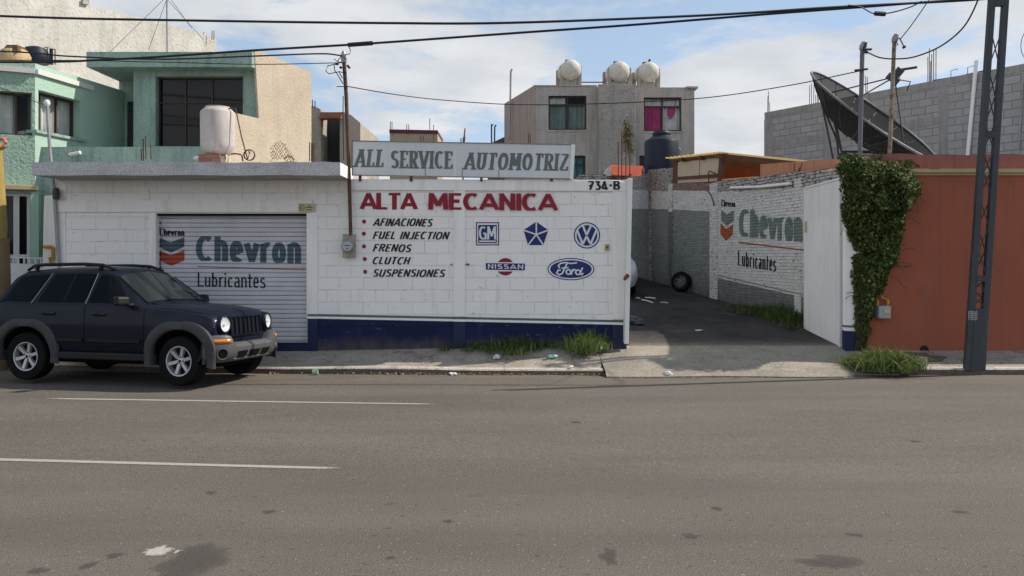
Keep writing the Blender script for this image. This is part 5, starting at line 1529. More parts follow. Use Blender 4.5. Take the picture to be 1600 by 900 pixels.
# tank with white column beside the door
wc = thing("gate_post", "stubby white plastered post between the mint pilaster and the workshop", "post", (-8.45, 14.75, .2))
WP = Pl((0, 14.75))
mb = MB(); mb.pxslab(WP, [(69, 306), (84, 305), (87, 306.5), (88.5, 430), (88.5, 560), (64, 560), (66, 420), (68, 330)], -.35, 0); mb.build("shaft", M_smooth, wc, bevel=.012)
mb = MB(); mb.tube([WP.pw(71, 385.5, .06), WP.pw(84, 385.8, .06), WP.pw(85.5, 387, .06), WP.pw(85.8, 407, .06)], .03, 8); mb.tube([WP.pw(80, 402, .05), WP.pw(82, 412, .05)], .025, 8); mb.build("gas_pipe", M_yel, wc)
# low white railing gate in front of the green house door
rl = thing("railing_gate", "low white steel gate with upright bars outside the green house door", "gate", (-9.2, 14.9, .2))
RG = Pl((P(14, 400, 15.0).x, 15.0), (P(66, 0, 14.75).x - P(14, 0, 15.0).x, -.25))
mb = MB(); mb.pxslab(RG, [(12, 398), (16, 398), (16, 560), (12, 560)], -.05, 0); mb.build("post", M_frame_wh, rl)
mb = MB(); mb.pxslab(RG, [(16, 400.5), (66, 403), (66, 405), (16, 403)], -.03, 0); mb.build("top_rail", M_frame_wh, rl)
mb = MB(); mb.pxslab(RG, [(16, 411.5), (66, 413), (66, 560), (16, 560)], -.02, 0.002); mb.build("sheet_panel", M_frame_wh, rl)
for x in (19, 27, 36, 45, 54, 62):
    mb = MB(); mb.pxslab(RG, [(x, 402), (x + 2, 402), (x + 2, 412), (x, 412)], -.025, -.004); mb.build("bar", M_frame_wh, rl)
# tanks on the green roof
M_amber = MAT("aged_amber_fibre_tank", (0.42, 0.30, 0.15), .7, .25, 3, 30, .3, streak=(0.14, .07, .05), streak_amt=.8)
M_blktank = MAT("black_polyethylene", (0.012, 0.017, 0.032), .5, .1, spec=.25)
t1 = thing("roof_tank", "squat amber fibre water tank with a rusty cover on the green house roof", "water tank", P(24, 97, 16.9))
mb = MB(); cz = P(24, 98, 16.9); mb.lathe([(.0, 0), (.33, 0), (.32, .12), (.26, .24), (.14, .31), (0, .33)], 24, Matrix.Translation(cz) @ Matrix.Scale(1.0, 4)); mb.build("bowl", M_amber, t1)
mb = MB(); mb.hexa([cz + Vector(q) for q in ((-.13, -.28, .16), (.24, -.28, .16), (.22, .1, .3), (-.1, .1, .3), (-.06, -.2, .33), (.16, -.2, .33), (.14, .12, .34), (-.05, .12, .34))]); mb.build("cover", M_rust, t1, bevel=.01)
t2 = thing("roof_tank", "black plastic water tank lying behind the amber tank on the green house roof", "water tank", P(58, 97, 17.1))
mb = MB(); cz = P(56, 99, 17.2); mb.lathe([(.0, 0), (.25, 0), (.27, .1), (.26, .22), (.2, .32), (.08, .36), (0, .36)], 24, Matrix.Translation(cz)); mb.build("body", M_blktank, t2)
for (x, y0, y1) in ((74, 100, 75), (80, 101, 76), (86, 101, 77)):
    mb = MB(); mb.tube([P(x, y0, 17.0), P(x, y1, 17.0)], .012 if x != 80 else .035, 6); mb.build("pipe", M_rust if x != 80 else M_blktank, t2)
mb = MB(); mb.tube([P(69, 74, 17.0), P(76, 74, 17.0)], .01, 5); mb.tube([P(80, 77, 17.0), P(86, 77, 17.0)], .01, 5); mb.build("pipe_loop", M_rust, t2)

# ------------------------------------------------------------------ big pale building behind the green house
bb = thing("pale_building", "large pale cement-rendered building with sloping parapet behind the green house", "building", (-14, 24, .2))
q0, q1 = P(338, 0, 26.0), P(0, 0, 19.0)
BG = Pl((q1.x, q1.y), (q0.x - q1.x, q0.y - q1.y))
mb = MB()
mb.pxslab(BG, [(-260, -110), (0, -42), (105, -8), (137, 8), (230, 30), (338, 57), (338, 415), (-260, 415)], -.4, 0); mb.build("wall", M_big, bb)
mb = MB(); mb.pxslab(BG, [(126, -9), (136, 0), (136, 8), (126, 6)], .003, .08); mb.build("vent_box", M_grey_s, bb)
mb = MB()
qa, qb = BG.w(BG.uz(338, 200)[0], 0, -.4), BG.w(BG.uz(-260, 200)[0], 0, -.4)
mb.box(qb.x, qa.x - 1.0, 30, 31, 0, 8.0)
mb.build("rear_wall", M_big, bb)
am = thing("antenna_mast", "thin pale antenna mast with guy wires standing on the pale rendered building", "antenna", P(261, 80, 21))
mb = MB(); mb.tube([P(261.5, 95, 20), P(260.5, -30, 20)], .022, 8); mb.build("pole", M_galv, am)
for (xa, ya, xb, yb) in ((259, -4, 171, 82), (260, 0, 232, 78), (262, -8, 300, 45), (262, 0, 318, 62)):
    mb = MB(); mb.tube([P(xa, ya, 20), P(xb, yb, 20.2)], .006, 4); mb.build("guy_wire", M_wire, am)
for x in (318, 331, 334):
    mb = MB(); mb.tube([P(x, 62, 25.6), P(x + .5, 48 if x > 320 else 50, 25.6)], .012, 5); mb.build("rebar", M_rust, bb)

# ------------------------------------------------------------------ plastered house between the green house and the sign
ph_ = thing("plastered_house", "sandy plastered house with a tiled eave and dark opening between green house and sign", "house", (-5.6, 22, .2))
PF = Pl((0, 21.5))
mb = MB(); mb.pxslab(PF, [(478, 166), (492, 166), (501, 171), (501, 400), (478, 400)], -3, 0); mb.build("wall", M_tan2, ph_)
mb = MB(); mb.pxslab(PF, [(531, 187), (531, 178), (536, 174), (549, 180), (563, 192), (563, 400), (531, 400)], -3, 0.0); mb.build("wall", M_tan2, ph_)
PG = Pl((0, 22.3))
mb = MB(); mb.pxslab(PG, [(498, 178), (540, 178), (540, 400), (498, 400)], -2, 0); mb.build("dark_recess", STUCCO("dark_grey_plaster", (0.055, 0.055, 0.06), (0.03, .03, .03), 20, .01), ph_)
mb = MB(); M_tile = MAT("clay_roof_tile", (0.26, 0.11, 0.065), .85, .3, 6, 30, .4)
for k in range(5):
    y0_ = 175.5 + k * 2.3
    mb.pxslab(PF, [(501, y0_), (537 - k * .6, y0_ - .2), (537 - k * .6, y0_ + 2.0), (501, y0_ + 2.2)], -.35 + .06 * k, .02 + .05 * k)
mb.build("tiled_eave", M_tile, ph_)
for (x, y0, y1) in ((483.5, 252, 222), (486.5, 252, 223), (488.5, 252, 223), (491, 252, 224), (488, 168, 156), (492, 168, 158)):
    mb = MB(); Yr = 16.2 if y0 > 200 else 21.3; mb.tube([P(x, y0, Yr), P(x + .3, y1, Yr)], .011 if Yr < 20 else .014, 5); mb.build("rebar", M_rust, ph_)

# ------------------------------------------------------------------ far house with the maroon cap
fh = thing("distant_house", "distant beige roof room with a maroon cap seen above the sign board", "house", (-5, 40, .2))
FH = Pl((0, 40))
mb = MB(); mb.pxslab(FH, [(609, 207), (683.5, 208), (683.5, 420), (609, 420)], -3, 0); mb.build("wall", STUCCO("beige_plaster", (0.42, 0.34, 0.24), (.3, .24, .17), 10, .02), fh)
mb = MB(); mb.pxslab(FH, [(608.5, 202.3), (684, 203.8), (684, 208.8), (608.5, 207.8)], -3.05, .06); mb.build("roof_cap", MAT("maroon_roof_paint", (0.14, 0.022, 0.035), .8, .1), fh)
for (x, y0, y1) in ((610, 203, 190), (612.5, 203, 189.5), (635.5, 203, 194), (638.5, 203, 194.5), (671.5, 204, 185), (677.5, 222, 195), (657.5, 224, 212), (661.5, 224, 212)):
    mb = MB(); mb.tube([P(x, y0, 39.8), P(x, y1, 39.8)], .018, 5); mb.build("rebar", M_rust, fh)
rb = thing("rebar_starter", "rusty bent reinforcing bar rising behind the joint of the sign board", "rebar", P(724, 235, 14.9))
mb = MB(); mb.tube([P(723.5, 282, 14.8), P(724.5, 225, 14.8), P(726.5, 200.5, 14.8)], [.018, .018, .012], 6); mb.tube([P(724.3, 226, 14.75), P(725.5, 214, 14.75)], .026, 6); mb.build("rod", M_rust, rb)
for (x, y0, y1) in ((719.3, 226, 216), (721.5, 226, 215.5)):
    mb = MB(); mb.tube([P(x, y0, 14.9), P(x, y1, 14.9)], .006, 4); mb.build("rod", M_rust, rb)

# ------------------------------------------------------------------ grey apartment house in the middle
ah = thing("apartment_house", "grey roughcast two-storey house with pink and green curtains and tanks on its roof", "house", (3.5, 32, .2))
H1 = Pl((0, 32.0)); H2 = Pl((0, 31.45))
hL, hR = H1.uz(834, 200)[0], H1.uz(1085, 200)[0]
bL, bR = H2.uz(935, 200)[0], H2.uz(993.5, 200)[0]
zt1 = H1.uz(900, 135)[1]; zt2 = H2.uz(960, 131.5)[1]
wA = rect(H1, 857, 149.5, 916.5, 203); wB = rect(H1, 1006, 152, 1065, 205); wC = rect(H1, 880, 243, 915, 279); wD = rect(H1, 999, 243, 1012, 262)
mb = MB(); facade(mb, H1, hL, bL, 0, zt1, [wA, wC], .18); facade(mb, H1, bR, hR, 0, H1.uz(1040, 136.5)[1], [wB, wD], .18); mb.build("front_wall", M_grey_s, ah)
mb = MB(); mb.box(bL, bR, 31.45, 32.4, 0, zt2); mb.build("bay", M_grey, ah, bevel=.02)
SL = Pl((hL, 32.0), (-.31 - hL, 35.8 - 32.0))
u_ = SL.uz(788, 200)[0]
mb = MB(); mb.pxslab(SL, [(834.3, 133.5), (788, 162), (788, 420), (834.3, 420)], -.3, 0); mb.build("side_wall", M_pinkgrey, ah)
ql = SL.w(u_, 0)
mb = MB(); mb.poly([(hL, 32.0, zt1 - .3), (hR, 32.0, zt1 - .3), (hR, 40, zt1 - .3), (ql.x, 40, zt1 - .3), (ql.x, ql.y, zt1 - .3)])
mb.quad((hR, 32, 0), (hR, 40, 0), (hR, 40, zt1 - .06), (hR, 32, zt1 - .06)); mb.build("roof", M_fascia, ah)
mb = MB(); mb.pbox(H1, hR - .35, hR + .12, zt1 - .10, zt1 - .02, -.4, .12); mb.build("roof_lip", M_grey_s, ah)
mb = MB(); mb.pbox(H1, hL, bL, zt1 - .002, zt1 + .05, -.25, .03); mb.build("coping", M_grey_s, ah)
window(ah, H1, *wA, .16, M_frame_dk, M_glass, us=(.5,), zs=(.74,), curtain=[(0, .48, 0, .72, M_cur_grn), (.52, 1, 0, .72, M_cur_grn), (.02, .46, .78, 1, M_cur_wh)], fw=.06)
window(ah, H1, *wB, .16, M_frame_dk, M_glass, us=(.5,), zs=(.74,), curtain=[(0, .49, 0, .74, M_cur_pink), (.52, .98, 0, .74, M_cur_wh), (0, .98, .76, 1, M_cur_wh)], fw=.06)
window(ah, H1, *wC, .16, M_frame_dk, M_glass, us=(.62,), zs=(.62,), curtain=[(0, 1, 0, 1, M_cur_teal)], fw=.07)
window(ah, H1, *wD, .16, M_frame_dk, M_glass_dk, zs=(.5,), fw=.07)
mb = MB(); mb.poly([H1.w(wB[0] + (wB[1] - wB[0]) * a, wB[2] + (wB[3] - wB[2]) * c, -.19) for a, c in ((.53, .74), (.97, .74), (.9, .66), (.76, .4), (.72, .36), (.62, .62))]); mb.build("curtain_tieback", M_cur_pink, ah)
for w in (wA, wB):
    mb = MB(); mb.pbox(H1, w[0] - .05, w[1] + .05, w[2] - .07, w[2] - .004, -.1, .03); mb.build("sill", M_grey_s, ah)
for (x, y0, y1) in ((826, 232, 209), (828.5, 232, 209), (966, 283, 222), (971.5, 290, 205), (984, 283, 218), (978, 283, 226)):
    mb = MB(); Yr = 31.2 if x < 900 else 24; mb.tube([P(x, y0, Yr), P(x, y1, Yr)], .016, 5); mb.build("rebar", M_rust, ah)
# tanks with round ends
M_tank = MAT("limewashed_cement_tank", (0.56, 0.53, 0.46), .85, .12, 3, 20, .3, .01, streak=(0.26, .24, .2), streak_amt=.6)
M_crad = MAT("stained_cement_cradle", (0.36, 0.325, 0.27), .9, .15, 3, 20, .3, .01, streak=(0.12, .105, .09), streak_amt=.8)
labs = ("round cement roof tank standing alone at left, over the green curtains", "middle one of the three round roof tanks, on its cement cradle", "rightmost round roof tank, with a raised black cap, over the pink curtains")
for k, (cx, cy, bx0_, bx1_, by) in enumerate(((892, 109.5, 870, 908.5, 133), (968, 112, 944.5, 986, 131.5), (1014, 113, 991, 1031, 136))):
    Yt = 33.0
    tk = thing("roof_tank", labs[k], "water tank", P((bx0_ + bx1_) / 2, by, Yt), 0, "round cement tanks on the apartment roof")
    c_ = P(cx, cy, Yt - .1)
    M_ = Matrix.Translation(c_) @ Matrix.Rotation(R(13), 4, 'Z') @ Matrix.Rotation(R(-90), 4, 'X')
    rr_ = .34; pr = [(0.001, -rr_ * .9)] + [(rr_ * 1.24 * math.sin(R(a)), -rr_ * 1.24 * math.cos(R(a))) for a in range(15, 91, 15)] + [(rr_ * 1.24, .5)] + [(rr_ * 1.24 * math.cos(R(a)), .5 + rr_ * 1.24 * math.sin(R(a))) for a in range(15, 91, 15)]
    pr[0] = (0.001, -rr_ * 1.24)
    mb = MB(); mb.lathe(pr, 28, M_); mb.build("barrel", M_tank, tk)
    rr_ *= 1.24
    mb = MB(); z0_ = P(0, by + 4, Yt).z; z1_ = P(0, cy + 6, Yt).z
    xl, xr = P(bx0_ + 5, 0, Yt).x, P(bx1_, 0, Yt).x
    for yy in (Yt + .05, Yt + .75):
        dx = -.12 if yy > Yt + .5 else 0
        for xa_, xb_ in ((xl + dx, xl + .16 + dx), (xr - .16 + dx, xr + dx)):
            mb.box(xa_, xb_, yy - .14, yy + .14, z0_, z1_ + .30)
        mb.box(xl + .163 + dx, xr - .163 + dx, yy - .12, yy + .12, z0_, c_.z - rr_ + .03)
    mb.build("cradle", M_crad, tk, bevel=.015)
    mb = MB(); q = c_ + Vector((-.08, .25, rr_ + .01)); mb.box(q.x - .14, q.x + .12, q.y - .13, q.y + .13, q.z - .04, q.z + .03)
    if k == 2: mb.tube([q + Vector((.1, 0, 0)), q + Vector((.16, 0, .16))], .05, 6)
    mb.build("cap", M_frame_dk, tk)
mb = MB(); mb.tube([P(908, 128.5, 33), P(944, 128.5, 33)], .025, 6); mb.build("tank_pipe", M_dark_st, ah)
# small lamp poles beside the grey house
for (x0, y0, x1, y1, Y, lab) in ((796.5, 158, 798, 112, 34.5, "thin steel pipe standing at the left roof edge of the grey house"), (768, 225, 768, 195, 34, "straight thin pole left of the hooked pole beside the grey house"), (772, 222, 773, 199, 34, "thin hooked pole just left of the grey house")):
    o = thing("thin_pole", lab, "pole", P(x0, y0, Y)); mb = MB()
    pts_ = [P(x0, y0 + 60, Y), P(x1, y1, Y)] + ([P(x1 + 2, y1 - 4, Y)] if x0 != 768 else [P(x1 + .1, y1 - 1, Y)])
    mb.tube(pts_, .045 if x0 > 790 else .035, 6); mb.build("pipe", M_galv if x0 > 790 else M_dark_st, o)
    if x0 == 768: mb = MB(); mb.tube([P(767, 195, Y), P(771, 195.5, Y)], .03, 6); mb.build("lamp_head", M_dark_st, o)
lb = thing("low_building", "dark low roof wedge between the sign board and the grey house", "building", P(780, 240, 36))
mb = MB(); mb.pxslab(Pl((0, 36.2)), [(762, 226), (788, 214), (788, 420), (762, 420)], -1, 0); mb.build("wall", MAT("dark_grey_wall", (0.10, 0.10, 0.105), .9, .15), lb)

# red awning roof and black tank behind the wall end
aw_ = thing("tiled_ridge_roof", "bright orange-red sheet roof over the end of the whitewashed wall", "roof", P(980, 270, 24))
M_awn = MAT("orange_red_sheet", (0.50, 0.085, 0.035), .6, .12, 3)
mb = MB()
Ya = 25.6
mb.hexa([P(957, 273.5, Ya), P(999, 275, Ya), P(1004, 272, Ya + 1), P(962, 272, Ya + 1), P(953, 259.2, Ya + .2), P(1005, 260, Ya + .2), P(1005.5, 259, Ya + 1.2), P(953.5, 258.3, Ya + 1.2)])
mb.build("sheet", M_awn, aw_)
mb = MB(); mb.pxslab(Pl((0, Ya + .1)), [(948, 275), (949, 266), (951.5, 260.5), (953.6, 259.5), (956.4, 275)], -.9, 0); mb.build("gable", M_tank, aw_)
mb = MB(); mb.box(P(905, 0, 25.9).x, P(983, 0, 25.9).x, 25.9, 27.0, .5, P(0, 272.5, 25.9).z); mb.build("supporting_wall", M_br, aw_)
bt = thing("black_tank", "tall black plastic water tank with stepped lid above the yard wall", "water tank", P(1034, 268, 27))
c_ = P(1033.8, 272, 27); s_ = 27 / F
mb = MB(); mb.lathe([(0, 0), (26.3 * s_, 0), (26.6 * s_, 2 * s_), (26.6 * s_, 48 * s_), (25 * s_, 52 * s_), (15.5 * s_, 58 * s_), (13.5 * s_, 60 * s_), (13.5 * s_, 64 * s_), (12 * s_, 66 * s_), (0, 66.5 * s_)], 40, Matrix.Translation(c_)); mb.build("body", M_blktank, bt)
mb = MB(); mb.lathe([(13.8 * s_, 60.5 * s_), (14.3 * s_, 61 * s_), (14.3 * s_, 63.5 * s_), (12.2 * s_, 66.2 * s_), (0, 67 * s_)], 32, Matrix.Translation(c_)); mb.build("lid", M_blktank, bt)
mb = MB(); mb.tube([c_ + Vector((26.5 * s_, -.1, 40 * s_)), c_ + Vector((28 * s_, -.14, 36 * s_)), c_ + Vector((26.8 * s_, -.1, 30 * s_))], .025, 6); mb.build("handle", M_galv, bt)
mb = MB(); mb.box(c_.x - .5, c_.x + .6, 26.4, 27.6, 1, c_.z - .002); mb.build("stand", M_br, bt)
# dry creeper hanging on the grey bay
cr = thing("dry_creeper", "sparse dry creeper hanging down the roughcast bay of the grey house", "plant", P(985, 230, 31.3))
M_dry = LEAF("dry_leaves", (0.10, 0.095, 0.035), (0.20, 0.17, 0.08))
rng = random.Random(4); mb = MB(); ms = MB()
for k in range(7):
    x = 983 + rng.uniform(-7, 6); pts_ = []; y = rng.uniform(186, 200); ye = rng.uniform(225, 262)
    while y < ye:
        pts_.append(P(x, y, 31.35)); x += rng.uniform(-1.8, 1.8); y += 5
        if rng.random() < .8 and y < 240:
            for _ in range(2): leaf(mb, pts_[-1] + Vector((rng.uniform(-.1, .1), -.03, rng.uniform(-.1, .1))), rng.uniform(.06, .12), Vector((rng.gauss(0, .5), -1, .4)), rng)
    ms.tube(pts_, .012, 4)
mb.build("leaves", M_dry, cr, fix=False); ms.build("stems", M_dry, cr)

# ------------------------------------------------------------------ bare block building at the right
M_blk = BLOCKS("bare_grey_blocks", (0.32, 0.31, 0.31), 0.46, 0.235, 0.014, 0.68, 0.6, 0.07, 0.02, col2=(0.29, 0.28, 0.28), dirt=(0.18, 0.17, 0.17), dirt_lo=0.55)
M_ringb = MAT("grey_ring_beam_concrete", (0.28, 0.265, 0.26), .95, .15, 2, 20, .5, .012, streak=(0.1, .095, .09), streak_amt=.6)
g0 = Vector((9.48, 30.0)); gd_ = (Vector((14.3, 22.4)) - g0); gl_ = gd_.length; gd_.normalize()
gb = thing("block_building", "unfinished bare grey block building with rebar on top, behind the dish", "building", (g0.x, g0.y, .2), math.atan2(gd_.y, gd_.x))
GP = Pl((g0.x, g0.y), (gd_.x, gd_.y)); Lg = 16.0; zg = 7.28
mb = MB(); mb.pbox(GP, 0, Lg, 0, zg - .22, -.2, 0); mb.build("wall", M_blk, gb)
bk_ = Vector((-gd_.y, gd_.x)); bk_ = bk_ if bk_.y > 0 else -bk_
mb = MB(); e_ = Pl((g0.x, g0.y), (bk_.x, bk_.y)); mb.pbox(e_, .2, 7, 0, zg - .22, -.2, 0); mb.build("end_wall", M_blk, gb)
mb = MB(); mb.pbox(GP, -.01, Lg, zg - .218, zg, -.22, .012); mb.build("ring_beam", M_ringb, gb, bevel=.012)
for u0_ in (.05, 2.55, 6.6, 11.2):
    mb = MB(); mb.pbox(GP, u0_, u0_ + .3, 0, zg - .22, -.1, .008); mb.build("column", M_ringb, gb)
zz = GP.uz(1300, 212)[1]
mb = MB(); mb.pbox(GP, .36, 6.59, zz - .14, zz + .12, -.1, .010); mb.build("tie_beam", M_ringb, gb)
for (x, y0, y1) in ((1196.5, 178, 150), (1198, 178, 142), (1200, 178, 160), (1262, 160, 133), (1265, 158, 130), (1268.5, 158, 130), (1272, 158, 148), (1274, 157, 146), (1276, 155, 150), (1350, 150, 118), (1352, 150, 120), (1447, 138, 88), (1449.5, 138, 75), (1453, 138, 84), (1456, 136, 76), (1459.5, 136, 75), (1451, 138, 95)):
    u_, z_ = GP.uz(x, y1); mb = MB(); mb.tube([GP.w(u_, zg - .1, -.1), GP.w(u_ + .01 * ((x * 7) % 3 - 1), z_, -.1)], .012, 5); mb.build("rebar", M_rust, gb)
mb = MB(); mb.tube([GP.pw(1457, 127, -.05), GP.pw(1500, 120, -.05), GP.pw(1535, 112, -.05)], .05, 6); mb.build("cable_roll", M_wire, gb)
for x in (1483, 1509):
    y_ = 400 - (400 - 176) * 1; u_, _ = GP.uz(x, 100); mb = MB(); mb.tube([GP.w(u_, zg, -.1), GP.w(u_, zg + .22, -.1), GP.w(u_ + .18, zg + .24, -.1), GP.w(u_ + .2, zg + .2, -.1)], .010, 5); mb.build("stirrup", M_rust, gb)
pp = thing("plastic_pipe", "tall white plastic pipe leaning on the bare block wall by the lattice pole", "pipe", GP.pw(1515, 240, .06))
mb = MB(); mb.tube([GP.pw(1512.5, 262, .08), GP.pw(1527.5, 95, .06)], .055, 10); mb.build("tube", M_tube, pp)
tw_ = thing("thin_conduit", "thin grey conduit running up the block wall right of the lattice pole", "conduit", GP.pw(1590, 240, .06))
mb = MB(); mb.tube([GP.pw(1592, 262, .06), GP.pw(1600, 120, .05)], .02, 6); mb.build("tube", M_galv, tw_)

# ================================================================== POLES, CABLES, ROOF FITTINGS
M_pole = MAT("grey_green_pole_paint", (0.040, 0.046, 0.052), 0.6, 0.18, 3, 40, .2, .003, streak=(0.10, 0.09, 0.08), streak_amt=.35)
lp = thing("lattice_pole", "tall dark steel lattice utility pole of two channels on the right pavement", "utility pole", (7.68, 13.25, .05))
YL = 13.3
B0, T0 = P(1522, 573, YL), P(1572.5, -190, YL)
dirp = (T0 - B0).normalized()
def lat(h, sx, sy):
    t = h / (T0.z - B0.z); c_ = B0.lerp(T0, t); w = .17 - .012 * t
    return c_ + Vector((sx * w, sy * w, 0))
HP = T0.z - B0.z
for s_ in (-1, 1):
    mb = MB()
    for (y0, y1, x0, x1) in ((-1, 1, .32, 1.0),):
        a = [lat(0, s_ * .36, -.26), lat(0, s_ * 1.0, -.26), lat(0, s_ * 1.0, .26), lat(0, s_ * .36, .26)]
        b_ = [lat(HP, s_ * .40, -.26), lat(HP, s_ * 1.0, -.26), lat(HP, s_ * 1.0, .26), lat(HP, s_ * .40, .26)]
        if s_ < 0: a, b_ = [a[1], a[0], a[3], a[2]], [b_[1], b_[0], b_[3], b_[2]]
        mb.hexa([Vector((p.x, p.y, p.z - .06)) for p in a] + b_)
    mb.build("channel", M_pole, lp, bevel=.012)
def hpx(py): return EYE - (py - HOR) * YL / F - B0.z
mb = MB()
hs = []
y = 428
for i, (ya, yb) in enumerate([(440, 478), (318, 428), (200, 305), (60, 195), (-90, 5)]):
    n_ = 3
    for j in range(n_):
        h0, h1 = hpx(yb + (ya - yb) * j / n_), hpx(yb + (ya - yb) * (j + 1) / n_)
        s_ = 1 if j % 2 else -1
        mb.tube([lat(h0, -s_ * .44, -.2), lat(h1, s_ * .44, -.2)], .010, 5); mb.tube([lat(h0, s_ * .44, .2), lat(h1, -s_ * .44, .2)], .010, 5)
mb.build("lacing_bars", M_pole, lp)
for (ya, yb) in ((573, 482), (440, 430), (216, 205), (10, 0), (-110, -120)):
    mb = MB(); h0, h1 = max(-.062, hpx(ya) - (.06 if ya == 573 else 0)), hpx(yb)
    a = [lat(h0, -.45, -.30), lat(h0, .45, -.30), lat(h0, .45, .22), lat(h0, -.45, .22)]; b_ = [lat(h1, -.45, -.30), lat(h1, .45, -.30), lat(h1, .45, .22), lat(h1, -.45, .22)]
    mb.hexa(a + b_); mb.build("batten_plate", M_pole, lp)
mb = MB(); fp_ = Pl((0, YL - .058)); r_ = random.Random(12)
for k in range(7):
    x = 1513.2 + k * 2.1
    pxline(mb, fp_, (x, 485 + r_.uniform(0, 3)), (x + r_.uniform(-.3, .6), 500 + r_.uniform(-3, 2)), .9, .003 + k * .0003)
for k in range(5):
    pxline(mb, fp_, (1513.5 + k * .4, 487 + k * 3), (1527 - k * .3, 486.5 + k * 3.1), .6, .006 + k * .0003)
mb.build("scribbled_tag", MAT("pale_marker_scribble", (0.36, 0.36, 0.36), .8, .2, 20), lp)
# cables
def cable(label, pts, r_, group="cables strung over the street and roofs", seg=14):
    """cable through (px,py,Y) points, smooth (Catmull-Rom)"""
    W = [P(*q) for q in pts]
    W = [W[0] + (W[0] - W[1])] + W + [W[-1] + (W[-1] - W[-2])]
    out = []
    for i in range(1, len(W) - 2):
        p0, p1, p2, p3 = W[i - 1], W[i], W[i + 1], W[i + 2]
        for j in range(seg):
            t = j / seg
            out.append(.5 * ((2 * p1) + (p2 - p0) * t + (2 * p0 - 5 * p1 + 4 * p2 - p3) * t * t + (3 * p1 - p0 - 3 * p2 + p3) * t ** 3))
    out.append(W[-2])
    mb = MB(); mb.tube(out, r_, 6); o = mb.build("overhead_cable", M_wire); return tag(o, label, "cable", group)
YW = 13.4
cable("thick upper black cable crossing the whole sky from the left edge", [(-500, 2, YW + 1.5), (0, 25, YW + .6), (300, 32, YW + .3), (600, 36, YW), (800, 35.5, YW), (1100, 24, YW), (1300, 11.5, YW), (1500, 1, YW), (1560, -4, YW)], .021)
cable("lower thick black cable sweeping up from the green house roof to the pole", [(-500, 92, YW + 1.6), (0, 97, YW + .7), (190, 92, YW + .4), (400, 78.5, YW + .2), (545, 70, YW + .1), (620, 65, YW), (800, 52, YW), (1000, 38, YW), (1200, 22, YW), (1400, 7, YW), (1560, -6, YW)], .020)
cable("thin black cable sagging past the green house to the rusty meter mast", [(-400, 66, YW + 1.6), (0, 80, YW + .8), (110, 88, YW + .7), (250, 92.5, YW + .7), (400, 87.5, YW + .8), (500, 84, YW + .9), (534, 87, 14.2)], .014)
cable("thin grey telephone cable ending at the rusty meter mast below the others", [(-300, 97, YW + 1.5), (60, 94, YW + .8), (250, 97, YW + .8), (400, 100.5, YW + .9), (537, 98, 14.2)], .008)
cable("thin cable crossing the front of the grey apartment house", [(543, 135, 14.25), (620, 148, 16), (700, 157, 17), (810, 163.5, 17.5), (950, 161.5, 17), (1100, 153, 16.5), (1230, 134, 15.6), (1343, 111, 14.7)], .010)
cable("cable drooping between the two service masts and the lattice pole", [(1356, 82, 14.65), (1375, 90, 14.6), (1400, 92, 14.4), (1430, 88.5, 14.2), (1470, 72, 13.8), (1505, 43, 13.5), (1526, 5, 13.35), (1532, -20, 13.3)], .013)
cable("short cable rising steeply from the domed rusty mast", [(1407, 61, 14.7), (1425, 38, 14.2), (1450, 2, 13.6), (1458, -12, 13.4)], .009)
cable("looped spare cable hanging under the thick cable near the lattice pole", [(1325, 8, YW - .05), (1345, 11, YW - .05), (1362, 20, YW - .05), (1376, 22, YW - .05), (1400, 18, YW - .05), (1425, 10, YW - .05), (1440, 2, YW - .05)], .011)
cable("fine cable looping at the right edge of the sky above the block wall", [(1612, 30, 20), (1597, 60, 20), (1596, 80, 20), (1603, 96, 20), (1600, 112, 20)], .008)
cable("fine dark wire strung across the bay windows of the green house", [(-60, 120, 14.4), (0, 137, 14.4), (30, 149, 14.4), (72, 165, 14.3)], .007)
o = MB(); o.tube([P(1367, 21, YW - .05), P(1383, 22, YW - .05)], .04, 8); tag(o.build("cable_splice", M_wire), "small black splice sleeve hanging on the looped spare cable", "cable splice", "cable splices")
o = MB(); o.tube([P(544, 70.2, YW + .1), P(582, 67.4, YW + .05)], .038, 8); tag(o.build("cable_splice", M_wire), "long black splice sleeve on the cable above the rusty meter mast", "cable splice", "cable splices")

# meter mast in front of the wall joint
mm = thing("meter_mast", "rusty service mast rising past the canopy end with a cluster of cables on top", "mast", P(548, 366, 14.3))
mb = MB(); mb.tube([P(548, 368, 14.3), P(545.5, 275, 14.28), P(541, 150, 14.26), P(537.3, 92, 14.25)], [.032, .032, .034, .036], 10); mb.build("pipe", M_rust, mm)
mb = MB(); mb.lathe([(.042, -.12), (.045, 0), (.05, .02), (.035, .07), (.015, .1), (0, .1)], 12, Matrix.Translation(P(536.8, 88, 14.25))); mb.build("weather_head", M_galv, mm)
mb = MB()
for pts_ in ([(538, 86), (547, 84), (547.5, 78), (544, 71)], [(537, 86), (533, 88), (527, 96), (522, 92)], [(537, 88), (541, 92), (541, 97), (536, 98)], [(527, 99), (512, 103), (509, 111), (514, 115.5), (525, 113), (531, 112), (537, 114)],
             [(530, 113), (535, 122)], [(522, 101), (523, 110), (529, 119), (536, 131)], [(536, 98), (530, 97), (526, 95)], [(526, 135.5), (537, 135)], [(536.3, 150), (536, 175), (537, 250)]):
    mb.tube([P(x, y, 14.22) for x, y in pts_], .0085, 5)
for (x0, y0, x1, y1) in ((524, 100, 529, 99.5), (531.5, 107, 533.5, 104), (542.5, 102, 546.5, 106.5), (538.5, 113.5, 540.5, 114), (538, 122, 540, 122.5), (538.5, 136, 542, 136.5), (539.5, 162.5, 541.5, 163)): mb.tube([P(x0, y0, 14.2), P(x1, y1, 14.2)], .024, 6)
mb.build("cable_bundle", M_wire, mm)
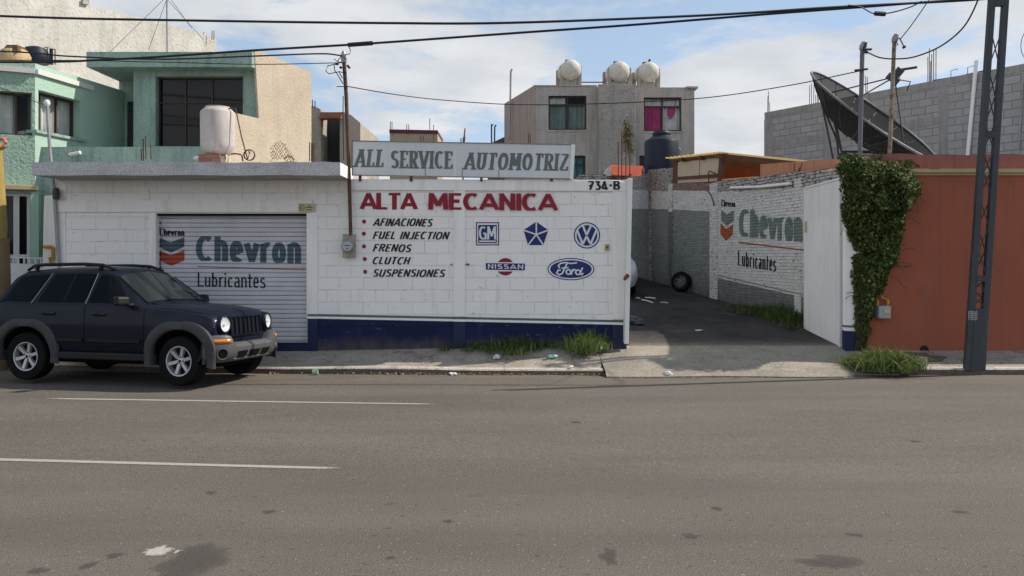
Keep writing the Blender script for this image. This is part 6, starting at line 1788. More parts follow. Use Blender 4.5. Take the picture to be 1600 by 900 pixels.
em = thing("electric_meter", "round glass electricity meter on a rusty wall box at the foot of the rusty mast", "electric meter", P(545, 385, 14.3))
M_box = MAT("stained_meter_box", (0.30, 0.27, 0.22), .7, .25, 5, 40, .2, .003, spots=(0.16, 0.075, 0.035), spots_lo=.56)
mb = MB(); mb.pxbox(FR, 537.5, 366, 556, 402, 0, .12); mb.build("box", M_box, em, bevel=.008)
c_ = P(543.6, 384.8, 14.26)
M_ = Matrix.Translation(c_) @ Matrix.Rotation(R(90), 4, 'X')
mb = MB(); mb.lathe([(.108, 0), (.108, .05), (.095, .055), (.088, .05), (.088, .03)], 28, M_); mb.build("ring", M_galv, em)
mb = MB(); mb.disc(.088, 28, Matrix.Translation(c_ + Vector((0, -.06, 0))) @ Matrix.Rotation(R(90), 4, 'X')); mb.build("dial_face", M_wpaint, em)
mb = MB(); mb.box(c_.x - .05, c_.x + .05, c_.y - .064, c_.y - .0605, c_.z + .005, c_.z + .02); mb.box(c_.x - .015, c_.x + .015, c_.y - .064, c_.y - .0605, c_.z - .05, c_.z - .03); mb.build("register", M_black, em)
mb = MB(); mb.lathe([(.09, .05), (.085, .11), (.06, .125), (0, .128)], 28, M_); mb.build("glass_cover", GLASS("meter_glass", (.3, .3, .3), .18), em)

# mast past the left end of the canopy
sm_ = thing("street_mast", "thin grey mast with a round pale cap beside the left end of the canopy", "mast", P(92, 410, 14.33))
mb = MB(); mb.tube([P(93.5, 560, 14.34), P(91.5, 410, 14.34), P(85.5, 310, 14.33), P(78, 235, 14.32), P(73.5, 163, 14.3)], [.028, .028, .03, .03, .026], 10); mb.build("pipe", M_galv, sm_)
mb = MB(); mb.lathe([(.03, -.05), (.05, -.02), (.055, .02), (.04, .055), (0, .07)], 14, Matrix.Translation(P(73.2, 161.5, 14.3))); mb.build("cap", M_wpaint, sm_)
mb = MB(); mb.lathe([(0, -.10), (.05, -.09), (.06, 0), (.05, .1), (0, .11)], 12, Matrix.Translation(P(87.5, 303, 14.28))); mb.build("junction", M_dark_st, sm_)

# yellow post with an orange hook at the frame edge
yp = thing("painted_post", "thick post painted yellow above and brown below, with an orange hook, at the left edge", "post", P(-3, 560, 14.0))
M_mustard = MAT("mustard_yellow_paint", (0.30, 0.22, 0.06), .85, .15, 3, 30, .3); M_brownp = MAT("worn_brown_paint", (0.19, 0.125, 0.065), .9, .2, 3, 30, .3); M_orp = MAT("orange_paint", (0.46, 0.15, 0.07), .7, .15, 5)
mb = MB(); mb.tube([P(-10, 580, 14.0), P(-8, 460, 14.0), P(-6, 372, 14.0)], [.26, .25, .20], 16); mb.build("lower_shaft", M_brownp, yp)
mb = MB(); mb.tube([P(-6.5, 385, 14.0), P(-5, 352, 14.0), P(-6, 300, 14.0), P(-7, 225, 14.0)], [.16, .165, .14, .10], 16); mb.build("upper_shaft", M_mustard, yp)
mb = MB(); mb.tube([P(-8, 232, 13.9), P(2, 232, 13.9), P(7.5, 229, 13.9), P(9, 223, 13.9), P(6, 217.5, 13.9), P(-2, 216.5, 13.9), P(-10, 217, 13.9)], .032, 10); mb.build("hook", M_orp, yp)

# white water tank on the canopy roof, with fittings
wt = thing("roof_tank", "peeling white cylinder water tank on a brick plinth on the workshop roof", "water tank", P(340, 250, 15.1))
M_asb = MAT("peeling_white_tank", (0.48, 0.445, 0.42), .85, .1, 3, 26, .3, .006, streak=(0.30, 0.19, 0.165), streak_amt=.85, spots=(0.66, 0.64, 0.61), spots_lo=.60)
c_ = P(340, 243.5, 15.1); s_ = 15.1 / F
mb = MB(); mb.lathe([(0, 0), (16 * s_, 0), (19 * s_, 2 * s_), (24.5 * s_, 12 * s_), (25.5 * s_, 16 * s_), (25.8 * s_, 66 * s_), (24.8 * s_, 69 * s_), (20 * s_, 73.5 * s_), (17.5 * s_, 75 * s_), (0, 76 * s_)], 40, Matrix.Translation(c_)); mb.build("body", M_asb, wt)
mb = MB(); mb.lathe([(18.5 * s_, 0), (18.5 * s_, 1.6 * s_), (0, 2 * s_)], 28, Matrix.Translation(c_ + Vector((0, 0, 74.6 * s_)))); mb.build("lid", M_asb, wt)
M_brk = BLOCKS("red_brick", (0.28, 0.13, 0.10), .24, .07, .01, .9, .3, .2, .01)
mb = MB(); x0_, x1_ = P(320, 0, 15.1).x, P(352, 0, 15.1).x; mb.box(x0_, x1_, 14.8, 15.4, 3.49, c_.z - .003); mb.build("brick_plinth", M_brk, wt)
mb = MB(); mb.box(x1_ + .004, P(361, 0, 15.1).x, 14.82, 15.38, 3.49, c_.z - .01); mb.build("plaster_plinth", M_tan, wt)
mb = MB(); mb.tube([P(361, 241, 14.95), P(366, 240, 14.95), P(375, 241, 14.95), P(378, 243, 14.95), P(379.5, 252, 14.95)], .016, 6); mb.tube([P(346, 243, 14.8), P(352, 240, 14.8), P(352, 249, 14.8)], .014, 6); mb.build("outlet_pipe", M_rust, wt)
mb = MB(); mb.tube([P(352, 170, 15.0), P(368, 169.5, 15.0), P(369.5, 176, 15.0), P(377, 212, 15.0), P(387, 250, 15.0)], .012, 6); mb.build("inlet_pipe", M_rust, wt)
coil = thing("wire_coil", "ring of rusty wire standing beside the white tank on the workshop roof", "wire coil", P(389, 251, 15))
mb = MB(); cc = P(389, 242, 15.0); rr_ = 8.3 * 15 / F
for k in range(3): mb.tube([cc + Vector((rr_ * math.cos(R(a)), .02 * k, rr_ * math.sin(R(a)))) for a in range(0, 361, 15)], .009, 5, cap=False)
for a in (75, 100, 250): mb.tube([cc + Vector((0, .02, .02)), cc + Vector((rr_ * math.cos(R(a)), .02, rr_ * math.sin(R(a))))], .007, 4)
mb.build("ring", M_rust, coil)
cw = thing("chicken_wire", "crumpled piece of rusty chicken wire lying on the workshop roof", "wire mesh", P(440, 252, 15.2))
mb = MB(); rng = random.Random(9)
def cwp(i, j): 
    x = 424 + i * 4.6 + (j % 2) * 2.3 ; y = 252 - j * 3.4 - 6 * math.sin(i * .5) + i * .8
    return P(x, y, 15.2 + .05 * math.sin(i + j)) + Vector((0, 0, .02 * math.sin(i * 2.1 + j)))
for i in range(9):
    for j in range(8):
        if j * 3.0 > 31 - abs(i - 2.6) * 4.2: continue
        for q in (cwp(i, j + 1), cwp(i + (1 if j % 2 else -1), j + 1)): mb.tube([cwp(i, j), q], .0045, 4, cap=False)
mb.tube([P(444, 249, 15.1), P(448, 245, 15.1), P(456, 245, 15.1), P(459, 249, 15.1)], .012, 5)
mb.build("mesh", M_rust, cw)
rag = MB(); rag.lathe([(0, 0), (.09, .0), (.1, .03), (.06, .07), (.02, .05), (0, .06)], 9, Matrix.Translation(P(310, 250, 15.2)) @ Matrix.Scale(1, 4)); tag(rag.build("crumpled_bag", M_tube), "crumpled pale bag left of the brick plinth on the workshop roof", "bag")

# ================================================================== CARS
def carpaint(name, col, flake=.0, rough=.42, coat=.13, dust=(0.16, 0.14, 0.12), dust_amt=.10):
    m, n, l, b = nt(name)
    v = coords(n, l)
    dn = noise(n, l, v, 3.0, 6, .65)
    c = mixc(n, l, ramp(n, l, dn, .4, 0.0, .75, dust_amt), col, dust)
    l.new(c, b.inputs["Base Color"])
    b.inputs["Roughness"].default_value = rough; b.inputs["Specular IOR Level"].default_value = .15
    b.inputs["Coat Weight"].default_value = coat; b.inputs["Coat Roughness"].default_value = .06
    bump(n, l, b, noise(n, l, v, 1.6, 2), .04, .02)
    return m
M_navycar = carpaint("navy_car_paint", (0.0035, 0.0060, 0.0165), dust_amt=.025)
M_whitecar = carpaint("white_car_paint", (0.55, 0.55, 0.55))
M_clad = MAT("grey_plastic_cladding", (0.078, 0.080, 0.083), .5, .12, 3, 60, .2, .002)
M_flare = MAT("dark_grey_arch_plastic", (0.046, 0.047, 0.050), .6, .12, 3, 60, .2, .002, spec=.2)
M_tyre = MAT("tyre_rubber", (0.007, 0.007, 0.007), .85, .25, 6, 40, .2, .003, spec=.12)
M_alloy = MAT("silver_alloy", (0.42, 0.42, 0.43), .38, .08, 8, 60, .1, .001, metal=.55)
M_trim = MAT("black_trim", (0.007, 0.007, 0.008), .45, .15, spec=.25)
M_under = MAT("sooty_underside", (0.006, 0.006, 0.006), .95, .2, spec=.1)
M_carglass = GLASS("tinted_car_window", (0.0025, 0.0035, 0.006), .97, .03, .10)
M_wind = GLASS("windscreen", (0.012, 0.018, 0.022), .55, .03)
M_lens = MAT("clear_lamp_lens", (0.62, 0.64, 0.66), .12, .05, 20, 60, .0, coat=1.0)
M_refl = MAT("lamp_reflector", (0.90, 0.91, 0.92), .45, .22, 30, 60, .5, .01, metal=.2)
M_amb = MAT("amber_lens", (0.55, 0.17, 0.015), .25, .1, 20, 60, .2, .003, coat=.8)
M_redl = MAT("red_lens", (0.30, 0.012, 0.012), .25, .1, 20, 60, .1, .003, coat=.8)
M_chrome = MAT("bright_trim", (0.55, 0.55, 0.56), .25, .05, metal=.9)
M_seat = MAT("grey_seat_cloth", (0.09, 0.085, 0.08), .9, .15)

def lerp_sec(S, x):
    if x <= S[0][0]: return S[0][1]
    for (xa, a), (xb, b_) in zip(S, S[1:]):
        if xa <= x <= xb:
            t = (x - xa) / (xb - xa)
            return [(p[0] + (q[0] - p[0]) * t, p[1] + (q[1] - p[1]) * t) for p, q in zip(a, b_)]
    return S[-1][1]

def loft_body(S, arches, mat, parent, name="body", sub=3):
    """closed shell from stations of half-sections [(y,z)...] bottom centre to roof centre; wheel arches cut out"""
    X = []
    for (xa, _), (xb, _) in zip(S, S[1:]):
        k = max(1, int(abs(xb - xa) / .12)); X += [xa + (xb - xa) * i / k for i in range(k)]
    X.append(S[-1][0])
    vs_, fs, sm = [], [], []
    npt = len(S[0][1])
    ring = 2 * npt - 2
    for x in X:
        sec = lerp_sec(S, x)
        for y, z in sec: vs_.append((x, -y, z))
        for y, z in reversed(sec[1:-1]): vs_.append((x, y, z))
    for i in range(len(X) - 1):
        for k in range(ring):
            k2 = (k + 1) % ring
            fs.append([i * ring + k, (i + 1) * ring + k, (i + 1) * ring + k2, i * ring + k2])
    fs.append(list(range(ring))[::-1]); fs.append([(len(X) - 1) * ring + k for k in range(ring)])
    me = bpy.data.meshes.new(name); me.from_pydata(vs_, [], fs)
    bm = bmesh.new(); bm.from_mesh(me); bmesh.ops.recalc_face_normals(bm, faces=bm.faces); bm.to_mesh(me); bm.free()
    o = bpy.data.objects.new(name, me); COL.objects.link(o)
    cut = []
    for (ax, az, ar, yin, yout) in arches:
        for s_ in (-1, 1):
            cb = MB(); cb.lathe([(0.001, 0), (ar, 0), (ar, yout - yin), (0.001, yout - yin)], 36, Matrix.Translation((ax, s_ * yin, az)) @ Matrix.Rotation(R(90 * (1 if s_ < 0 else -1)), 4, 'X'), smooth=False)
            co = cb.build("cutter", M_under)
            bm = bmesh.new(); bm.from_mesh(co.data); bmesh.ops.remove_doubles(bm, verts=bm.verts, dist=.002); bmesh.ops.recalc_face_normals(bm, faces=bm.faces); bm.to_mesh(co.data); bm.free()
            md = o.modifiers.new("cut", 'BOOLEAN'); md.operation = 'DIFFERENCE'; md.object = co; md.solver = 'EXACT'; cut.append(co)
    dg = bpy.context.evaluated_depsgraph_get(); dg.update()
    ev = o.evaluated_get(dg); nm = bpy.data.meshes.new_from_object(ev)
    o.modifiers.clear(); o.data = nm
    for c_ in cut: bpy.data.objects.remove(c_, do_unlink=True)
    nm.materials.clear(); nm.materials.append(mat); nm.materials.append(M_under)
    for p in nm.polygons:
        p.use_smooth = True; p.material_index = 0
        c_ = p.center
        for (ax, az, ar, yin, yout) in arches:
            if yin - .01 <= abs(c_.y) and math.hypot(c_.x - ax, c_.z - az) < ar + .004 and abs(p.normal.y) < .5: p.material_index = 1
            if abs(abs(c_.y) - yin) < .01 and math.hypot(c_.x - ax, c_.z - az) < ar: p.material_index = 1
    nm.set_sharp_from_angle(angle=R(32))
    o.parent = parent
    return o

def wheel(parent, x, y, z, rt, wt_, rr_, side, spokes=6, steer=0.0, mats=None):
    """wheel > tyre, rim; side -1 = facing -Y"""
    M_ = Matrix.Translation((x, y, z)) @ Matrix.Rotation(steer, 4, 'Z') @ Matrix.Rotation(R(90) if side < 0 else R(-90), 4, 'X')
    h = wt_ / 2
    mb = MB()
    mb.lathe([(rr_, -h * .9), (rt * .93, -h), (rt * .985, -h * .86), (rt, -h * .5), (rt * 1.002, 0), (rt, h * .5), (rt * .985, h * .86), (rt * .93, h), (rr_ * 1.09, h * .98), (rr_, h * .85), (rr_, -h * .9)], 44, M_)
    w = mb.build("wheel", M_tyre, parent, local=True)
    mb = MB(); mb.lathe([(rr_ * 1.005, h * .84), (rr_ * 1.03, h * .95), (rr_ * .95, h * .93), (rr_ * .90, h * .55), (rr_ * .88, -h * .3)], 44, M_)
    for k in range(spokes):
        a = 2 * math.pi * k / spokes + .26
        def q(r_, da, hh): return M_ @ Vector((r_ * math.cos(a + da), r_ * math.sin(a + da), hh))
        r0, r1 = rr_ * .22, rr_ * .91
        mb.hexa([q(r0, -.55, h * .45), q(r1, -.17, h * .45), q(r1, .17, h * .45), q(r0, .55, h * .45), q(r0, -.5, h * .72), q(r1, -.12, h * .86), q(r1, .12, h * .86), q(r0, .5, h * .72)])
    mb.lathe([(0, h * .74), (rr_ * .17, h * .74), (rr_ * .22, h * .70), (rr_ * .32, h * .62), (rr_ * .34, h * .4)], 24, M_)
    mb.build("rim", M_alloy, w, local=True)
    mb = MB(); mb.disc(rr_ * .9, 30, M_ @ Matrix.Translation((0, 0, h * .2))); mb.lathe([(0, h * .76), (rr_ * .10, h * .755), (rr_ * .12, h * .73)], 16, M_)
    for k in range(5):
        a = 2 * math.pi * k / 5 + .1; mb.lathe([(0, h * .79), (rr_ * .05, h * .77), (rr_ * .055, h * .66)], 8, M_ @ Matrix.Translation((rr_ * .25 * math.cos(a), rr_ * .25 * math.sin(a), 0)))
    mb.build("hub_shadow_plate", M_trim, w, local=True)
    return w

# ------------------------------------------------------------------ navy four-wheel drive
gf = Vector((-4.83, 11.76)); yaw = R(-12.5)
fwd = Vector((math.cos(yaw), math.sin(yaw))); lft = Vector((-fwd.y, fwd.x))
org = gf - fwd * 1.325 + lft * .76
sv = thing("suv", "dark navy five-door off-road car with grey plastic arches parked at the kerb", "car", (org.x, org.y, -.028), yaw)
sv.rotation_euler = (R(-1.9), 0, yaw)
def H(zh, zc, w=1.0, zb=.40, belt=None, tip=1.0):     # nose / bonnet section
    return [(0, zb), (.68 * w, zb), (.82 * w, zb + .05), (.875 * w, .60), (.90 * w, .86), (.875 * w, zh - .09), (.845 * w, zh - .035), (.74 * w, zh + .005), (.5 * w, (zh + zc) / 2 + .012), (0, zc)]
def Cb(zt, ye=.655, zb=.40, belt=1.17, w=1.0):        # cabin section
    return [(0, zb), (.68 * w, zb), (.82 * w, zb + .05), (.875 * w, .60), (.90 * w, .86), (.885 * w, belt - .07), (.862 * w, belt), (ye, zt - .055), (ye - .10, zt - .008), (0, zt + .045)]
S = [(-2.02, Cb(1.22, .76, .55, 1.12, .93)), (-1.99, Cb(1.25, .77, .48, 1.14, .97)), (-1.92, Cb(1.34, .75, .42, 1.16, .995)), (-1.72, Cb(1.62, .665)), (-1.60, Cb(1.68, .655)), (-1.3, Cb(1.705)), (-.5, Cb(1.725)), (-.02, Cb(1.705)), (.08, Cb(1.665, .66)),
     (.72, [(0, .40), (.68, .40), (.82, .45), (.875, .60), (.90, .86), (.885, 1.09), (.862, 1.145), (.76, 1.17), (.5, 1.19), (0, 1.205)]),
     (.80, H(1.155, 1.19)), (1.3, H(1.125, 1.16)), (1.66, H(1.07, 1.115, .985)), (1.77, H(1.03, 1.085, .955)), (1.835, H(.985, 1.045, .92, .45)), (1.85, H(.95, 1.01, .90, .5))]
body = loft_body(S, [(1.325, .37, .455, .50, 1.2), (-1.325, .37, .455, .50, 1.2)], M_navycar, sv)
# dark floor, axles
mb = MB(); mb.box(-1.9, 1.8, -.60, .60, .27, .41); mb.tube([(1.325, -.6, .33), (1.325, .6, .33)], .06, 8); mb.tube([(-1.325, -.6, .33), (-1.325, .6, .33)], .07, 8); mb.box(-2.0, -1.6, -.3, .3, .24, .4); mb.build("underbody", M_under, sv, local=True)
for x in (1.325, -1.325):
    for s_ in (-1, 1): wheel(sv, x, s_ * .765, .365, .365, .235, .215, s_, 6, R(-4) if x > 0 else 0)
# side surface helpers
def side_y(x, z):
    sec = lerp_sec(S, x)
    for (ya, za), (yb, zb_) in zip(sec[1:7], sec[2:8]):
        if za <= z <= zb_ and zb_ > za: return ya + (yb - ya) * (z - za) / (zb_ - za)
    return sec[6][0]
def patch(name, x0f, x1f, z0, z1, mat, s_, off=.007, nx=18, nz=14, skip=None, parent=sv, thick=.012):
    mb = MB(); g = {}
    for i in range(nx + 1):
        for j in range(nz + 1):
            z = z0 + (z1 - z0) * j / nz
            xa, xb = x0f(z), x1f(z); x = xa + (xb - xa) * i / nx
            g[i, j] = (x, s_ * (side_y(x, z) + off), z)
    fs = []
    idx = {}
    V = []
    for k, p in g.items(): idx[k] = len(V); V.append(p)
    for i in range(nx):
        for j in range(nz):
            c_ = [g[i, j], g[i + 1, j], g[i + 1, j + 1], g[i, j + 1]]
            mx_ = sum(p[0] for p in c_) / 4; mz = sum(p[2] for p in c_) / 4
            if skip and skip(mx_, mz): continue
            fs.append([idx[i, j], idx[i + 1, j], idx[i + 1, j + 1], idx[i, j + 1]])
    mb.add(V, fs, 0, True)
    o = mb.build(name, mat, parent, local=True)
    bm = bmesh.new(); bm.from_mesh(o.data)
    bmesh.ops.delete(bm, geom=[v for v in bm.verts if not v.link_faces], context='VERTS')
    ed = [e for e in bm.edges if len(e.link_faces) == 1]
    r_ = bmesh.ops.extrude_edge_only(bm, edges=ed)
    for v in [e for e in r_["geom"] if isinstance(e, bmesh.types.BMVert)]: v.co.y -= s_ * thick
    bmesh.ops.recalc_face_normals(bm, faces=bm.faces)
    bm.to_mesh(o.data); bm.free(); o.data.set_sharp_from_angle(angle=R(40))
    return o
def glassq(name, pts, s_, mat, off=.008, parent=sv, n=6):
    """window on the leaning side glass: pts = (x, t) with t 0 at the belt and 1 at the roof edge"""
    V = []
    for x, t in pts:
        sec = lerp_sec(S, x); (ya, za), (yb, zb_) = sec[6], sec[7]
        V.append((x, s_ * (ya + (yb - ya) * t + off), za + (zb_ - za) * t + off * .3))
    lo, hi = min(p[0] for p in pts), max(p[0] for p in pts)
    def span(x):
        ts = []
        for (xa, ta), (xb, tb) in zip(pts, pts[1:] + pts[:1]):
            if min(xa, xb) - 1e-9 <= x <= max(xa, xb) + 1e-9: ts.append(ta if abs(xb - xa) < 1e-9 else ta + (tb - ta) * (x - xa) / (xb - xa))
        return min(ts), max(ts)
    NX = 20; V = []
    for i in range(NX + 1):
        x = lo + (hi - lo) * (.0005 + .999 * i / NX); t0, t1 = span(x); sec = lerp_sec(S, x); (ya, za), (yb, zb_) = sec[6], sec[7]
        for k in range(4):
            t = t0 + (t1 - t0) * k / 3; V.append((x, s_ * (ya + (yb - ya) * t + off), za + (zb_ - za) * t + off * .3))
    mb = MB(); mb.add(V, [[i * 4 + k, (i + 1) * 4 + k, (i + 1) * 4 + k + 1, i * 4 + k + 1] for i in range(NX) for k in range(3)], 0, True); return mb.build(name, mat, parent, local=True)
for s_ in (-1, 1):
    arch = lambda cx: (lambda x, z: math.hypot(x - cx, z - .37) < .50)
    fd = patch("door", lambda z: -.27, lambda z: .735 - .06 * max(0, .8 - z), .50, 1.15, M_navycar, s_, skip=arch(1.325))
    rd_ = patch("door", lambda z: -1.13 + .0 * z, lambda z: -.285, .50, 1.15, M_navycar, s_, skip=arch(-1.325), nx=24, nz=20)
    for dd, hx in ((fd, -.13), (rd_, -1.02)):
        mb = MB(); yy = side_y(hx, 1.03)
        mb.tube([(hx, s_ * (yy + .012), 1.03), (hx + .03, s_ * (yy + .045), 1.032), (hx + .19, s_ * (yy + .045), 1.032), (hx + .22, s_ * (yy + .012), 1.03)], [.012, .017, .017, .012], 8)
        mb.tube([(hx + .02, s_ * (yy + .008), 1.02), (hx + .2, s_ * (yy + .008), 1.02)], .022, 8); mb.build("handle", M_trim, dd, local=True)
        mb = MB(); xa, xb = (-.24, .68) if dd is fd else (-.86, -.31)
        for x in (0,):
            pr = [(.0, 0), (.022, .012), (.022, .055), (.0, .07)]
            n_ = 10
            V = []
            for i in range(n_ + 1):
                xx = xa + (xb - xa) * i / n_
                for o_, h_ in pr: V.append((xx, s_ * (side_y(xx, .60 + h_) + .006 + o_), .60 + h_))
            mb.add(V, [[i * 4 + k, (i + 1) * 4 + k, (i + 1) * 4 + k + 1, i * 4 + k + 1] for i in range(n_) for k in range(3)] + [[0, 1, 2, 3], [n_ * 4 + 3, n_ * 4 + 2, n_ * 4 + 1, n_ * 4]])
        mb.build("moulding", M_trim, dd, local=True)
    glassq("window", [(-.25, .06), (.56, .06), (.545, .10), (.20, .80), (.10, .92), (-.19, .93)], s_, M_carglass)
    w2_ = glassq("window", [(-1.16, .06), (-.33, .06), (-.275, .93), (-1.00, .93)], s_, M_carglass)
    glassq("window", [(-1.86, .10), (-1.30, .06), (-1.10, .93), (-1.56, .92), (-1.64, .86)], s_, M_carglass)
    for pts_ in ([(-1.255, .02), (-1.05, .97)], [(-.29, .02), (-.235, .97)], [(-.69, .08), (-.62, .92)]):
        mb = MB(); V = []
        for x, t in pts_:
            sec = lerp_sec(S, x); (ya, za), (yb, zb_) = sec[6], sec[7]; V.append(Vector((x, s_ * (ya + (yb - ya) * t + .010), za + (zb_ - za) * t)))
        mb.tube(V, .0035 if pts_[0][0] != -.69 else .006, 5); mb.build("window_trim", M_galv if pts_[0][0] != -.69 else M_trim, sv, local=True)
    # arches
    for cx in (1.325, -1.325):
        mb = MB(); V = []; prof = [(.445, .76), (.450, .915), (.465, .932), (.525, .926), (.562, .905), (.568, .86)]
        N_ = 34; rng_a = (-10, 190)
        for i in range(N_ + 1):
            a = R(rng_a[0] + (rng_a[1] - rng_a[0]) * i / N_)
            for r_, y_ in prof:
                k_ = 1 + (.03 + .55 * (r_ - .44)) * abs(math.sin(2 * a))
                y_ = y_ - (.03 * max(0, .45 - abs(math.sin(a))) / .45 if y_ > .9 else 0)
                V.append((cx + r_ * k_ * math.cos(a) * 1.02, s_ * y_, max(.37 + r_ * k_ * math.sin(a), .27)))
        m_ = len(prof)
        mb.add(V, [[i * m_ + k, (i + 1) * m_ + k, (i + 1) * m_ + k + 1, i * m_ + k + 1] for i in range(N_) for k in range(m_ - 1)], 0, True)
        mb.build("wheel_arch_flare", M_flare, sv, local=True, sharp=50)
    mb = MB(); mb.box(-.83, .83, s_ * .80, s_ * .875, .345, .455); mb.build("sill_step", M_trim, sv, local=True, bevel=.02)
    # mirror
    mb = MB(); M_ = Matrix.Translation((.47, s_ * 1.02, 1.235)) @ Matrix.Rotation(R(s_ * 12), 4, 'Z')
    mb.hexa([M_ @ Vector(q) for q in ((-.06, -.115, -.075), (.055, -.10, -.06), (.055, .10, -.06), (-.06, .115, -.075), (-.06, -.115, .075), (.035, -.10, .062), (.035, .10, .062), (-.06, .115, .075))])
    mr_ = mb.build("mirror", M_trim, sv, local=True, bevel=.03)
    mb = MB(); mb.tube([(.50, s_ * .84, 1.17), (.49, s_ * .95, 1.175)], .032, 8); mb.build("mirror_arm", M_trim, mr_, local=True)
    mb = MB(); mb.hexa([M_ @ Vector(q) for q in ((-.066, -.095, -.06), (-.0615, -.095, -.06), (-.0615, .095, -.06), (-.066, .095, -.06), (-.066, -.095, .06), (-.0615, -.095, .06), (-.0615, .095, .06), (-.066, .095, .06))]); mb.build("mirror_glass", M_chrome, mr_, local=True)
    # roof rail
    mb = MB(); yr = .555
    mb.tube([(-1.62, s_ * yr, 1.685), (-1.50, s_ * yr, 1.755), (-1.3, s_ * yr, 1.775), (-.6, s_ * yr, 1.785), (-.25, s_ * yr, 1.77), (-.02, s_ * (yr + .01), 1.70)], [.022, .024, .027, .027, .026, .02], 8)
    for x in (-1.46, -.30): mb.tube([(x, s_ * yr, 1.69), (x + .02, s_ * yr, 1.765)], .034, 8)
    mb.build("roof_rail", M_trim, sv, local=True)
    # tail lamp
    mb = MB(); V = []
    for z in (.86, 1.10):
        V += [(-1.98, s_ * (side_y(-1.98, z) + .008), z), (-1.86, s_ * (side_y(-1.86, z) + .008), z), (-1.86, s_ * (side_y(-1.86, z) - .05), z), (-2.035, s_ * (side_y(-2.0, z) - .03), z)]
    mb.hexa(V); mb.build("tail_lamp", M_redl, sv, local=True)
    # headlamp
    hx, hy, hz = 1.882, s_ * .605, .895
    M_ = Matrix.Translation((hx - .03, hy, hz)) @ Matrix.Rotation(R(s_ * 7), 4, 'Z') @ Matrix.Rotation(R(90 - 4), 4, 'Y')
    mb = MB(); mb.lathe([(.150, -.06), (.146, .02), (.130, .052), (.116, .060), (.108, .046), (.106, .02)], 32, M_)
    hl = mb.build("headlight", M_navycar, sv, local=True)
    mb = MB(); mb.lathe([(.106, .042), (.085, .034), (.05, .022), (0, .016)], 32, M_); mb.lathe([(0, .05), (.022, .045), (.024, .02)], 12, M_); mb.build("reflector", M_refl, hl, local=True)
    mb = MB(); mb.lathe([(.1075, .042), (.095, .056), (.06, .066), (0, .070)], 32, M_); mb.build("lens", GLASS("lamp_glass", (.6, .62, .64), .14), hl, local=True)
# windscreen
V = []
sa_, sb_ = lerp_sec(S, .70), lerp_sec(S, .10)
mb = MB()
def ws(t, f):
    xa, xb = .70, .095; x = xa + (xb - xa) * t; sec = lerp_sec(S, x)
    y7, z7 = sec[7]; y8, z8 = sec[8]; z9 = sec[9][1]
    y = y7 * .965 * f; ay = abs(y)
    z = z8 + (z9 - z8) * (1 - ay / y8) if ay < y8 else z7 + (z8 - z7) * (y7 - ay) / (y7 - y8)
    return (x + .008, y, z + .007)
NW, NH = 16, 8
V = [ws(.05 + .90 * j / NH, -1 + 2 * i / NW) for j in range(NH + 1) for i in range(NW + 1)]
mb.add(V, [[j * (NW + 1) + i, j * (NW + 1) + i + 1, (j + 1) * (NW + 1) + i + 1, (j + 1) * (NW + 1) + i] for j in range(NH) for i in range(NW)], 0, True)
wsn = mb.build("windscreen", GLASS("windscreen_glass", (0.020, 0.026, 0.028), .94, .05, .4), sv, local=True)
mb = MB()
for f in (-1.0, 1.0): mb.tube([ws(.03 + .94 * k / 6, f * 1.02) for k in range(7)], .012, 6)
mb.build("pillar_trim", M_trim, wsn, local=True)
for y0_ in (-.50, .08):
    mb = MB(); p0 = Vector(ws(.02, 0)); a = Vector((.715, y0_, 1.205)); b_ = Vector((.62, y0_ + .46, 1.265))
    mb.tube([a, a.lerp(b_, .45) + Vector((0, 0, .012)), b_], .009, 5); mb.tube([a + Vector((.03, 0, -.015)), a], .014, 5); mb.tube([b_ + Vector((-.03, .12, .02)), b_ + Vector((.05, -.28, -.03))], .007, 5); mb.build("wiper", M_trim, sv, local=True)
mb = MB(); mb.box(.66, .76, -.66, .66, 1.175, 1.205); mb.build("cowl", M_trim, sv, local=True, bevel=.008)
# bonnet edge seams
for s_ in (-1, 1):
    mb = MB(); pts_ = []
    for k in range(11):
        x = .82 + 1.02 * k / 10; sec = lerp_sec(S, x); pts_.append((x, s_ * (sec[6][0] * .4 + sec[7][0] * .6 + .004), sec[6][1] * .4 + sec[7][1] * .6 + .001))
    mb.tube(pts_, .005, 4); mb.build("bonnet_seam", M_trim, sv, local=True)
# grille
mb = MB(); mb.hexa([(1.810, -.44, .74), (1.872, -.44, .74), (1.872, .44, .74), (1.810, .44, .74), (1.780, -.44, .985), (1.848, -.44, .985), (1.848, .44, .985), (1.780, .44, .985)]); gr = mb.build("grille", M_trim, sv, local=True)
for k in range(8):
    y = -.42 + .84 * k / 7; mb = MB(); w_ = .017
    mb.hexa([(1.840, y - w_, .735), (1.895, y - w_ * .7, .735), (1.895, y + w_ * .7, .735), (1.840, y + w_, .735), (1.820, y - w_, .99), (1.872, y - w_ * .7, .99), (1.872, y + w_ * .7, .99), (1.820, y + w_, .99)])
    mb.build("bar", M_navycar, gr, local=True, bevel=.006)
mb = MB(); mb.box(1.790, 1.874, -.46, .46, .985, 1.012); mb.box(1.810, 1.880, -.46, .46, .705, .737); mb.build("surround", M_navycar, gr, local=True, bevel=.008)
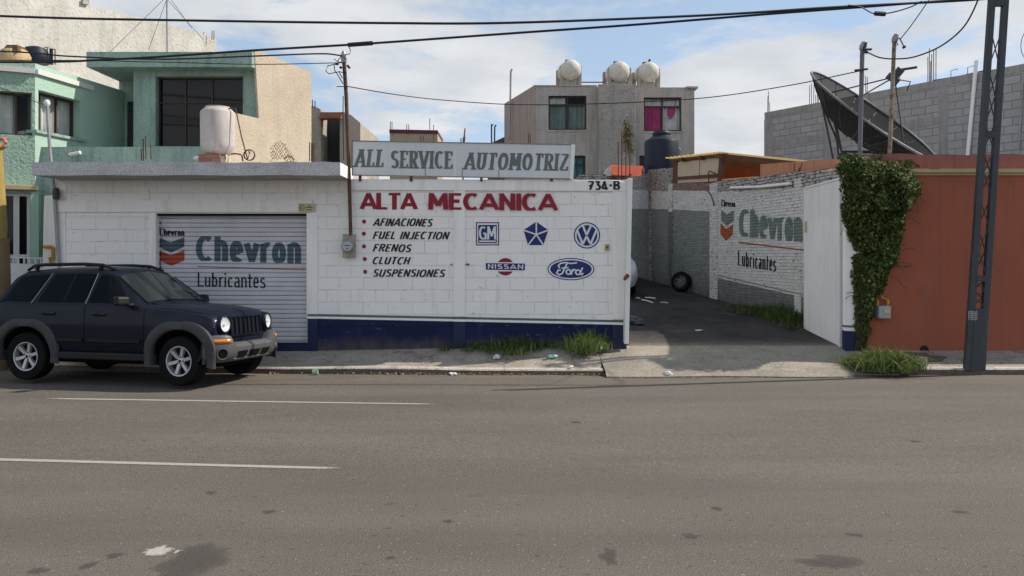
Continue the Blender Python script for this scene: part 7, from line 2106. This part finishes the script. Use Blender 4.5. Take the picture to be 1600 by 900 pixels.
# front bumper lofted across the car
def bsec(y):
    a = abs(y) / .93
    xf = 2.04 - .05 * a ** 2 - .30 * max(0, a - .72) ** 1.3 * 4.0
    tall = 1 if a > .62 else 0
    zt_ = .625 + (.125 if a > .66 else .125 * max(0, (a - .54) / .12)); 
    xt = xf - .05 - (0.0 if a > .6 else .03)
    xb = 1.80 if a < .8 else 1.80 - (a - .8) * .3
    return [(xb, zt_ - .02), (xt - .03, zt_), (xt + .02, zt_ - .012), (xf, zt_ - .06), (xf, .50), (xf - .03, .42), (xf - .10, .345), (xb, .33)]
ysb = [-.93, -.925, -.90, -.86, -.80, -.72, -.66, -.60, -.55, -.50, -.40, -.2, 0, .2, .40, .50, .55, .60, .66, .72, .80, .86, .90, .925, .93]
V = []
for y in ysb:
    for (x, z) in bsec(y): V.append((x, y, z))
mb = MB(); mb.add(V, [[i * 8 + k, (i + 1) * 8 + k, (i + 1) * 8 + (k + 1) % 8, i * 8 + (k + 1) % 8] for i in range(len(ysb) - 1) for k in range(8)] + [list(range(8)), list(range((len(ysb) - 1) * 8, len(ysb) * 8))[::-1]], 0, True)
bp = mb.build("front_bumper", M_clad, sv, local=True, sharp=40)
def bx(y, z):
    s_ = bsec(y)
    pr = s_[2:7]
    for (xa, za), (xb, zb_) in zip(pr, pr[1:]):
        if zb_ <= z <= za: return xa + (xb - xa) * (za - z) / (za - zb_)
    return pr[0][0]
for k, (ya, yb) in enumerate(((-.46, -.20), (-.15, .15), (.20, .46))):
    mb = MB(); V = []
    for y in (ya, yb): V += [(bx(y, .50) + .006, y, .495), (bx(y, .41) + .006, y + (.04 if y == ya else -.04) * 1, .395)]
    mb.hexa([(V[1][0] - .05, V[1][1], V[1][2]), V[1], V[3], (V[3][0] - .05, V[3][1], V[3][2]), (V[0][0] - .05, V[0][1], V[0][2]), V[0], V[2], (V[2][0] - .05, V[2][1], V[2][2])]); mb.build("air_slot", M_under, bp, local=True)
mb = MB(); mb.tube([(bx(y, .385) + .008, y, .382) for y in (-.5, -.25, 0, .25, .5)], .012, 6); mb.build("lower_bar", M_clad, bp, local=True)
for s_ in (-1, 1):
    y = s_ * .755; e = Vector((bx(s_ * .70, .5) - bx(s_ * .82, .5), (s_ * .70 - s_ * .82))); ang = math.atan2(e.y, e.x)
    nrm = Vector((abs(e.y), -e.x * (1 if e.y > 0 else -1))).normalized()
    M_ = Matrix.Translation((bx(y, .485) + .004, y, .475)) @ Matrix.Rotation(math.atan2(nrm.y, nrm.x), 4, 'Z') @ Matrix.Rotation(R(90), 4, 'Y')
    mb = MB(); mb.lathe([(.088, -.01), (.086, .014), (.074, .014), (.066, -.004)], 26, M_); fg = mb.build("fog_lamp_ring", M_clad, bp, local=True)
    mb = MB(); mb.disc(.07, 26, M_ @ Matrix.Translation((0, 0, .003))); mb.build("dark_opening", M_under, fg, local=True)
    mb = MB(); V = []
    pts_ = [.63, .68, .73, .78, .83, .875]
    for yy in pts_: V += [(bx(s_ * yy, .675) + .010, s_ * yy, .690 - .0 * yy), (bx(s_ * yy, .62) + .010, s_ * yy, .628)]
    mb.add(V, [[2 * i, 2 * i + 1, 2 * i + 3, 2 * i + 2] for i in range(len(pts_) - 1)], 0, True); ts = mb.build("turn_signal", M_amb, bp, local=True)
    bm = bmesh.new(); bm.from_mesh(ts.data); bmesh.ops.solidify(bm, geom=bm.faces[:], thickness=.016); bm.to_mesh(ts.data); bm.free()
mb = MB(); mb.box(-2.10, -1.93, -.90, .90, .44, .68); mb.build("rear_bumper", M_clad, sv, local=True, bevel=.04)
mb = MB(); mb.tube([(-1.9, -.45, .30), (-2.15, -.5, .30)], .03, 10); mb.build("exhaust", M_rust, sv, local=True)

# ------------------------------------------------------------------ white hatchback nose in the yard
Yc = 21.6
wc_ = thing("white_car", "white small car showing only its right headlight corner behind the folded gate", "car", (2.60, Yc + 1.75, alleyZ(Yc + 1.75) + .03), R(-90))
wc_.rotation_euler = (0, R(4.0), R(-90))
def W1(zh, zc, w, zb=.25): return [(0, zb), (.62 * w, zb), (.76 * w, zb + .06), (.83 * w, .48), (.84 * w, .62), (.82 * w, zh - .08), (.79 * w, zh - .03), (.70 * w, zh), (.45 * w, (zh + zc) / 2 + .01), (0, zc)]
def W2(zt, ye=.60): return [(0, .22), (.62, .22), (.77, .28), (.84, .48), (.85, .66), (.84, .88), (.82, .95), (ye, zt - .06), (ye - .1, zt - .01), (0, zt + .03)]
S2 = [(-2.0, W2(1.1, .7)), (-1.9, W2(1.35)), (-1.0, W2(1.47)), (-.2, W2(1.47)), (.1, W2(1.42)), (.95, [(0, .22), (.62, .22), (.77, .28), (.84, .48), (.85, .66), (.84, .88), (.81, .93), (.72, .96), (.45, .98), (0, 1.0)]), (1.35, W1(.88, .93, 1.0)), (1.65, W1(.80, .85, .96)), (1.80, W1(.72, .77, .86)), (1.88, W1(.60, .66, .74, .3))]
loft_body(S2, [(1.15, .30, .36, .5, 1.1), (-1.2, .30, .36, .5, 1.1)], M_whitecar, wc_)
for x in (1.15, -1.2):
    for s_ in (-1, 1): wheel(wc_, x, s_ * .70, .29, .29, .18, .18, s_, 5)
for s_ in (-1, 1):
    mb = MB(); mb.lathe([(0, .02), (.10, .015), (.125, -.02), (.12, -.08)], 20, Matrix.Translation((1.69, s_ * .66, .70)) @ Matrix.Rotation(R(s_ * 35), 4, 'Z') @ Matrix.Rotation(R(75), 4, 'Y')); hl = mb.build("headlight", M_lens, wc_, local=True)
    mb = MB(); mb.lathe([(0, .02), (.05, .012), (.06, -.03)], 14, Matrix.Translation((1.70, s_ * .68, .60)) @ Matrix.Rotation(R(s_ * 35), 4, 'Z') @ Matrix.Rotation(R(85), 4, 'Y')); mb.build("indicator", M_amb, hl, local=True)
    mb = MB(); mb.lathe([(0, .02), (.055, .015), (.065, -.02)], 16, Matrix.Translation((1.80, s_ * .60, .36)) @ Matrix.Rotation(R(s_ * 30), 4, 'Z') @ Matrix.Rotation(R(90), 4, 'Y')); mb.build("fog_lamp", M_trim, wc_, local=True)
mb = MB(); mb.box(1.76, 1.86, -.35, .35, .50, .60); mb.build("grille", M_trim, wc_, local=True)
def ws2(t, f):
    x = .93 + (.12 - .93) * t; sec = lerp_sec(S2, x); y7, z7 = sec[7]; return (x + .01, y7 * .93 * f, z7 + .03 * (1 - f * f) + .012)
mb = MB(); V = [ws2(.06 + .88 * j / 4, -1 + 2 * i / 6) for j in range(5) for i in range(7)]
mb.add(V, [[j * 7 + i, j * 7 + i + 1, (j + 1) * 7 + i + 1, (j + 1) * 7 + i] for j in range(4) for i in range(6)], 0, True); mb.build("windscreen", M_carglass, wc_, local=True)

# ================================================================== SMALL THINGS: grass, litter, tyre
M_grass = LEAF("green_grass", (0.040, 0.090, 0.018), (0.19, 0.24, 0.065), .6, (0.36, 0.34, 0.15))
M_weed = LEAF("dark_weeds", (0.022, 0.048, 0.012), (0.10, 0.14, 0.04), .6, (0.24, 0.23, 0.12))
M_dryleaf = LEAF("dry_leaf_litter", (0.12, 0.075, 0.04), (0.36, 0.28, 0.18), .8)
def tufted(fn, k, seed, sx=.10, sy=.05):
    """gather a scatter into k uneven tufts"""
    r = random.Random(seed); cs = [(fn(r), r.uniform(.45, 1.15), r.uniform(.6, 1.5)) for _ in range(k)]
    def g(rng):
        if rng.random() < .12: return fn(rng)
        (p, q), h, w = rng.choice(cs)
        return p + Vector((rng.gauss(0, sx * w), rng.gauss(0, sy * w), 0)), q * h
    return g
def blade(mb, p, h, lean, rng, w=.007):
    d = Vector((lean[0], lean[1], 0)); side = Vector((rng.gauss(0, 1), rng.gauss(0, 1), 0)).normalized() * w
    m_ = p + Vector((0, 0, h * .6)) + d * .35; t = p + Vector((0, 0, h * .95 - d.length * .35)) + d
    mb.add([p - side, p + side, m_ + side * .8, m_ - side * .8, t], [[0, 1, 2, 3], [3, 2, 4]])
def grass(mb, fn, n_, hmin, hmax, rng, w=.007, spread=.6):
    for _ in range(n_):
        p, k = fn(rng)
        h = rng.uniform(hmin, hmax) * k
        a = rng.uniform(0, 6.28); s_ = abs(rng.gauss(0, spread)) * h
        blade(mb, p, h, (math.cos(a) * s_, math.sin(a) * s_), rng, w)
rng = random.Random(31)
# tufts at the foot of the blue band
def strip_fn(xa, xb, dens):
    def fn(r):
        while True:
            px = r.uniform(xa, xb); k = dens(px)
            if r.random() < k: break
        X = (px - 800) * 14.2 / F; t = abs(r.gauss(0, .5)); y = 14.38 - min(t, 1) * .62 * (0.35 + .65 * k)
        return Vector((X, y, paveZ(X) - (14.4 - y) * .12)), .35 + .65 * k
    return fn
dA = lambda x: max(.05, math.exp(-((x - 800) / 32) ** 2) * .9 + .22 * (690 < x < 945))
dB = lambda x: max(.04, math.exp(-((x - 915) / 26) ** 2))
mb = MB(); grass(mb, tufted(strip_fn(690, 870, dA), 46, 3, .09), 2000, .05, .33, rng, .0055, .8); o = mb.build("grass_tuft", M_weed, fix=False); tag(o, "dark grass growing along the blue wall foot left of the taller bright tuft", "grass", "grass tufts along the street")
mb = MB(); grass(mb, tufted(strip_fn(855, 952, dB), 26, 5, .08), 2000, .06, .48, rng, .0055, .8); o = mb.build("grass_tuft", M_grass, fix=False); tag(o, "tall bright grass tuft by the driveway corner under the white wall", "grass", "grass tufts along the street")
# clump beside the lattice pole
def clump_fn(r):
    a = r.uniform(0, 6.28); q = math.sqrt(r.random())
    X = 6.17 + .50 * q * math.cos(a); Y = 13.32 + .34 * q * math.sin(a)
    return Vector((X, Y, .0 + .02)), 1.15 - .55 * q
mb = MB(); grass(mb, tufted(clump_fn, 60, 6, .09, .07), 6000, .08, .50, rng, .006, .95); o = mb.build("grass_clump", M_grass, fix=False); tag(o, "big bushy grass clump at the kerb between driveway and lattice pole", "grass clump", "grass tufts along the street")
# weeds along the yard wall
def yard_fn(r):
    px = r.triangular(1150, 1300, 1238); u_ = awu(px); y_ = AW.w(u_, 0).y
    o_ = abs(r.gauss(0, .22)) + .02; p = AW.w(u_, 0, o_); k = math.exp(-((px - 1238) / 45) ** 2)
    return Vector((p.x, p.y, alleyZ(p.y))), .25 + .75 * k
mb = MB(); grass(mb, tufted(yard_fn, 50, 8, .12, .12), 3600, .08, .52, rng, .006, .9); o = mb.build("yard_weeds", M_weed, fix=False); tag(o, "dark weeds growing in the shade along the foot of the whitewashed wall", "weeds")
# dry leaves in the gutter
mb = MB(); rng = random.Random(5)
for _ in range(300):
    X = rng.choice((rng.uniform(-4.2, 1.7), rng.gauss(-.6, .8), rng.gauss(1.4, .2), rng.gauss(-1.9, .5)))
    if X > 1.75 or X < -5: continue
    y = kerbY(X) - abs(rng.gauss(0, .05)) - .01; z = roadZ(X, y) + .006 + rng.uniform(0, .02)
    leaf(mb, Vector((X, y, z)), rng.uniform(.018, .05), Vector((rng.gauss(0, .7), rng.gauss(-.3, .7), 1)), rng, Vector((rng.gauss(0, 1), rng.gauss(0, 1), 0)))
for _ in range(60):
    X = rng.uniform(1.6, 6.0); y = 12.9 - abs(rng.gauss(0, .06)); leaf(mb, Vector((X, y, roadZ(X, y) + .01)), rng.uniform(.02, .04), Vector((rng.gauss(0, .4), rng.gauss(-.2, .4), 1)), rng, Vector((rng.gauss(0, 1), rng.gauss(0, 1), 0)))
o = mb.build("leaf_litter", M_dryleaf, fix=False); tag(o, "dry brown leaves gathered in the gutter along the kerb", "leaf litter", kind="stuff")

def crumple(name, label, cat, px, py, Y, z, sx, sy, sz, mat, seed):
    r = random.Random(seed); mb = MB()
    bm = bmesh.new(); bmesh.ops.create_icosphere(bm, subdivisions=3, radius=1)
    ph = [(Vector((r.gauss(0, 1), r.gauss(0, 1), r.gauss(0, 1))) * 2.2, r.uniform(0, 6)) for _ in range(7)]
    for v in bm.verts:
        q = 1 + sum(.13 * math.sin(v.co.dot(d) + f) for d, f in ph); v.co = Vector((v.co.x * sx * q, v.co.y * sy * q, max(v.co.z * q, -.6) * sz + .6 * sz))
    me = bpy.data.meshes.new(name); bm.to_mesh(me); bm.free(); me.materials.append(mat)
    o = bpy.data.objects.new(name, me); COL.objects.link(o); o.location = ((px - 800) * Y / F, Y, z); o.rotation_euler = (0, 0, r.uniform(0, 3)); return tag(o, label, cat)
M_pbag = MAT("white_plastic_film", (0.66, 0.67, 0.68), .4, .08, 10, 40, .3, .01); M_teal = MAT("pale_teal_plastic", (0.32, 0.52, 0.50), .4, .1, 10); M_mint = MAT("mint_green_plastic", (0.30, 0.58, 0.36), .4, .1, 10)
crumple("plastic_bag", "white crumpled plastic bag on the pavement before the dark grass", "litter", 774.5, 558, 13.85, .12, .075, .06, .055, M_pbag, 1)
crumple("plastic_wrapper", "pale teal wrapper lying at the edge of the bright grass tuft", "litter", 863, 558, 13.85, .135, .07, .05, .035, M_teal, 2)
crumple("paper_scrap", "white paper ball at the road edge in the middle of the driveway mouth", "litter", 1043.5, 584, 12.98, -.045, .07, .06, .045, M_pbag, 3)
crumple("plastic_scrap", "tiny white scrap on the pavement edge right of the teal wrapper", "litter", 893, 572, 13.35, .05, .04, .04, .012, M_pbag, 4)
crumple("plastic_scrap", "small white wrapper caught high in the bright grass by the driveway", "litter", 939.5, 545, 14.0, .27, .025, .025, .035, M_pbag, 5)
crumple("plastic_scrap", "grey-white scrap among dry leaves at the foot of the kerb", "litter", 708, 583, 13.22, -.07, .06, .05, .03, M_pbag, 6)
cup = thing("paper_cup", "mint green paper cup lying at the kerb in front of the parked car", "cup", P(492, 581, 13.3))
mb = MB(); M_ = Matrix.Translation(Vector(((488.5 - 800) * 13.28 / F, 13.28, -.028))) @ Matrix.Rotation(R(82), 4, 'Y')
mb.lathe([(.034, 0), (.044, .085), (.046, .088), (.043, .09), (.032, .01), (0, .008)], 20, M_); mb.lathe([(0, .0), (.034, 0)], 20, M_); mb.build("body", M_mint, cup)
# spare tyre leaning in the yard
uu = awu(1078); tc0 = AW.w(uu, 0, .27); zt_ = alleyZ(tc0.y)
ty = thing("spare_tyre", "worn tyre with a spoked rim leaning against the whitewashed wall in the yard", "tyre", (tc0.x, tc0.y, zt_))
M_ = Matrix.Translation((tc0.x, tc0.y, zt_ + .285)) @ Matrix.Rotation(R(-128), 4, 'Z') @ Matrix.Rotation(R(76), 4, 'Y')
mb = MB(); mb.lathe([(.185, -.08), (.27, -.09), (.295, -.06), (.30, 0), (.295, .06), (.27, .09), (.185, .08), (.185, -.08)], 36, M_); mb.build("tyre", M_tyre, ty)
mb = MB()
mb.lathe([(.188, .07), (.175, .075), (.165, .04), (.16, -.05)], 36, M_)
for k in range(6):
    a = 2 * math.pi * k / 6
    def q(r_, da, hh): return M_ @ Vector((r_ * math.cos(a + da), r_ * math.sin(a + da), hh))
    mb.hexa([q(.03, -.6, .03), q(.17, -.12, .03), q(.17, .12, .03), q(.03, .6, .03), q(.03, -.5, .055), q(.17, -.1, .06), q(.17, .1, .06), q(.03, .5, .055)])
mb.lathe([(0, .062), (.04, .06), (.05, .03)], 16, M_)
mb.build("rim", MAT("dirty_grey_rim", (0.10, 0.10, 0.105), .6, .2, 8), ty)
# sticks and rags lying on the yard floor
rng = random.Random(17)
for k, (xa, ya, xb, yb, lab) in enumerate(((994, 466.5, 1000, 467.5, "short pale stick on the yard floor nearest the folded gate"), (1003, 469.5, 1020, 474, "long pale stick lying slantwise on the yard floor"), (1008, 466, 1024, 467.5, "straight pale stick lying behind the slanting stick on the yard floor"), (1032, 474, 1044, 474.5, "dull stick lying between the slanting stick and the tyre"))):
    Y_ = 19.4 - k * .1
    def gp(px, py):
        y = F * (EYE - .262 + .070 * 14.6) / ((py - HOR) + F * .070)
        return Vector(((px - 800) * y / F, y, alleyZ(y) + .02))
    mb = MB(); mb.tube([gp(xa, ya), gp((xa + xb) / 2, (ya + yb) / 2) + Vector((0, 0, .01)), gp(xb, yb)], .018, 6); tag(mb.build("stick", M_ledge if k < 3 else M_beige), lab, "stick", "sticks on the yard floor")
crumple("rag", "dark grey rag heap on the yard floor beside the folded gate", "rag", 992, 485, 17.2, alleyZ(17.2), .22, .15, .10, MAT("dark_rag", (.05, .055, .065), .9, .2), 8)
crumple("plastic_scrap", "small pale scrap on the open yard floor before the slanting wall", "litter", 1090, 500, 16.3, alleyZ(16.3), .08, .03, .012, M_pbag, 12)
# broken concrete stubs where the right kerb begins
for k, (x, y, sx, sy, sz, lab) in enumerate(((6.55, 13.95, .28, .16, .05, "flat broken concrete lump behind the grass clump near the drain hole"), (6.92, 13.7, .2, .12, .06, "small broken concrete lump right of the grass clump"))):
    r = random.Random(k + 40); mb = MB()
    pts_ = [(x + sx * (1 + r.uniform(-.2, .2)) * math.cos(R(a)), y + sy * (1 + r.uniform(-.2, .2)) * math.sin(R(a))) for a in range(0, 360, 40)]
    nn = len(pts_); z0 = .1
    mb.add([(a, b_, z0 - .1) for a, b_ in pts_] + [(a + r.uniform(-.02, .02), b_, z0 + sz + r.uniform(-.015, .015)) for a, b_ in pts_], [list(range(nn, 2 * nn))] + [[i, (i + 1) % nn, nn + (i + 1) % nn, nn + i] for i in range(nn)])
    tag(mb.build("concrete_lump", M_kerb), lab, "rubble", "broken concrete lumps")
mb = MB(); r = random.Random(2)
pts_ = [(6.75 + .75 * (1 + r.uniform(-.15, .15)) * math.cos(R(a)), 13.98 + .36 * (1 + r.uniform(-.2, .2)) * math.sin(R(a)), .0) for a in range(0, 360, 20)]
mb.poly([(x, y, .052 + (y - 13.44) * .145 + .012) for x, y, z in pts_]); struct(mb.build("bare_soil_patch", M_soil))
